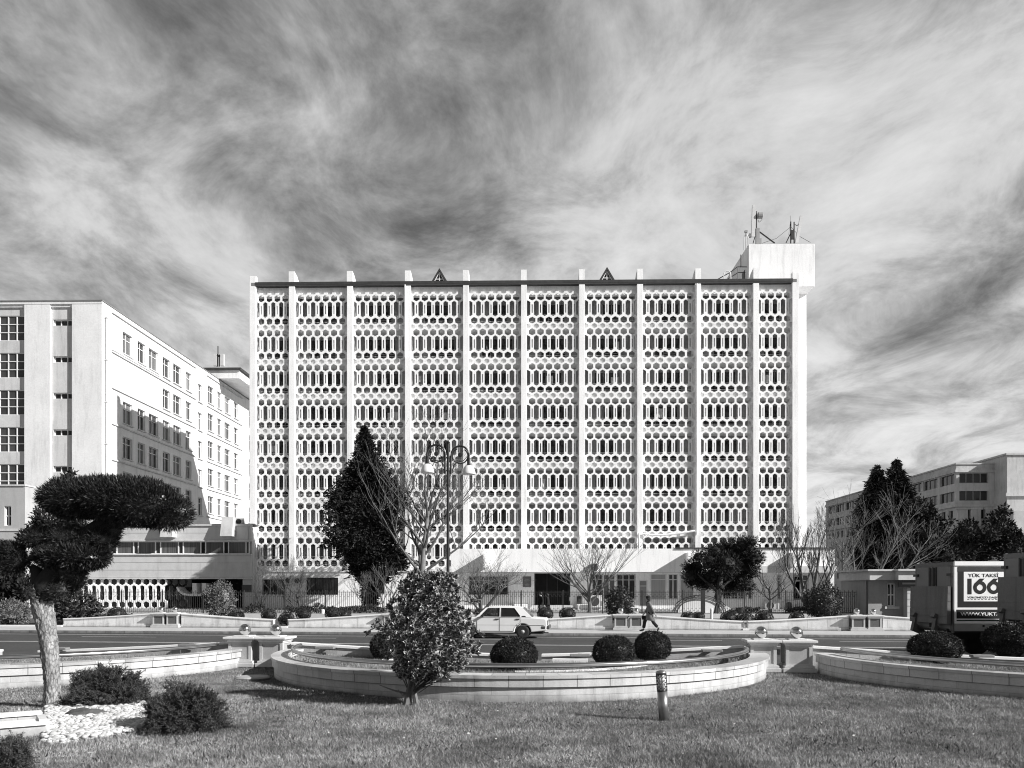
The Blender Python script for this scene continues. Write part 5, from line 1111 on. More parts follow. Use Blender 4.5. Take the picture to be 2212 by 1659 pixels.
    if coat:
        m_, hem, flare = coat
        pv, ch, up = Vector(J['pelvis']), Vector(J['chest']), Vector(J['upper']); b = MB(); n = 24
        rings = [(Vector(J['neck'])+Vector((0,0,-.02)), .075, .075), (up+Vector((0,0,.07)), .10, .15), (up, .125, .205), (ch, .145, .205), (Vector(J['waist']), .14, .185), (pv, .165, .20), (Vector(hem[0]), hem[1], hem[2])]
        vs = []
        for c_, rx, ry in rings:
            for k in range(n): a = 2*math.pi*k/n; vs.append((c_.x+rx*math.cos(a), c_.y+ry*math.sin(a), c_.z + (flare*math.cos(a) if c_ is rings[-1][0] else 0)))
        b.add(vs, [(i*n+k, (i+1)*n+k, (i+1)*n+(k+1)%n, i*n+(k+1)%n) for i in range(len(rings)-1) for k in range(n)]); o = b.build('coat', m_, t, smooth=True); sb = o.modifiers.new('s', 'SUBSURF'); sb.levels = sb.render_levels = 1; so = o.modifiers.new('t', 'SOLIDIFY'); so.thickness = .012
        for q in 'lr':
            s0, e0, w0 = Vector(J['sh'+q]), Vector(J['el'+q]), Vector(J['wr'+q]); b = MB(); b.tube([s0.lerp(up, .35)+Vector((0,0,.01)), s0, s0.lerp(e0, .5), e0, e0.lerp(w0, .5), e0.lerp(w0, .97)], [.075, .085, .072, .065, .060, .056], 12); so = b.build('sleeve', m_, t, smooth=True); sb = so.modifiers.new('s', 'SUBSURF'); sb.levels = sb.render_levels = 1
    if scarf: b = MB(); p = Vector(J['neck']); b.lathe([(.05, -.05), (.085, -.04), (.092, 0), (.08, .045), (.05, .05)], p, 16); b.cbox(p+f*.09+Vector((0,0,-.12)), .03, .09, .2); b.build('scarf', scarf, t, smooth=True)
    if hat: b = MB(); c_ = h+Vector((0,0,.055))-f*.018; b.lathe([(.098, -.06), (.112, -.02), (.115, .03), (.095, .075), (.05, .1), (.005, .105)], c_, 18); o = b.build('hat', hat, t, smooth=True)
    if extra: extra(t, J)
    return t
COATG = mat('grey_wool', .15, .9, .12, 9, fine=.15); BLK_ = mat('black_cloth', .014, .85, .25, 8); SHOE = mat('dark_leather', .03, .45, .2, 8)
WJ = dict(pelvis=(0,0,.90), waist=(.01,0,1.05), chest=(.03,0,1.22), upper=(.05,0,1.36), neck=(.07,0,1.455), head=(.10,0,1.585), face=(1,0,-.05),
          shl=(.04,.17,1.36), ell=(-.08,.22,1.10), wrl=(-.22,.22,.86), shr=(.06,-.17,1.36), elr=(.10,-.22,1.09), wrr=(.24,-.20,.90),
          hpl=(-.02,.09,.86), knl=(-.13,.09,.47), anl=(-.40,.09,.16), tol=(-.36,.10,.035), hpr=(.03,-.09,.86), knr=(.24,-.09,.49), anr=(.31,-.09,.085), tor=(.46,-.10,.035))
pw = S(tu(1404, -1.35), -1.35, .13)
def bag_(t, J): b = MB(); b.cbox((.26, -.24, .66), .24, .08, .2); b.tube([(.24, -.22, .86), (.2, -.24, .74)], .012, 4); b.tube([(.24, -.22, .86), (.32, -.24, .74)], .012, 4); b.build('handbag', BLK_, t, bevel=.02)
person('person in a grey knee length coat and dark hat striding left along the far pavement', pw, SA+math.pi, WJ, coat=(COATG, ((-.02,0,.52), .23, .24), 0.03), trousers=BLK_, shoes=SHOE, hat=mat('knit_hat', .018, .9, .3, 25), scarf=BLK_, extra=bag_)
SJ = dict(pelvis=(0,0,.90), waist=(0,0,1.05), chest=(.02,0,1.22), upper=(.02,0,1.37), neck=(.03,0,1.46), head=(.05,0,1.59), face=(1,0,-.05), shl=(0,.17,1.37), ell=(-.03,.24,1.10), wrl=(.10,.22,.88), shr=(0,-.17,1.37), elr=(-.02,-.24,1.10), wrr=(.06,-.25,.86),
          hpl=(0,.09,.86), knl=(.02,.10,.48), anl=(-.01,.10,.085), tol=(.14,.12,.035), hpr=(0,-.09,.86), knr=(.03,-.10,.48), anr=(.01,-.10,.085), tor=(.16,-.12,.035))
def bag2(t, J): b = MB(); b.cbox((.05, .30, .72), .30, .10, .28); b.tube([(-.08, .3, .85), (.0, .2, 1.38), (.1, -.1, 1.40)], .014, 4); b.build('shoulder_bag', mat('bag_grey', .05, .6, .2, 5), t, bevel=.03)
px1, px2 = P(*zoom6(1285, 900), 55.6), P(*zoom6(1358, 900), 56.1)
person('person in black with a shoulder bag standing before the entrance', (px1.x, 55.6, .16), R(200), SJ, coat=(BLK_, ((0,0,.35), .2, .23), 0), trousers=BLK_, shoes=SHOE, extra=bag2, scale=1.06)
person('person in a long black coat standing before the dark entrance, right of two', (px2.x, 56.1, .16), R(170), SJ, coat=(BLK_, ((0,0,.3), .24, .26), 0), trousers=BLK_, shoes=SHOE, scarf=BLK_, scale=1.0)
DJ = dict(pelvis=(-.1,0,.12), waist=(-.13,0,.27), chest=(-.16,0,.44), upper=(-.16,0,.58), neck=(-.14,0,.66), head=(-.10,0,.76), face=(1,0,-.1), shl=(-.15,.17,.57), ell=(-.03,.24,.34), wrl=(.18,.14,.50), shr=(-.15,-.17,.57), elr=(.0,-.22,.36), wrr=(.25,-.1,.42),
          hpl=(-.06,.09,.12), knl=(.36,.12,.20), anl=(.55,.12,-.12), tol=(.68,.12,-.15), hpr=(-.06,-.09,.12), knr=(.36,-.12,.20), anr=(.55,-.12,-.12), tor=(.68,-.12,-.15))
def phone(t, J): b = MB(); b.cbox((.26, .13, .55), .015, .075, .15, 0, 0, R(-20)); b.build('phone', TRIMB, t)
dl = CAR.matrix_basis @ Vector((1.2, .36, .46))
person('driver of the white saloon holding up a phone, seen through the front window', dl, SA+math.pi, DJ, coat=(mat('driver_jacket', .05, .9, .2, 8), ((-.1,0,.08), .16, .19), 0), trousers=BLK_, shoes=SHOE, extra=phone)
# ------------------------------------------------------------------ box trucks on the near lanes
BOXW = mat('truck_white', .90, .45, .06, 1.2, spec=.4, stain=.06); BOXG = mat('truck_door_grey', .20, .6, .1, 1.5, stain=.15); LIFT = mat('tail_lift_grey', .16, .65, .15, 1.2, fine=.1, stain=.3); TBLK = mat('panel_black', .016, .5, .2, 3); TDRK = mat('panel_dark', .05, .5, .2, 3)
def truck(label, loc, rz, z0, z1, Wd, Ln, lift_top, lift_bot, graphic=True):
    """local: x = driving direction, y = left; rear face at x=0, right side at y=-Wd/2"""
    t = empty('box_truck', label, 'truck', loc, rz); h = Wd/2
    b = MB(); b.box(.05, Ln, -h, h, z0, z1); b.build('cargo_box', BOXW, t, bevel=.01)
    b = MB(); b.box(.05, Ln+.02, -h-.03, -h-.002, z1-.1, z1+.03); b.build('roof_rail', BOXW, t); b = MB(); b.box(.05, Ln+.02, h+.002, h+.03, z1-.1, z1+.03); b.build('roof_rail', BOXW, t); b = MB(); b.box(.0, .045, -h-.03, h+.03, z1-.12, z1+.02); b.box(0, .045, -h-.02, -h+.09, z0-.06, z1-.121); b.box(0, .045, h-.09, h+.02, z0-.06, z1-.121); b.build('corner_rail', mat('truck_rail', .12, .5, .15, 3), t)
    for s_ in (1, -1):
        b = MB(); b.box(-.01, .044, *sorted((s_*.06, s_*(h-.1))), z0, z1-.13); d_ = b.build('rear_door', BOXG, t)
        b = MB(); b.tube([(-.035, s_*.15, z0), (-.035, s_*.15, z1-.15)], .018, 6); b.tube([(-.035, s_*.09, z0), (-.035, s_*.09, z1-.15)], .012, 6); b.box(-.03, -.011, s_*.22-.03, s_*.22+.03, z0+.4, z1-.13); b.build('lock_bar', TRIMB, d_)
        b = MB(); b.box(-.06, -.011, *sorted((s_*(h-.25), s_*(h+.05))), z1-.42, z1-.34); b.build('hinge', TRIMB, d_)
    b = MB(); nb = 5; hh = (lift_top-lift_bot)/nb
    for i in range(nb): b.box(-.17+(.03*i/nb), -.06, -h+.0, h+.06, lift_bot+i*hh+.006, lift_bot+(i+1)*hh-.006)
    b.box(-.15, -.062, -h+.02, h+.04, lift_bot, lift_top); tl = b.build('tail_lift', LIFT, t)
    for y in (-h*.42, h*.72):
        b = MB(); b.prism([(-.30, y-.09, lift_bot-.28), (-.18, y-.09, lift_bot+.28), (-.175, y-.09, lift_bot+.30), (-.172, y-.09, lift_bot-.05), (.3, y-.09, lift_bot-.45), (.2, y-.09, lift_bot-.5)], (0, .18, 0)); b.cbox((-.22, y, lift_bot+.24), .12, .24, .12, 0, 0, .5); b.build('lift_arm', mat('lift_arm_grey', .10, .6, .3, 5), tl)
    b = MB(); b.tube([(-.1, -h+.1, lift_bot-.18), (-.1, h-.05, lift_bot-.18)], .05, 6); b.box(.1, .2, -h+.1, h-.1, lift_bot-.5, lift_bot-.38); b.build('under_run_bar', TRIMB, t)
    b = MB(); b.box(.3, Ln+1.7, -.45, .45, z0-.3, z0-.06); b.box(.1, Ln, -h+.05, h-.05, z0-.058, z0-.003); b.build('chassis', TRIMB, t)
    for y in (-h+.05, h-.28): b = MB(); b.box(.06, .12, y, y+.24, z0-.34, z0-.22); b.build('tail_light', mat('tail_lens', .10), t, bevel=.01)
    for x, nn_ in ((1.9, 2), (Ln+1.1, 1)):
        for s_ in (1, -1):
            b = MB(); b.lathe([(.26, -.13), (.42, -.13), (.45, -.09), (.45, .09), (.42, .13), (.26, .13)], (0,0,0), 26, 'Y'); wt = b.build('wheel', RUB, t, smooth=True, loc=(x, s_*(h-.22), .45))
            b = MB(); b.lathe([(.26, s_*.10), (.25, s_*.13), (.16, s_*.06), (.09, s_*.09), (.01, s_*.1)], (0,0,0), 20, 'Y'); b.build('rim', mat('rim_steel', .30), wt, smooth=True)
    b = MB(); b.box(1.3, 2.5, -h+.02, -h+.4, .92, z0-.06); b.box(1.3, 2.5, h-.4, h-.02, .92, z0-.06); b.build('mudguard', TRIMB, t)
    b = MB(); b.box(2.6, 3.6, -h+.05, -h+.45, .5, .95); b.build('fuel_tank', STEEL, t, bevel=.04)
    b = MB(); b.box(.05, Ln, -h-.012, -h-.003, z0, z0+.24)
    for i in range(6): b.box(.05, Ln, -h-.02, -h-.0125, z0+.02+i*.037, z0+.035+i*.037)
    b.build('skirt_rail', mat('skirt_alu', .45, .4, .1, 5, metal=.5), t)
    cx0 = Ln+.12                                                          # cab with sloped screen
    b = MB(); b.prism([(cx0, -h+.08, z0-.35), (cx0+1.85, -h+.08, z0-.35), (cx0+1.9, -h+.08, 1.25), (cx0+1.45, -h+.08, 2.25), (cx0, -h+.08, 2.35)], (0, Wd-.16, 0)); cb = b.build('cab', BOXW, t, bevel=.05)
    b = MB(); b.prism([(cx0+1.905, -h+.2, 1.32), (cx0+1.93, -h+.2, 1.32), (cx0+1.49, -h+.2, 2.2), (cx0+1.47, -h+.2, 2.2)], (0, Wd-.4, 0)); b.build('windscreen', GLASS, cb)
    b = MB(); b.prism([(cx0+.5, -h+.06, 1.3), (cx0+1.6, -h+.06, 1.3), (cx0+1.25, -h+.06, 2.1), (cx0+.5, -h+.06, 2.1)], (0, .015, 0)); b.build('side_window', GLASS, cb)
    if graphic:
        k = SC                                                            # picture pixels to metres on the truck side
        def gx(u): return (u-U_R)*k
        y = -h-.004
        def pan(u0, v0, u1, v1, m_, nm, dy): b = MB(); b.box(gx(u0), gx(u1), y-dy-.003, y-dy, zt_(v1), zt_(v0)); return b.build(nm, m_, t)
        big_ = pan(815, 255, 1750, 638, TBLK, 'side_panel', .0); pan(815, 255, 1750, 300, TDRK, 'panel_band', .004).parent = big_; card = pan(870, 302, 1400, 582, BOXW, 'panel_card', .004); card.parent = big_
        band_ = pan(803, 660, 1750, 745, TBLK, 'web_band', .0); pan(803, 757, 1750, 768, TBLK, 'stripe', .0)
        def put(txt, u, v, px_h, bold, m_, par, sx=1.0, dy=.009):
            me = text_mesh(txt, px_h*k/.70, bold=bold, sx=sx); me.materials.append(m_); o = link('lettering', me, None, par); o.location = (gx(u), y-dy, zt_(v))
        put('YÜK TAKSİ', 912, 352, 32, .0015, TBLK, card, 1.25); 
        for u6 in (1022, 1152):
            cxx, czz, r6, r5 = gx(u6), zt_(450), (gx(1085)-gx(960))/2, (gx(1085)-gx(960))/2*.47; ring_ = lambda r: [(cxx+r*math.cos(a_), czz+r*math.sin(a_)) for a_ in np.linspace(0, 2*math.pi, 33)[:-1]]
            me = plate(ring_(r6), [ring_(r5)], .004, 'numeral'); me.transform(Matrix.Translation((0, y-.010, 0))); me.materials.append(TBLK); link('numeral', me, None, card)
            st_ = [(cxx-r6*.985, czz+r6*.15), (cxx-r6*.80, czz+r6*.62), (cxx-r6*.02, zt_(366)), (cxx+r6*.72, zt_(366)), (cxx-r6*.05, czz+r6*.55), (cxx-r6*.47, czz+r6*.1)]
            me = plate(st_, [], .004, 'numeral'); me.transform(Matrix.Translation((0, y-.0125, 0))); me.materials.append(TBLK); link('numeral', me, None, card)
        bar_ = pan(905, 366, 944, 515, TBLK, 'numeral', .009); bar_.parent = card; put('YÜKÜNÜZÜ DAŞIY', 903, 553, 17, .0005, TBLK, card, 1.45)
        put('WWW.YUKTAK', 840, 716, 29, .003, BOXW, band_, 1.38)
        b = MB(); [b.box(gx(903+i*33), gx(922+i*33), y-.010, y-.007, zt_(566), zt_(561)) for i in range(14)]; b.build('dash_line', TBLK, card)
        pan(1045, 805, 1065, 825, TRIMB, 'side_marker', .02)
    return t
# truck 1: almost square to the view
Dn = 25.7; U_R = 765.0; u_, v_ = zoom9(745, 207); pn = PD(u_, v_, Dn); SC = .42194*.54*Dn/F; zt_ = lambda v: CZ+(HOR-zoom9(0, v)[1])*Dn/F
Wt = 2.35; rz1 = YAW+R(0)
c1_ = pn + Vector((-math.sin(rz1), math.cos(rz1), 0))*Wt/2; c1_.z = 0
truck('white box truck with a black 166 advert on its side, in the middle lane', c1_, rz1, zt_(865), zt_(212), Wt, 5.4, zt_(445)+.02, zt_(800))
D2 = 24.6; pf = PD(2169, HOR, D2); rz2 = SA; Wt2 = 2.3; c2_ = pf - Vector((-math.sin(rz2), math.cos(rz2), 0))*Wt2/2; c2_.z = 0
zq_ = lambda v: CZ+(HOR-zoom9(0, v)[1])*D2/F
truck('plain box truck with a grey tail lift cut off by the right edge', c2_, rz2, zq_(770)+.05, zq_(140), Wt2, 5.4, zq_(352), zq_(745), graphic=False)
# ------------------------------------------------------------------ vegetation helpers
def unit(v): return v/np.maximum(np.linalg.norm(v, axis=1, keepdims=True), 1e-9)
def rand_dirs(n): return unit(NR.normal(size=(n, 3)))
def leaves(pos, dr, ln, wd, up=None, fold=.0):
    """pointed leaves: (N,4,3) rhombs from base to tip"""
    n = len(pos); dr = unit(dr); r = rand_dirs(n) if up is None else up
    side = unit(np.cross(dr, r)); nrm = np.cross(side, dr)
    ln = np.broadcast_to(ln, (n,))[:, None]; wd = np.broadcast_to(wd, (n,))[:, None]
    m = pos + dr*ln*.5 + nrm*ln*fold
    return np.stack([pos, m - side*wd*.5, pos + dr*ln, m + side*wd*.5], axis=1)
def sph_pts(n, c, r, lo=.85, hi=1.0, sq=(1, 1, 1)):
    d = rand_dirs(n); return np.array(c) + d*np.array(sq)*r*NR.uniform(lo, hi, (n, 1)), d
def lumpy(d, seed, amp, fr=2.0): return np.array([1+amp*mnoise.noise(Vector(tuple(q*fr))+Vector((seed, seed*.7, 0))) for q in d])[:, None]
def core_mesh(mb, c, r, sq, seed, amp=.12, n=18, m=12):
    b0 = len(mb.v); mb.sphere((0,0,0), 1, n, m)
    for i in range(b0, len(mb.v)):
        p = Vector(mb.v[i]); k = 1+amp*mnoise.noise(p*2+Vector((seed, 0, 0))); mb.v[i] = (c[0]+p.x*r*sq[0]*k, c[1]+p.y*r*sq[1]*k, c[2]+p.z*r*sq[2]*k)
def core_quads(c, r, sq, seed, amp=.12):
    mb = MB(); core_mesh(mb, c, r, sq, seed, amp); V = np.array(mb.v); return [np.array([V[f] for f in mb.f if len(f) == 4])]
# ---- clipped globe bushes
def globe_mesh(r, sq, n, ll, seed):
    d = rand_dirs(n); d = d[d[:, 2] > -.75]; k = lumpy(d, seed, .05, 3); p = d*np.array((1, 1, sq))*r*NR.uniform(.90, 1.0, (len(d), 1))*k
    dirs = unit(d + rand_dirs(len(d))*.9); L_ = leaves(p, dirs, NR.uniform(.6, 1.2, len(d))*ll, ll*.6, fold=.1)
    st = p[:n//40]; S_ = leaves(st, unit(d[:n//40]+rand_dirs(len(st))*.3), ll*2.2, ll*.35)
    return np_join('foliage', [L_, S_]+core_quads((0,0,0), r*.80, (1, 1, sq), seed, .04), HEDGE)
GM_NEAR = [globe_mesh(.5, .72, 13000, .033, s) for s in (1.0, 4.0)]; GM_FAR = [globe_mesh(.5, .74, 2600, .05, s) for s in (2.0, 8.0)]
def globe(c, w_, h_, label, near=False, grp='clipped globe bushes', i=0):
    t = empty('globe_bush', label, 'bush', c, i*1.3, grp); me = (GM_NEAR if near else GM_FAR)[i % 2]; o = link('foliage', me, None, t); o.scale = (w_, w_, h_/.72); o.location = (0, 0, h_*.46)
    b = MB(); b.tube([(0,0,-.05), (0,0,h_*.4)], .05, 6); b.build('trunk', BARKD, t); return t
def near_globe(u0, u1, vt, vb, z, label, i):
    D = (CZ-z)*F/(vb-HOR); c = GD((u0+u1)/2, D, z-.02); wd = (u1-u0)*D/F; globe(c, wd, (vb-vt)*D/F*1.12, label, True, 'clipped globe bushes in the near planters', i)
near_globe(800, 872, 1366, 1424, .44, 'near globe bush half hidden behind the big leafy shrub', 0); near_globe(1060, 1161, 1380, 1447, .44, 'near globe bush standing alone in front of the gap in the back wall', 1)
near_globe(1281, 1371, 1376, 1441, .44, 'left one of two neighbouring near globe bushes beyond the bollard', 0); near_globe(1370, 1449, 1366, 1427, .44, 'right one of two neighbouring near globe bushes, below the walker', 1)
near_globe(1966, 2074, 1367, 1431, .44, 'near globe bush under the rear of the advert truck', 0); near_globe(2128, 2250, 1348, 1414, .44, 'near globe bush at the right edge under the plain truck', 1)
def far_globe(u, v, r, D, label, i, zb=.16): p = PD(u, v, D); wd = 2*r*D/F; globe(Vector((p.x, p.y, max(p.z-wd*.37, zb))), wd, wd*.82, label, False, i=i)
sc5, sc7 = .36166*.54, .36166*.54
for k, (uv, r, D, lab) in enumerate([(zoom5(320, 1385), 84*sc5, 49, 'far globe bush left of the gap, above the low wall end'), (zoom5(515, 1430), 88*sc5, 46.3, 'far globe bush in the gap between two low walls left of the shrub'), (zoom5(700, 1372), 84*sc5, 49.5, 'far globe bush right of that gap, below the small bare tree'),
        (zoom5(1025, 1368), 86*sc5, 49.5, 'far globe bush, larger of a touching pair below the fence'), (zoom5(1150, 1385), 78*sc5, 50.5, 'far globe bush, lower of a touching pair below the fence'), (zoom5(-10, 1390), 52*sc5, 49, 'far globe bush below the round pale shrub'),
        (zoom6(410, 1048), 78*sc5, 48, 'far globe bush just ahead of the white car, beside the shrub'), (zoom6(610, 1035), 60*sc5, 49, 'far globe bush hidden behind the windscreen of the white car'), (zoom6(1330, 1045), 88*sc5, 48, 'far globe bush behind the boot of the white car'), (zoom6(1575, 1045), 90*sc5, 48.5, 'far globe bush between the white car and the far pillars'),
        (zoom7(975, 1085), 82*sc5, 48, 'far globe bush, left of a pair right of the walker'), (zoom7(1090, 1075), 70*sc5, 49.5, 'far globe bush, right of a pair by the pine trunk'), (zoom7(1425, 1090), 92*sc5, 47, 'far globe bush right of the pine trunk behind the low wall end'), (zoom7(1605, 1130), 102*sc5, 44.2, 'far globe bush in the gap between the low walls right of the pine'),
        (zoom7(1815, 1090), 100*sc5, 46.5, 'far globe bush right of the right hand gap'), (zoom7(2175, 1090), 84*sc5, 46.5, 'far globe bush next to the big dark shrub'), (zoom2(490, 1310), 50*.26, 47, 'far globe bush beside the tree trunk at the left'),
        (zoom2(775, 1280), 55*.26, 49.5, 'far globe bush below the annex honeycomb screen'), (zoom2(970, 1262), 72*.26, 50, 'far globe bush left of the annex pillars'), (zoom2(1960, 1282), 66*.26, 49, 'far globe bush right of the annex pillars')]):
    far_globe(uv[0], uv[1], r, D, lab, k)
# ---- leafy shrubs
LEAFV = bpy.data.materials.new('lit_variegated_leaf'); LEAFV.use_nodes = True
def setup_leafv(m, core, rim):
    nt = m.node_tree; N = nt.nodes; L = nt.links; b = N['Principled BSDF']; b.inputs['Roughness'].default_value = .33; b.inputs['Specular IOR Level'].default_value = .5
    tc = N.new('ShaderNodeTexCoord'); sp = N.new('ShaderNodeSeparateXYZ'); L.new(tc.outputs['UV'], sp.inputs[0]); ge = N.new('ShaderNodeNewGeometry')
    r = N.new('ShaderNodeMapRange'); r.inputs[1].default_value = .62; r.inputs[2].default_value = .86; r.inputs[3].default_value = core; r.inputs[4].default_value = rim; L.new(sp.outputs['X'], r.inputs[0])
    k = N.new('ShaderNodeMapRange'); k.inputs[3].default_value = .25; k.inputs[4].default_value = 1.7; L.new(ge.outputs['Random Per Island'], k.inputs[0])
    x = N.new('ShaderNodeMath'); x.operation = 'MULTIPLY'; L.new(r.outputs[0], x.inputs[0]); L.new(k.outputs[0], x.inputs[1])
    c = N.new('ShaderNodeCombineColor'); [L.new(x.outputs[0], c.inputs[i]) for i in range(3)]; L.new(c.outputs[0], b.inputs['Base Color'])
setup_leafv(LEAFV, .06, .46)  # pale rim: variegated margin plus lit leaf edges put into the colour
def leaf6(pos, dr, ln, wd, up):
    """broad leaf: six triangles round a centre so that UV.x runs 0 (midrib) to 1 (margin); slightly cupped"""
    n = len(pos); dr = unit(dr); side = unit(np.cross(dr, up)); nrm = np.cross(side, dr); ln = ln[:, None]; wd = wd[:, None]
    rim = [pos, pos+dr*ln*.3-side*wd*.42+nrm*ln*.10, pos+dr*ln*.68-side*wd*.40+nrm*ln*.08, pos+dr*ln-nrm*ln*.06, pos+dr*ln*.68+side*wd*.40+nrm*ln*.08, pos+dr*ln*.3+side*wd*.42+nrm*ln*.10]
    c = pos+dr*ln*.5-nrm*ln*.05; return rim, c
def leaf6_mesh(name, pos, dr, ln, wd, up, m):
    rim, c = leaf6(pos, dr, ln, wd, up); n = len(pos); V = np.stack(rim+[c], axis=1).reshape(-1, 3); me = bpy.data.meshes.new(name)
    me.vertices.add(n*7); me.vertices.foreach_set('co', V.astype(np.float32).ravel())
    tri = np.array([[6, k, (k+1) % 6] for k in range(6)]); idx = (np.arange(n)[:, None, None]*7+tri[None]).reshape(-1)
    me.loops.add(n*18); me.loops.foreach_set('vertex_index', idx.astype(np.int32)); me.polygons.add(n*6); me.polygons.foreach_set('loop_start', np.arange(0, n*18, 3, dtype=np.int32))
    try: me.polygons.foreach_set('loop_total', np.full(n*6, 3, dtype=np.int32))
    except Exception: pass
    lay = me.uv_layers.new(name='UVMap'); lay.data.foreach_set('uv', np.tile(np.array([[0, 0], [1, 0], [1, 1]], dtype=np.float32), (n*6, 1)).ravel())
    me.update(calc_edges=True); me.validate(); me.materials.append(m); return me
# the big shrub in front
SB = G(884, 1523, .2); ss = (SB-CAM).dot(FW)/F; t = empty('broadleaf_shrub', 'big glossy leaved shrub with two slim stems in front of the curved planter', 'shrub', SB)
rs = random.Random(11); tr = MB(); tips = []
def shp(u, v, dy=0): return Vector(((u-884)*ss, dy, (1523-v)*ss))
def grow(p, d, ln, r, lev, mb, tips, rs, spread=.6, upw=.25, kids=(3, 4), minr=.004, segs=3, nsides=5, wob=.18, keep=None):
    pts = [p]; rr = [r]; q = p.copy(); dd = d.normalized()
    for i in range(segs):
        dd = (dd + Vector((rs.uniform(-1,1), rs.uniform(-1,1), rs.uniform(-1,1)))*wob + Vector((0,0,upw*.3))).normalized(); q = q+dd*ln/segs; pts.append(q.copy()); rr.append(max(minr, r*(1-.55*(i+1)/segs)))
    mb.tube(pts, rr, nsides if r > .02 else 3, caps=False)
    if lev == 0: tips.append((q, dd)); return
    for k in range(rs.randint(*kids)):
        f_ = rs.uniform(.35, 1.0); i = min(int(f_*segs), segs-1); a = pts[i].lerp(pts[i+1], f_*segs-i)
        nd = (dd + Vector((rs.uniform(-1,1), rs.uniform(-1,1), rs.uniform(-.6,1)))*spread + Vector((0,0,upw))).normalized()
        if keep and not keep(a+nd*ln*.5): nd = (nd*.3+(keep.c-a).normalized()).normalized()
        grow(a, nd, ln*rs.uniform(.55, .8), max(minr, rr[i]*.62), lev-1, mb, tips, rs, spread, upw, kids, minr, segs, nsides, wob, keep)
    grow(q, dd, ln*.65, rr[-1], lev-1, mb, tips, rs, spread, upw, kids, minr, segs, nsides, wob, keep)
for a, r in (((878, 1523), .062), ((898, 1518), .055), ((886, 1520), .03)):
    p = shp(*a); d = Vector((rs.uniform(-.15, .25), rs.uniform(-.2, .2), 1)); grow(p, d, .75, r, 3, tr, [], rs, .8, .15)
for q in ((820, 1480), (860, 1490), (935, 1478), (955, 1470)): tr.tube([shp(886, 1500), shp((886+q[0])/2, q[1]+8, rs.uniform(-.2, .2)), shp(*q)], [.02, .015, .008], 5)
tr.build('trunk', BARKM, t)
# crown envelope read from the photo: rows of (v, u left, u right)
env = [(1240, 888, 960), (1262, 868, 988), (1285, 852, 1000), (1310, 842, 1008), (1330, 840, 1018), (1350, 824, 1026), (1370, 814, 1032), (1390, 818, 1038), (1412, 828, 1034), (1430, 836, 1020), (1450, 848, 992), (1466, 862, 955)]
ev = np.array(env, float); cents = []
while len(cents) < 840:
    v_ = rs.uniform(1240, 1466); ul, ur = np.interp(v_, ev[:, 0], ev[:, 1]), np.interp(v_, ev[:, 0], ev[:, 2]); hw = (ur-ul)/2; x = rs.uniform(-1, 1); y = rs.uniform(-1, 1)
    if x*x+y*y > 1 or (x*x+y*y < .25 and rs.random() < .6): continue
    if mnoise.noise(Vector((x*1.7+3, y*1.7, v_*.028))) < -.34 and rs.random() < .8: continue
    k_ = 1.04+(rs.uniform(.05, .30) if rs.random() < .16 else 0)-.30*max(0, mnoise.noise(Vector((v_*.03, math.atan2(y, x)*1.5, 2)))); cents.append((((ul+ur)/2+x*hw*.97*k_-884)*ss, y*hw*ss*.9*k_, (1523-v_)*ss+(.10 if k_ > 1.1 else 0), x, y))
pos, dr, up = [], [], []
for cx_, cy_, cz_, x, y in cents:
    ax = Vector((x*.9+rs.uniform(-.4,.4), y*.9+rs.uniform(-.4,.4), rs.uniform(.15, 1.0))).normalized(); a = ax.orthogonal().normalized(); b_ = ax.cross(a); n = rs.randint(7, 11); ph = rs.random()*6
    for k in range(n):
        th = ph+2.4*k; op = .35+.9*k/n; d = (a*math.cos(th)+b_*math.sin(th))*math.sin(op)+ax*math.cos(op); pos.append(Vector((cx_, cy_, cz_))-ax*.03*k/n); dr.append(d); up.append(ax)
pos, dr, up = np.array(pos), np.array(dr), np.array(up); n = len(pos); up = unit(up+rand_dirs(n)*.35)
o = link('crown', leaf6_mesh('crown', pos, dr, NR.uniform(.07, .115, n), NR.uniform(.045, .065, n), up, LEAFV), None, t)
tw = MB()
for cx_, cy_, cz_, x, y in cents[::3]: p = Vector((cx_, cy_, cz_)); tw.tube([p, p.lerp(Vector((0, 0, cz_-.12)), .35)-Vector((0,0,.06)), p.lerp(Vector((0, 0, cz_-.25)), .75)-Vector((0,0,.1))], [.003, .005, .008], 3, caps=False)
tw.build('twigs', BARKD, t)
# distant leafy shrubs
def leafy(label, u0, u1, vt, vb, D, zb, m, n=2200, ll=.11, name='leafy_shrub', core=.8, lump=.25, cat='shrub'):
    c = GD((u0+u1)/2, D, zb); w_ = (u1-u0)*D/F/2; h_ = (HOR-vt)*D/F+CZ-zb; t = empty(name, label, cat, c); d = rand_dirs(n); k = lumpy(d, D, lump, 2.2)
    p = np.array((0, 0, h_*.52)) + d*np.array((w_, w_*.85, h_*.5))*NR.uniform(.72, 1.05, (n, 1))*k; L_ = leaves(p, unit(d+rand_dirs(n)*.9+np.array((0, 0, .3))), NR.uniform(.6, 1.3, n)*ll, ll*.5, fold=.08)
    me = np_join('crown', [L_]+core_quads((0, 0, h_*.5), 1, (w_*core, w_*.7*core, h_*.46*core), D, .3), m); link('crown', me, None, t); b = MB(); [b.tube([(0,0,-.03), (rs.uniform(-.2,.2), rs.uniform(-.1,.1), h_*.4)], [.05, .02], 5) for _ in range(3)]; b.build('trunk', BARKD, t); return t
SHR = mat('pale_shrub_leaves', .13, .5, .3, 3, island=.7, spec=.35); SHD = mat('dark_shrub_leaves', .045, .45, .3, 3, island=.7, spec=.4)
leafy('round pale leaved shrub behind the fence, in front of the white concrete channel', 443, 508, 1256, 1330, 52, .16, SHR, 3200, .12)
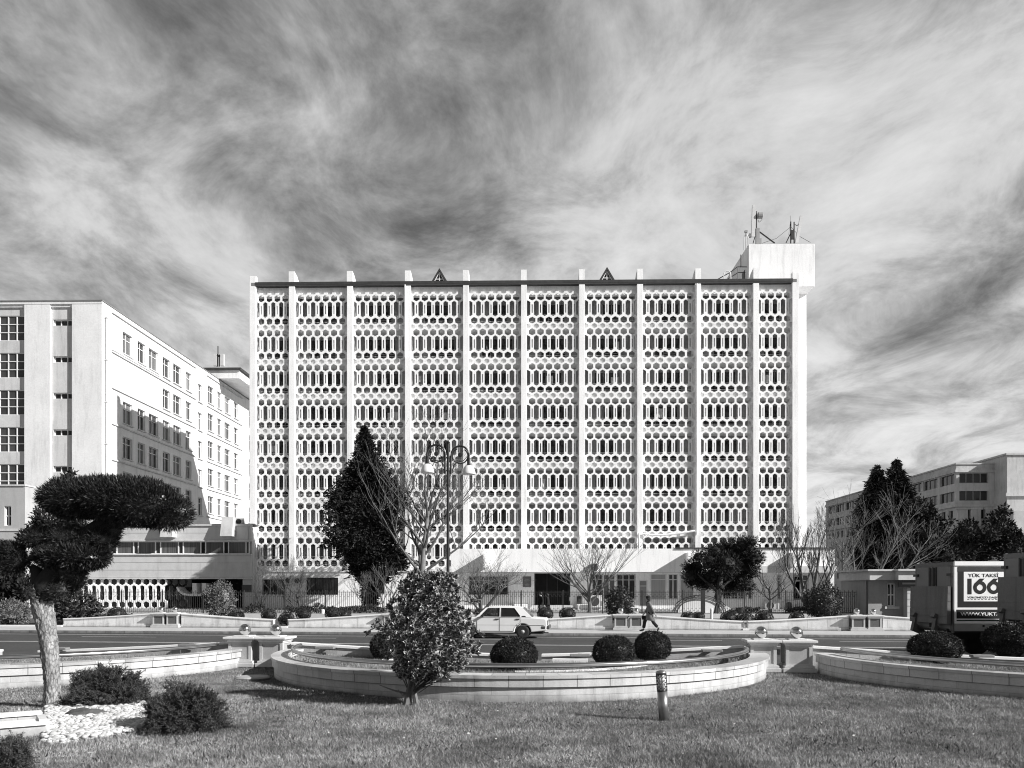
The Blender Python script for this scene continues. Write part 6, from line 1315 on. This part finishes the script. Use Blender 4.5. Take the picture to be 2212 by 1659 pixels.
leafy('dark shrub behind the far pillars, left of the walker', 1309, 1366, 1268, 1340, 50, .16, SHD, 2800, .13)
leafy('big dark rounded shrub at the right end of the fence', 1742, 1818, 1262, 1338, 47.5, .16, SHD, 4200, .11)
leafy('dark large leaved shrub right of the clipped tree trunk', 118, 212, 1282, 1336, 44.6+3, .16, SHD, 1500, .24, core=.55)
leafy('pale leaved hedge shrub left of the clipped tree trunk', -30, 66, 1298, 1350, 47, .16, SHR, 3000, .13)
leafy('pale leaved hedge shrub at the left edge', -120, -10, 1300, 1350, 47.5, .16, SHR, 1500, .13)
# low planting along the fence foot (one mass nobody could count)
parts = []
for (u0, u1, D, hh) in [(zoom5(55, 0)[0], zoom5(265, 0)[0], 59.2, .8), (zoom5(520, 0)[0], zoom5(1600, 0)[0], 59.2, .85), (zoom7(1440, 0)[0], zoom7(1760, 0)[0], 59.2, .55), (zoom7(2060, 0)[0], zoom8(290, 0)[0], 59, .7), (zoom2(800, 0)[0], zoom2(1080, 0)[0], 54, .5), (zoom2(1530, 0)[0], zoom2(1700, 0)[0], 54, .4)]:
    p0, p1 = GD(u0, D, .42 if D > 57 else .16), GD(u1, D, .42 if D > 57 else .16); n = int((p1-p0).length*330); s_ = NR.random(n)[:, None]; base = np.array(p0)+(np.array(p1-p0))*s_
    hgt = np.array([hh*(.6+.5*mnoise.noise(Vector((x*1.3, D, 0)))) for x in base[:, 0]]); p = base + np.stack([np.zeros(n), NR.uniform(-.4, .4, n), NR.random(n)**.7*hgt], 1)
    parts.append(leaves(p, unit(rand_dirs(n)+np.array((0, 0, .7))), NR.uniform(.1, .2, n), .09))
o = link('low_planting', np_join('low_planting', parts, SHD)); tag(o, 'low dark leafy planting along the foot of the fence', 'ground cover', None, 'stuff')
# ---- conifers
def conifer(label, base, H, prof, n_cl, seed, name='conifer_tree', ll=.30, droop=-.1, lean=(0, 0), m=CONIF, trunk_r=.22, spray=38, z0=.4, asym=.25, core=.62, whorl=.0):
    """prof: list of (height fraction, radius) of the crown outline"""
    rs = random.Random(seed); t = empty(name, label, 'tree', base); pr = np.array(prof, float); pos, dr, szs = [], [], []
    for i in range(n_cl):
        h = rs.random()**.9; r = np.interp(h, pr[:, 0], pr[:, 1]); a = rs.uniform(0, 2*math.pi); k = 1+asym*mnoise.noise(Vector((math.cos(a)*1.5, math.sin(a)*1.5, h*H*.45+seed)))*1.6; q = rs.uniform(.55, 1.0)**.6*(rs.uniform(1.08, 1.3) if rs.random() < .1 else 1); rr_ = r*k*q*(1-whorl*((h*H/1.15) % 1.0))
        c = np.array((rr_*math.cos(a)+lean[0]*h, rr_*math.sin(a)+lean[1]*h, h*H)); d = np.array((math.cos(a), math.sin(a), droop+rs.uniform(-.1, .45))); sz = (.16+.84*min(1, r/1.2))
        m_ = int(spray*(.5+sz*.6)); o_ = NR.normal(size=(m_, 3))*np.array((.30, .30, .22))*sz; pos.append(c+o_+d*NR.random((m_, 1))*.5*sz); dr.append(unit(d+NR.normal(size=(m_, 3))*.55)); szs.append(np.full(m_, .45+.55*min(1, r/1.0)))
    pos, dr = np.concatenate(pos), np.concatenate(dr); n = len(pos); szl = np.concatenate(szs); L_ = leaves(pos, dr, NR.uniform(.5, 1.3, n)*ll*szl, ll*.30*szl)
    mb = MB(); vs = [(max(r*core, .01), h*H) for h, r in prof]; mb.lathe(vs, (0, 0, 0), 18)
    for i, p in enumerate(mb.v): k = 1+.3*mnoise.noise(Vector(p)*.8+Vector((seed, 0, 0))); h = p[2]/H; mb.v[i] = (p[0]*k+lean[0]*h, p[1]*k+lean[1]*h, p[2])
    V = np.array(mb.v); me = np_join('crown', [L_, np.array([V[f] for f in mb.f if len(f) == 4])], m); link('crown', me, None, t); b = MB(); b.tube([(0, 0, -.1), (lean[0]*.1, 0, H*.25), (lean[0]*.6, lean[1]*.6, H*.7)], [trunk_r, trunk_r*.8, trunk_r*.2], 8); b.build('trunk', BARKD, t); return t
D = 68.0; mz = D/F
def prof_from(rows, vb, D, uc):   # rows (v, half width px)
    H = ((HOR-rows[0][0])*D/F+CZ-.42); return H, sorted([(((HOR-v)*D/F+CZ-.42)/H, .93*r*D/F) for v, r in rows])
H_, pr_ = prof_from([(922, 1), (945, 7), (985, 15), (1005, 20), (1025, 42), (1040, 50), (1075, 66), (1110, 74), (1150, 80), (1180, 82), (1205, 70), (1225, 52), (1245, 30), (1262, 10)], 1320, D, 798)
conifer('tall dense black conifer against the honeycomb facade, left of the lamp', GD(800, D, .42), H_, pr_, 900, 3, lean=((787-800)*mz, 0), ll=.42, spray=50, asym=.75, whorl=.25, core=.40)
# pine with rounded clumped crown
def clump_tree(label, base, blobs, m, ll, n_per, trunk, seed, name='pine_tree', needle=True, core=.72):
    t = empty(name, label, 'tree', base); parts = []; rs = random.Random(seed)
    for (x, y, z, r, q) in blobs:
        n = int(n_per*r*r); d = rand_dirs(n); k = lumpy(d, seed+x, .35, 2.5); p = np.array((x, y, z))+d*np.array((r, r*.9, r*q))*k*NR.uniform(.72, 1.04, (n, 1))
        parts.append(leaves(p, unit(d+rand_dirs(n)*(.55 if needle else .9)+np.array((0, 0, .25))), NR.uniform(.6, 1.35, n)*ll, ll*(.16 if needle else .4))); parts += core_quads((x, y, z), r*core, (1, .9, q), seed+x, .25)
    link('crown', np_join('crown', parts, m), None, t); b = MB()
    for pts, rd in trunk: b.tube(pts, rd, 9)
    b.build('trunk', BARKD, t); return t
D = 59.6; base = GD(zoom7(1278, 0)[0], D, .42)
def loc7(x, y, dy=0): p = PD(*zoom7(x, y), D); return (p.x-base.x, p.y-base.y+dy, p.z-base.z)
bl_ = []
for x, y, r in ((1110, 400, 70), (1080, 520, 95), (1020, 610, 90), (1000, 520, 65), (1180, 470, 120), (1250, 360, 100), (1340, 330, 85), (1440, 300, 90), (1560, 270, 95), (1650, 250, 60), (1620, 360, 120), (1700, 430, 95), (1500, 430, 150), (1350, 500, 150), (1620, 520, 120), (1700, 560, 75), (1560, 640, 120), (1400, 660, 130), (1250, 640, 130), (1120, 680, 90), (1480, 740, 90), (1600, 740, 80), (1330, 750, 70), (1440, 800, 50), (1170, 740, 55), (1040, 690, 60), (1760, 390, 40)):
    p = loc7(x, y, rs.uniform(-1.1, 1.1)); bl_.append((*p, r*sc7*D/F*1.02, .85))
clump_tree('dense black pine with a rounded crown in front of the entrance pavilion', base, bl_, CONIF, .26, 1500, [([(0, 0, -.1), (.1, 0, .9), loc7(1310, 820), loc7(1330, 640), loc7(1400, 480)], [.34, .28, .24, .2, .1]), ([loc7(1310, 800), loc7(1180, 690), loc7(1080, 600)], [.13, .1, .05]), ([loc7(1315, 760), loc7(1480, 640), loc7(1600, 480)], [.13, .1, .05])], 4)
# trees at the right
D = 78.0
def rowsz8(rows): return [(zoom8(0, y)[1], w_*.45211*.54) for y, w_ in rows]
H_, pr_ = prof_from(rowsz8([(188, 3), (250, 25), (330, 50), (400, 62), (480, 95), (560, 130), (640, 150), (720, 165), (820, 190), (950, 210), (1080, 200), (1180, 170)]), 0, D, 0)
conifer('spiky dark conifer, the taller of two tops in front of the stone building', GD(zoom8(1075, 0)[0], D, .3), H_, pr_, 620, 21, ll=.55, droop=-.30, asym=.5, core=.3, spray=40, whorl=.55)
H_, pr_ = prof_from(rowsz8([(238, 3), (300, 30), (380, 48), (450, 65), (520, 85), (600, 110), (700, 130), (850, 150), (1000, 150), (1150, 120)]), 0, D+1.5, 0)
conifer('spiky dark conifer, the shorter of two tops in front of the stone building', GD(zoom8(905, 0)[0], D+1.5, .3), H_, pr_, 480, 22, ll=.55, droop=-.30, asym=.5, core=.3, spray=40, whorl=.55)
def blobs8(lst, D, base):
    out = []
    for x, y, r in lst: p = PD(*zoom8(x, y), D); out.append((p.x-base.x, p.y-base.y+rs.uniform(-1.2, 1.2), p.z-base.z, r*.45211*.54*D/F, .9))
    return out
D = 70.0; base = GD(zoom8(1330, 0)[0], D, .3)
clump_tree('dark bushy evergreen right of the spiky pair, above the gatehouse', base, blobs8([(1280, 640, 110), (1350, 720, 110), (1220, 760, 110), (1400, 860, 120), (1300, 900, 140), (1450, 960, 110), (1350, 1040, 130), (1200, 1000, 110), (1500, 1060, 100), (1150, 900, 90), (1400, 1160, 120), (1180, 1120, 110), (1600, 1070, 70)], D, base), CONIF, .4, 420, [([(0, 0, -.1), (0, 0, 6)], [.25, .15])], 31, name='evergreen_tree', needle=False)
base = GD(zoom8(1760, 0)[0], D+2, .3)
clump_tree('dark bushy evergreen in front of the stone building corner, above the truck', base, blobs8([(1790, 770, 50), (1760, 830, 90), (1700, 900, 120), (1800, 920, 110), (1640, 830, 60), (1660, 980, 110), (1780, 1030, 120), (1880, 1010, 110), (1620, 740, 30), (1860, 850, 60)], D+2, base), CONIF, .38, 480, [([(0, 0, -.1), (0, 0, 6)], [.25, .15])], 33, name='evergreen_tree', needle=False)
base = GD(zoom8(2050, 0)[0], D+3, .3)
clump_tree('dark bushy evergreen at the right edge, taller and behind the truck', base, blobs8([(1990, 660, 50), (2000, 730, 80), (2040, 800, 80), (1950, 800, 70), (2030, 900, 120), (1940, 900, 80), (2140, 860, 60), (2120, 950, 90), (2040, 1010, 120), (2180, 1000, 90)], D+3, base), CONIF, .38, 480, [([(0, 0, -.1), (0, 0, 7)], [.25, .15])], 35, name='evergreen_tree', needle=False)
# dark trees behind the clipped tree at the left
D = 40.0
def blobs2(lst, D, base):
    out = []
    for x, y, r in lst: p = PD(*zoom2(x, y), D); out.append((p.x-base.x, p.y-base.y+rs.uniform(-.4, .4), p.z-base.z, r*.48226*.54*D/F, .9))
    return out
base = GD(zoom2(330, 0)[0], 58.7, .42)
clump_tree('dark feathery conifer behind the clipped tree, its top showing under the big pad', base, blobs2([(320, 400, 28), (330, 460, 50), (300, 540, 70), (420, 520, 80), (520, 480, 70), (600, 560, 90), (480, 620, 90), (330, 640, 90), (240, 640, 70), (700, 560, 70), (570, 110, 32), (610, 90, 22), (560, 140, 40)], 58.7, base), CONIF, .28, 900, [([(0, 0, -.1), (0, 0, 6)], [.2, .1])], 41, name='conifer_tree', needle=False, core=.6)
base = GD(zoom2(60, 0)[0], 51, .16)
clump_tree('dark evergreen mass left of the clipped tree trunk', base, blobs2([(60, 1030, 110), (-40, 1000, 120), (150, 1000, 90), (100, 1090, 110), (220, 1060, 80), (10, 1080, 110)], 51, base), CONIF, .3, 900, [([(0, 0, -.1), (0, 0, 2)], [.2, .1])], 43, name='evergreen_tree', needle=False)
# ---- cloud clipped tree
TB = G(112, 1529, .2); sT = (TB-CAM).dot(FW)/F; t = empty('cloud_clipped_tree', 'clipped tree with thick pale trunk and flat dark foliage pads on the left', 'tree', TB)
def tp(x, y, dy=0): u, v = zoom2(x, y); return Vector(((u-112)*sT, dy, (1529-v)*sT))
BARKT = mat('flaking_bark', .30, .9, .75, 16, stretch=(1, 1, .4), bump=1.0, bscale=22, fine=.45)
def t3(x, y, dy=0): u, v = (x*.47922)*.54, (2300+y*.47922)*.54; return Vector(((u-112)*sT, dy, (1529-v)*sT))
b = MB(); b.tube([t3(435, 1150), t3(437, 1085), t3(440, 960), t3(428, 800), t3(412, 600), t3(392, 450), t3(368, 330), t3(345, 230), t3(335, 140), t3(330, 40)], [.20, .16, .125, .132, .14, .15, .17, .17, .15, .12], 20)
nt_ = BARKT.node_tree; vo = nt_.nodes.new('ShaderNodeTexVoronoi'); vo.feature = 'DISTANCE_TO_EDGE'; vo.inputs['Scale'].default_value = 24; nt_.links.new(nt_.nodes['Mapping'].outputs[0], vo.inputs['Vector'])
mr_ = nt_.nodes.new('ShaderNodeMapRange'); mr_.inputs[2].default_value = .16; mr_.inputs[3].default_value = .45; mr_.inputs[4].default_value = 1.0; nt_.links.new(vo.outputs[0], mr_.inputs[0])
bs_ = nt_.nodes['Principled BSDF']; mx_ = nt_.nodes.new('ShaderNodeMix'); mx_.data_type = 'RGBA'; mx_.blend_type = 'MULTIPLY'; mx_.inputs[0].default_value = 1; nt_.links.new(bs_.inputs['Base Color'].links[0].from_socket, mx_.inputs[6]); nt_.links.new(mr_.outputs[0], mx_.inputs[7]); nt_.links.new(mx_.outputs[2], bs_.inputs['Base Color'])
o = b.build('trunk', BARKT, t, smooth=True); sb = o.modifiers.new('s', 'SUBSURF'); sb.levels = sb.render_levels = 3
tx = bpy.data.textures.new('bark', 'CLOUDS'); tx.noise_scale = .05; dm_ = o.modifiers.new('d', 'DISPLACE'); dm_.texture = tx; dm_.strength = .05; dm_.texture_coords = 'LOCAL'
b = MB(); b.tube([t3(345, 250), tp(370, 1000), tp(480, 900), tp(600, 760), tp(740, 600), tp(880, 480)], [.15, .17, .19, .18, .16, .10], 14); b.tube([t3(330, 240), tp(330, 1000), tp(300, 900), tp(260, 860)], [.15, .13, .1, .05], 10); b.tube([tp(420, 980), tp(540, 860), tp(600, 800)], [.16, .13, .08], 10); b.tube([tp(700, 640), tp(980, 520), tp(1250, 420)], [.14, .1, .05], 10); b.tube([tp(520, 860), tp(330, 700), tp(260, 640)], [.1, .08, .05], 8); b.tube([tp(400, 1000), tp(560, 900), tp(680, 800), tp(800, 690), tp(900, 580)], [.14, .14, .12, .10, .07], 10)
o = b.build('limbs', mat('canopy_shade_bark', .022, .9, .3, 8, bump=.6, bscale=25), t, smooth=True)  # limbs near black: shade of the foliage above put into the bark colour
def pad(blobs, n, name='foliage_pad', ll=.105, dy=0):
    parts = []
    for x, y, rx, rz in blobs:
        c = np.array(tp(x, y, dy)); rx_, rz_ = rx*.48226*.54*sT, rz*.48226*.54*sT; ry = rx_*.62; m_ = int(n*(rx_*ry)); d = rand_dirs(m_); k = lumpy(d, x*.01, .16, 3.2); p = c+d*np.array((rx_, ry, rz_))*NR.uniform(.84, 1.0, (m_, 1))*k
        gd = unit(d/np.array((rx_, ry, rz_))); parts.append(leaves(p, unit(gd*1.0+rand_dirs(m_)*.55+np.array((0, 0, .35))), NR.uniform(.6, 1.25, m_)*ll, ll*.13, fold=.05)); parts += core_quads(c, 1, (rx_*.93, ry*.92, rz_*.90), x*.01, .12)
    link(name, np_join(name, parts, NIWA), None, t)
pad([(640, 300, 300, 160), (900, 300, 330, 170), (1180, 360, 330, 165), (1400, 420, 195, 130), (480, 300, 130, 110), (1100, 260, 300, 110)], 26000)
pad([(600, 780, 300, 95), (420, 770, 130, 70), (760, 800, 130, 70)], 34000); pad([(620, 880, 120, 55), (770, 770, 100, 70), (870, 690, 80, 70), (310, 625, 130, 75), (830, 630, 150, 95), (930, 560, 85, 90)], 30000, ll=.085); pad([(60, 740, 130, 60), (110, 830, 120, 70), (-60, 730, 120, 60)], 34000); pad([(390, 985, 190, 105), (520, 960, 100, 125), (250, 1000, 110, 85)], 24000, ll=.085, dy=.35); pad([(470, 1090, 60, 45), (300, 1085, 50, 50), (400, 1120, 34, 26), (520, 1060, 70, 60)], 30000, ll=.075, dy=-.12)
pad([(560, 620, 170, 100), (720, 650, 150, 90), (560, 890, 150, 90)], 20000, ll=.085)
# ---- low spiky conifers, pebble bed and stone
def spruce(u0, u1, vt, vb, label, seed, n=210, tilt=0):
    D = 2.04*F/(vb-HOR); c = GD((u0+u1)/2, D, .2); W = (u1-u0)*D/F/2; H = (vb-vt)*D/F; t = empty('dwarf_spruce', label, 'shrub', c); rs = random.Random(seed); P0, P1, tw = [], [], MB()
    pos, dr = [], []
    for i in range(n):
        a = rs.uniform(0, 2*math.pi); e_ = rs.random()**.8; el = rs.uniform(.0, 1.0)**1.15 if rs.random() < .8 else rs.uniform(.6, 1.25); d = Vector((math.cos(a)*math.cos(el), math.sin(a)*math.cos(el), math.sin(el)+tilt*0)); k = .80+.55*mnoise.noise(Vector((d.x*1.8+seed, d.y*1.8, d.z*2.2)))+.14*rs.random()
        tip = Vector((d.x*W*k*1.12, d.y*W*.85*k*1.1, max(.04, d.z*H*k*1.15))); st = tip*rs.uniform(.25, .5); mid = st.lerp(tip, .5)+Vector((0,0,.03)); tw.tube([st, mid, tip], [.008, .006, .003], 3, caps=False)
        for q in range(rs.randint(4, 6)):
            f_ = rs.uniform(.35, 1.0); s0 = st.lerp(tip, f_) + Vector((rs.uniform(-1,1), rs.uniform(-1,1), rs.uniform(-1,1)))*.05; dd = ((tip-st).normalized()+Vector((rs.uniform(-1,1), rs.uniform(-1,1), rs.uniform(-.6,.9)))*.75).normalized(); ln = rs.uniform(.07, .14); s1 = s0+dd*ln; tw.tube([s0, s1], [.004, .002], 3, caps=False)
            m_ = 34; s_ = NR.random((m_, 1)); base_ = np.array(s0)+np.array(s1-s0)*s_; rd = unit(NR.normal(size=(m_, 3))+np.array(dd)*1.0); pos.append(base_); dr.append(rd)
    pos, dr = np.concatenate(pos), np.concatenate(dr); m_ = len(pos); L_ = leaves(pos, dr, NR.uniform(.03, .055, m_), .007)
    link('needles', np_join('needles', [L_]+core_quads((0, 0, H*.36), 1, (W*.70, W*.58, H*.40), seed, .3), SPRUCE), None, t); tw.build('branches', BARKD, t); return t
spruce(148, 312, 1457, 1525, 'low spreading dark spruce behind the pebble bed', 5, 620); spruce(322, 484, 1492, 1580, 'low rounded dark spruce to the right of the pebble bed', 9, 680); spruce(-70, 52, 1618, 1684, 'dark spruce clump cut off by the lower left corner', 12, 420)
pc = [(98, 1532), (118, 1524), (150, 1519), (200, 1517), (260, 1514), (318, 1518), (335, 1535), (338, 1568), (318, 1580), (250, 1592), (205, 1600), (160, 1607), (118, 1612), (92, 1606), (98, 1570)]
ZP = .21; poly = [G(u, v, ZP) for u, v in pc]
def inside(p, poly):
    c_ = False; j = len(poly)-1
    for i in range(len(poly)):
        if (poly[i].y > p.y) != (poly[j].y > p.y) and p.x < (poly[j].x-poly[i].x)*(p.y-poly[i].y)/(poly[j].y-poly[i].y)+poly[i].x: c_ = not c_
        j = i
    return c_
xs0, xs1, ys0, ys1 = min(p.x for p in poly), max(p.x for p in poly), min(p.y for p in poly), max(p.y for p in poly); pb = MB(); rp_ = random.Random(2); cnt = 0
RKU, RKV = zoom1(0, 0)[0], 0; rk = G((715*.47922)*.54, (2300+1185*.47922)*.54, .2)
while cnt < 4200:
    p = Vector((rp_.uniform(xs0, xs1), rp_.uniform(ys0, ys1), lawn_z(0, 11)+.0))
    if not inside(p, poly) or (p-rk).length < .33: continue
    cnt += 1; r = rp_.uniform(.022, .048); b0 = len(pb.v); pb.sphere((0,0,0), r, 8, 5); M_ = Matrix.Rotation(rp_.uniform(0, 6.3), 4, 'Z') @ Matrix.Rotation(rp_.uniform(-.5, .5), 4, 'X') @ Matrix.Diagonal((rp_.uniform(1.0, 1.6), rp_.uniform(.8, 1.1), rp_.uniform(.5, .75), 1)); q = Vector((p.x, p.y, lawn_z(p.x, p.y)+rp_.uniform(.005, .05)))
    for i in range(b0, len(pb.v)): pb.v[i] = tuple(M_ @ Vector(pb.v[i]) + q)
o = pb.build('pebbles', mat('white_pebble', .52, .7, .15, 9, island=.3, fine=.1), smooth=True); tag(o, 'bed of smooth white pebbles around the low spruces', 'pebbles', None, 'stuff')
b = MB(); core_mesh(b, (0, 0, .0), .30, (1.15, .8, .42), 5, .35, 24, 14); o = b.build('boulder', mat('boulder', .10, .9, .3, 6, bump=.8, bscale=14, fine=.15), smooth=True, loc=Vector((rk.x, rk.y, .2))); tag(o, 'brown flat boulder lying in the pebble bed', 'stone')
# ---- bare trees
def bare(label, base, stems, seed, bark, ln, r, lev, spread=.62, upw=.22, kids=(2, 3), minr=.007, twig_m=None, wob=.2, segs=4, H=None, Wd=None):
    rs = random.Random(seed); t = empty('bare_tree', label, 'tree', base); a = MB(); c = MB(); tips = []
    for d, l_, r_ in stems:
        d = Vector(d).normalized(); pts = [Vector((0, 0, -.1))]; rr = [r_*1.25]; dd = d.copy(); n = 5
        for i in range(n): dd = (dd+Vector((rs.uniform(-1,1), rs.uniform(-1,1), rs.uniform(-.3,.6)))*.10).normalized(); pts.append(pts[-1]+dd*l_/n); rr.append(r_*(1-.5*(i+1)/n))
        a.tube(pts, rr, 8, caps=False)
        for k in range(lev[0]):
            f_ = rs.uniform(.35, 1.0) if k else 1.0; i = min(int(f_*n), n-1); p = pts[i].lerp(pts[i+1], f_*n-i); an = k*2.4+rs.uniform(-.5, .5)+seed; nd = (dd*.6+Vector((math.cos(an), math.sin(an)*.8, rs.uniform(-.1, .7)))*spread*1.1+Vector((0, 0, upw))).normalized()
            grow(p, nd, ln*rs.uniform(.7, 1.15), max(rr[i]*.55, minr), lev[1], c, tips, rs, spread, upw, kids, minr, segs, 5, wob)
    if H or Wd:
        zs = [v[2] for v in c.v]; xs_ = [v[0] for v in c.v]; kz = H/max(zs); kx = Wd/(max(xs_)-min(xs_)) if Wd else kz
        for mb_ in (a, c): mb_.v = [(v[0]*kx, v[1]*kx, v[2]*kz) for v in mb_.v]
    a.build('trunk', bark, t, smooth=True); c.build('branches', twig_m or bark, t); return t
TWP = mat('pale_twigs', .12, .9, .25, 3)
bare('tall pale barked bare tree behind the street lamp, beside the black conifer', GD(901, 66, .42), [((.03, 0, 1), 9.5, .27)], 5, BARKP, 4.4, .075, (16, 3), .85, .22, (2, 4), .008, TWP, .14, H=16.4, Wd=13.0)
bare('small bare tree in front of the barred window left of the conifer', GD(zoom5(228, 0)[0], 61, .42), [((0, 0, 1), 2.0, .07)], 6, BARKD, 1.5, .05, (6, 2), .7, .35, (2, 4), .006, H=2.9, Wd=2.0)
bare('bare tree with a dark trunk between the two ground floor windows', GD(zoom5(668, 0)[0], 61, .42), [((.05, 0, 1), 2.2, .14), ((-.5, 0, 1), 2.4, .09)], 7, BARKD, 2.1, .06, (6, 3), .65, .4, (2, 3), .006, H=4.9, Wd=4.2)
bare('thin pale bare tree left of the conifer trunk', GD(zoom5(1362, 0)[0], 61, .42), [((0, 0, 1), 1.8, .06)], 8, BARKM, 1.4, .04, (7, 2), .7, .45, (2, 4), .006, TWP, H=3.1, Wd=2.2)
bare('bare tree half hidden behind the big leafy shrub', GD(zoom5(1610, 0)[0], 61, .42), [((.25, 0, 1), 3.0, .10), ((-.35, 0, 1), 2.6, .08)], 9, BARKM, 1.9, .05, (7, 2), .75, .3, (2, 4), .006, TWP, H=4.0, Wd=4.0)
bare('wide spreading bare tree with dark forked trunk behind the white car', GD(zoom6(620, 0)[0], 62, .42), [((-.08, 0, 1), 2.3, .17), ((.95, 0, 1), 3.2, .17), ((-.75, 0, .9), 2.8, .11)], 10, BARKD, 1.9, .08, (8, 3), .95, .03, (2, 3), .007, BARKM, H=5.0, Wd=8.3)
bare('vase shaped bare tree right of the entrance steps', GD(zoom6(1825, 0)[0], 61, .42), [((.02, 0, 1), 2.0, .19)], 12, BARKM, 2.9, .1, (12, 3), .95, .16, (2, 3), .007, TWP, .10, H=6.4, Wd=8.6)
bare('small bare tree right of the pine', GD(zoom7(1885, 0)[0], 61, .42), [((.02, 0, 1), 2.4, .10)], 13, BARKM, 1.7, .06, (8, 2), .8, .25, (2, 4), .006, TWP, H=4.1, Wd=4.2)
bare('multi stemmed bare tree at the corner of the pavilion', GD(zoom8(320, 0)[0], 58.9, .42), [((-.25, 0, 1), 4.5, .16), ((.12, 0, 1), 4.8, .16), ((-.55, 0, 1), 4.2, .11), ((.45, 0, 1), 4.2, .11)], 14, BARKM, 1.7, .06, (7, 3), .6, .35, (2, 3), .007, TWP, .12, H=8.0, Wd=5.8)
for k, (x, d, l_, s_, lab) in enumerate([(600, (.05, 0, 1), 5.5, 17, 'slim upright pale tree just right of the pavilion corner'), (700, (.12, 0, 1), 6.0, 18, 'pale tree between the pavilion and the gatehouse, middle of a group'), (730, (.55, 0, 1), 7.5, 19, 'pale tree leaning right in front of the spiky conifers'), (820, (.75, 0, 1), 7.0, 20, 'pale tree leaning strongly right over the gatehouse roof')]):
    bare(lab, GD(zoom8(x, 0)[0], 63+k*.8, .3), [(d, l_, .09)], s_, BARKM, 2.1, .035, (11, 2), .8, .12, (2, 4), .008, BARKM, .14)
# ---- lawn grass and planter grass
def blades(n, sampler, hmin, hmax, wd, name, label):
    p = sampler(n); n = len(p); a = NR.uniform(0, 2*math.pi, n); h = NR.uniform(hmin, hmax, n); k = np.array([.75+.5*mnoise.noise(Vector((x*.9, y*.9, 0)))+.35*mnoise.noise(Vector((x*4, y*4, 3))) for x, y in p[:, :2]]); h = h*np.clip(k, .35, 1.4)
    tilt = NR.normal(size=(n, 2))*.55; sd = np.stack([np.cos(a), np.sin(a), np.zeros(n)], 1)*wd*.5*NR.uniform(.7, 1.3, (n, 1)); tip = p+np.stack([tilt[:, 0]*h, tilt[:, 1]*h, h], 1)
    o = link(name, np_mesh(name, np.stack([p-sd, p+sd, tip], 1), 3, GRASS)); tag(o, label, 'grass', None, 'stuff'); return o
yline = lambda x: (O_+NN*(WN+.2)).y + E.y/E.x*(x-(O_+NN*(WN+.2)).x)
CS = [np.array(S(TC+k*PITCH, WN-.1))[:2] for k in (-1, 0, 1)]
cq = [Vector((q.x, q.y)) for q in [p0, p1]]
def lawn_sample(n):
    out = []
    y = 8.2 + (23-8.2)*NR.random(n*3)**1.25; x = NR.uniform(-1, 1, n*3)*(y*.64+.6)
    ok = y < yline(x)
    for c_ in CS: ok &= ~(((x-c_[0])**2+(y-c_[1])**2 < (RAD+.0)**2) & (y < yline(x)))
    x, y = x[ok], y[ok]; z = np.array([lawn_z(a_, b_) for a_, b_ in zip(x, y)]); pts = np.stack([x, y, z-.005], 1)
    ins = np.array([inside(Vector(q), poly) for q in pts[:n]]); pts = pts[:n][~ins]
    return pts
blades(420000, lawn_sample, .03, .07, .007, 'lawn_grass', 'short mown grass of the lawn')
def bed_sample(k):
    def f(n):
        bed0 = .375; r = (RAD-.38)*np.sqrt(NR.random(n)); a = NR.uniform(math.pi, 2*math.pi, n); c_ = S(TC+k*PITCH, WN-.1, 0); e1, e2 = np.array(E), np.array(NN); p = np.array(c_)+np.outer(r*np.cos(a), e1)+np.outer(r*np.sin(a), e2); p[:, 2] = bed0+.15*(r/(RAD-.29))**1.6; return p[(np.abs(r-3.3) > .16)]
    return f
GRASS2 = GRASS
for k, lab in ((-1, 'grass in the left curved planter'), (0, 'grass in the middle curved planter'), (1, 'grass in the right curved planter')): blades(52000, bed_sample(k), .05, .12, .007, 'planter_grass', lab)
wp = np.concatenate([np.array([tuple(G(u+NR.uniform(-14, 14), v, .2)) for _ in range(60)]) for u, v in ((1450, 1508), (1050, 1512), (1255, 1500), (1100, 1510))])

lp_ = lawn_sample(170); dd_ = rand_dirs(len(lp_)); dd_[:, 2] *= .25; lp_[:, 2] += .045
o = link('fallen_leaves', np_mesh('fallen_leaves', leaves(lp_, unit(dd_), NR.uniform(.03, .07, len(lp_)), .03, fold=.15), 4, mat('dry_leaf', .30, .8, .4, 3, island=.8))); tag(o, 'scattered dry fallen leaves on the lawn', 'leaves', None, 'stuff')
wd_ = lawn_sample(2600); cl_ = wd_[NR.integers(0, 110, 2600)]+np.stack([NR.normal(size=2600)*.22, NR.normal(size=2600)*.2, np.zeros(2600)], 1); cl_[:, 2] += .02
o = link('weed_tufts', np_mesh('weed_tufts', leaves(cl_, unit(rand_dirs(2600)*.9+np.array((0, 0, .8))), NR.uniform(.04, .085, 2600), .016, fold=.1), 4, mat('weed_leaf', .12, .6, .3, 3, island=.6))); tag(o, 'darker weed tufts growing in the lawn', 'weeds', None, 'stuff')
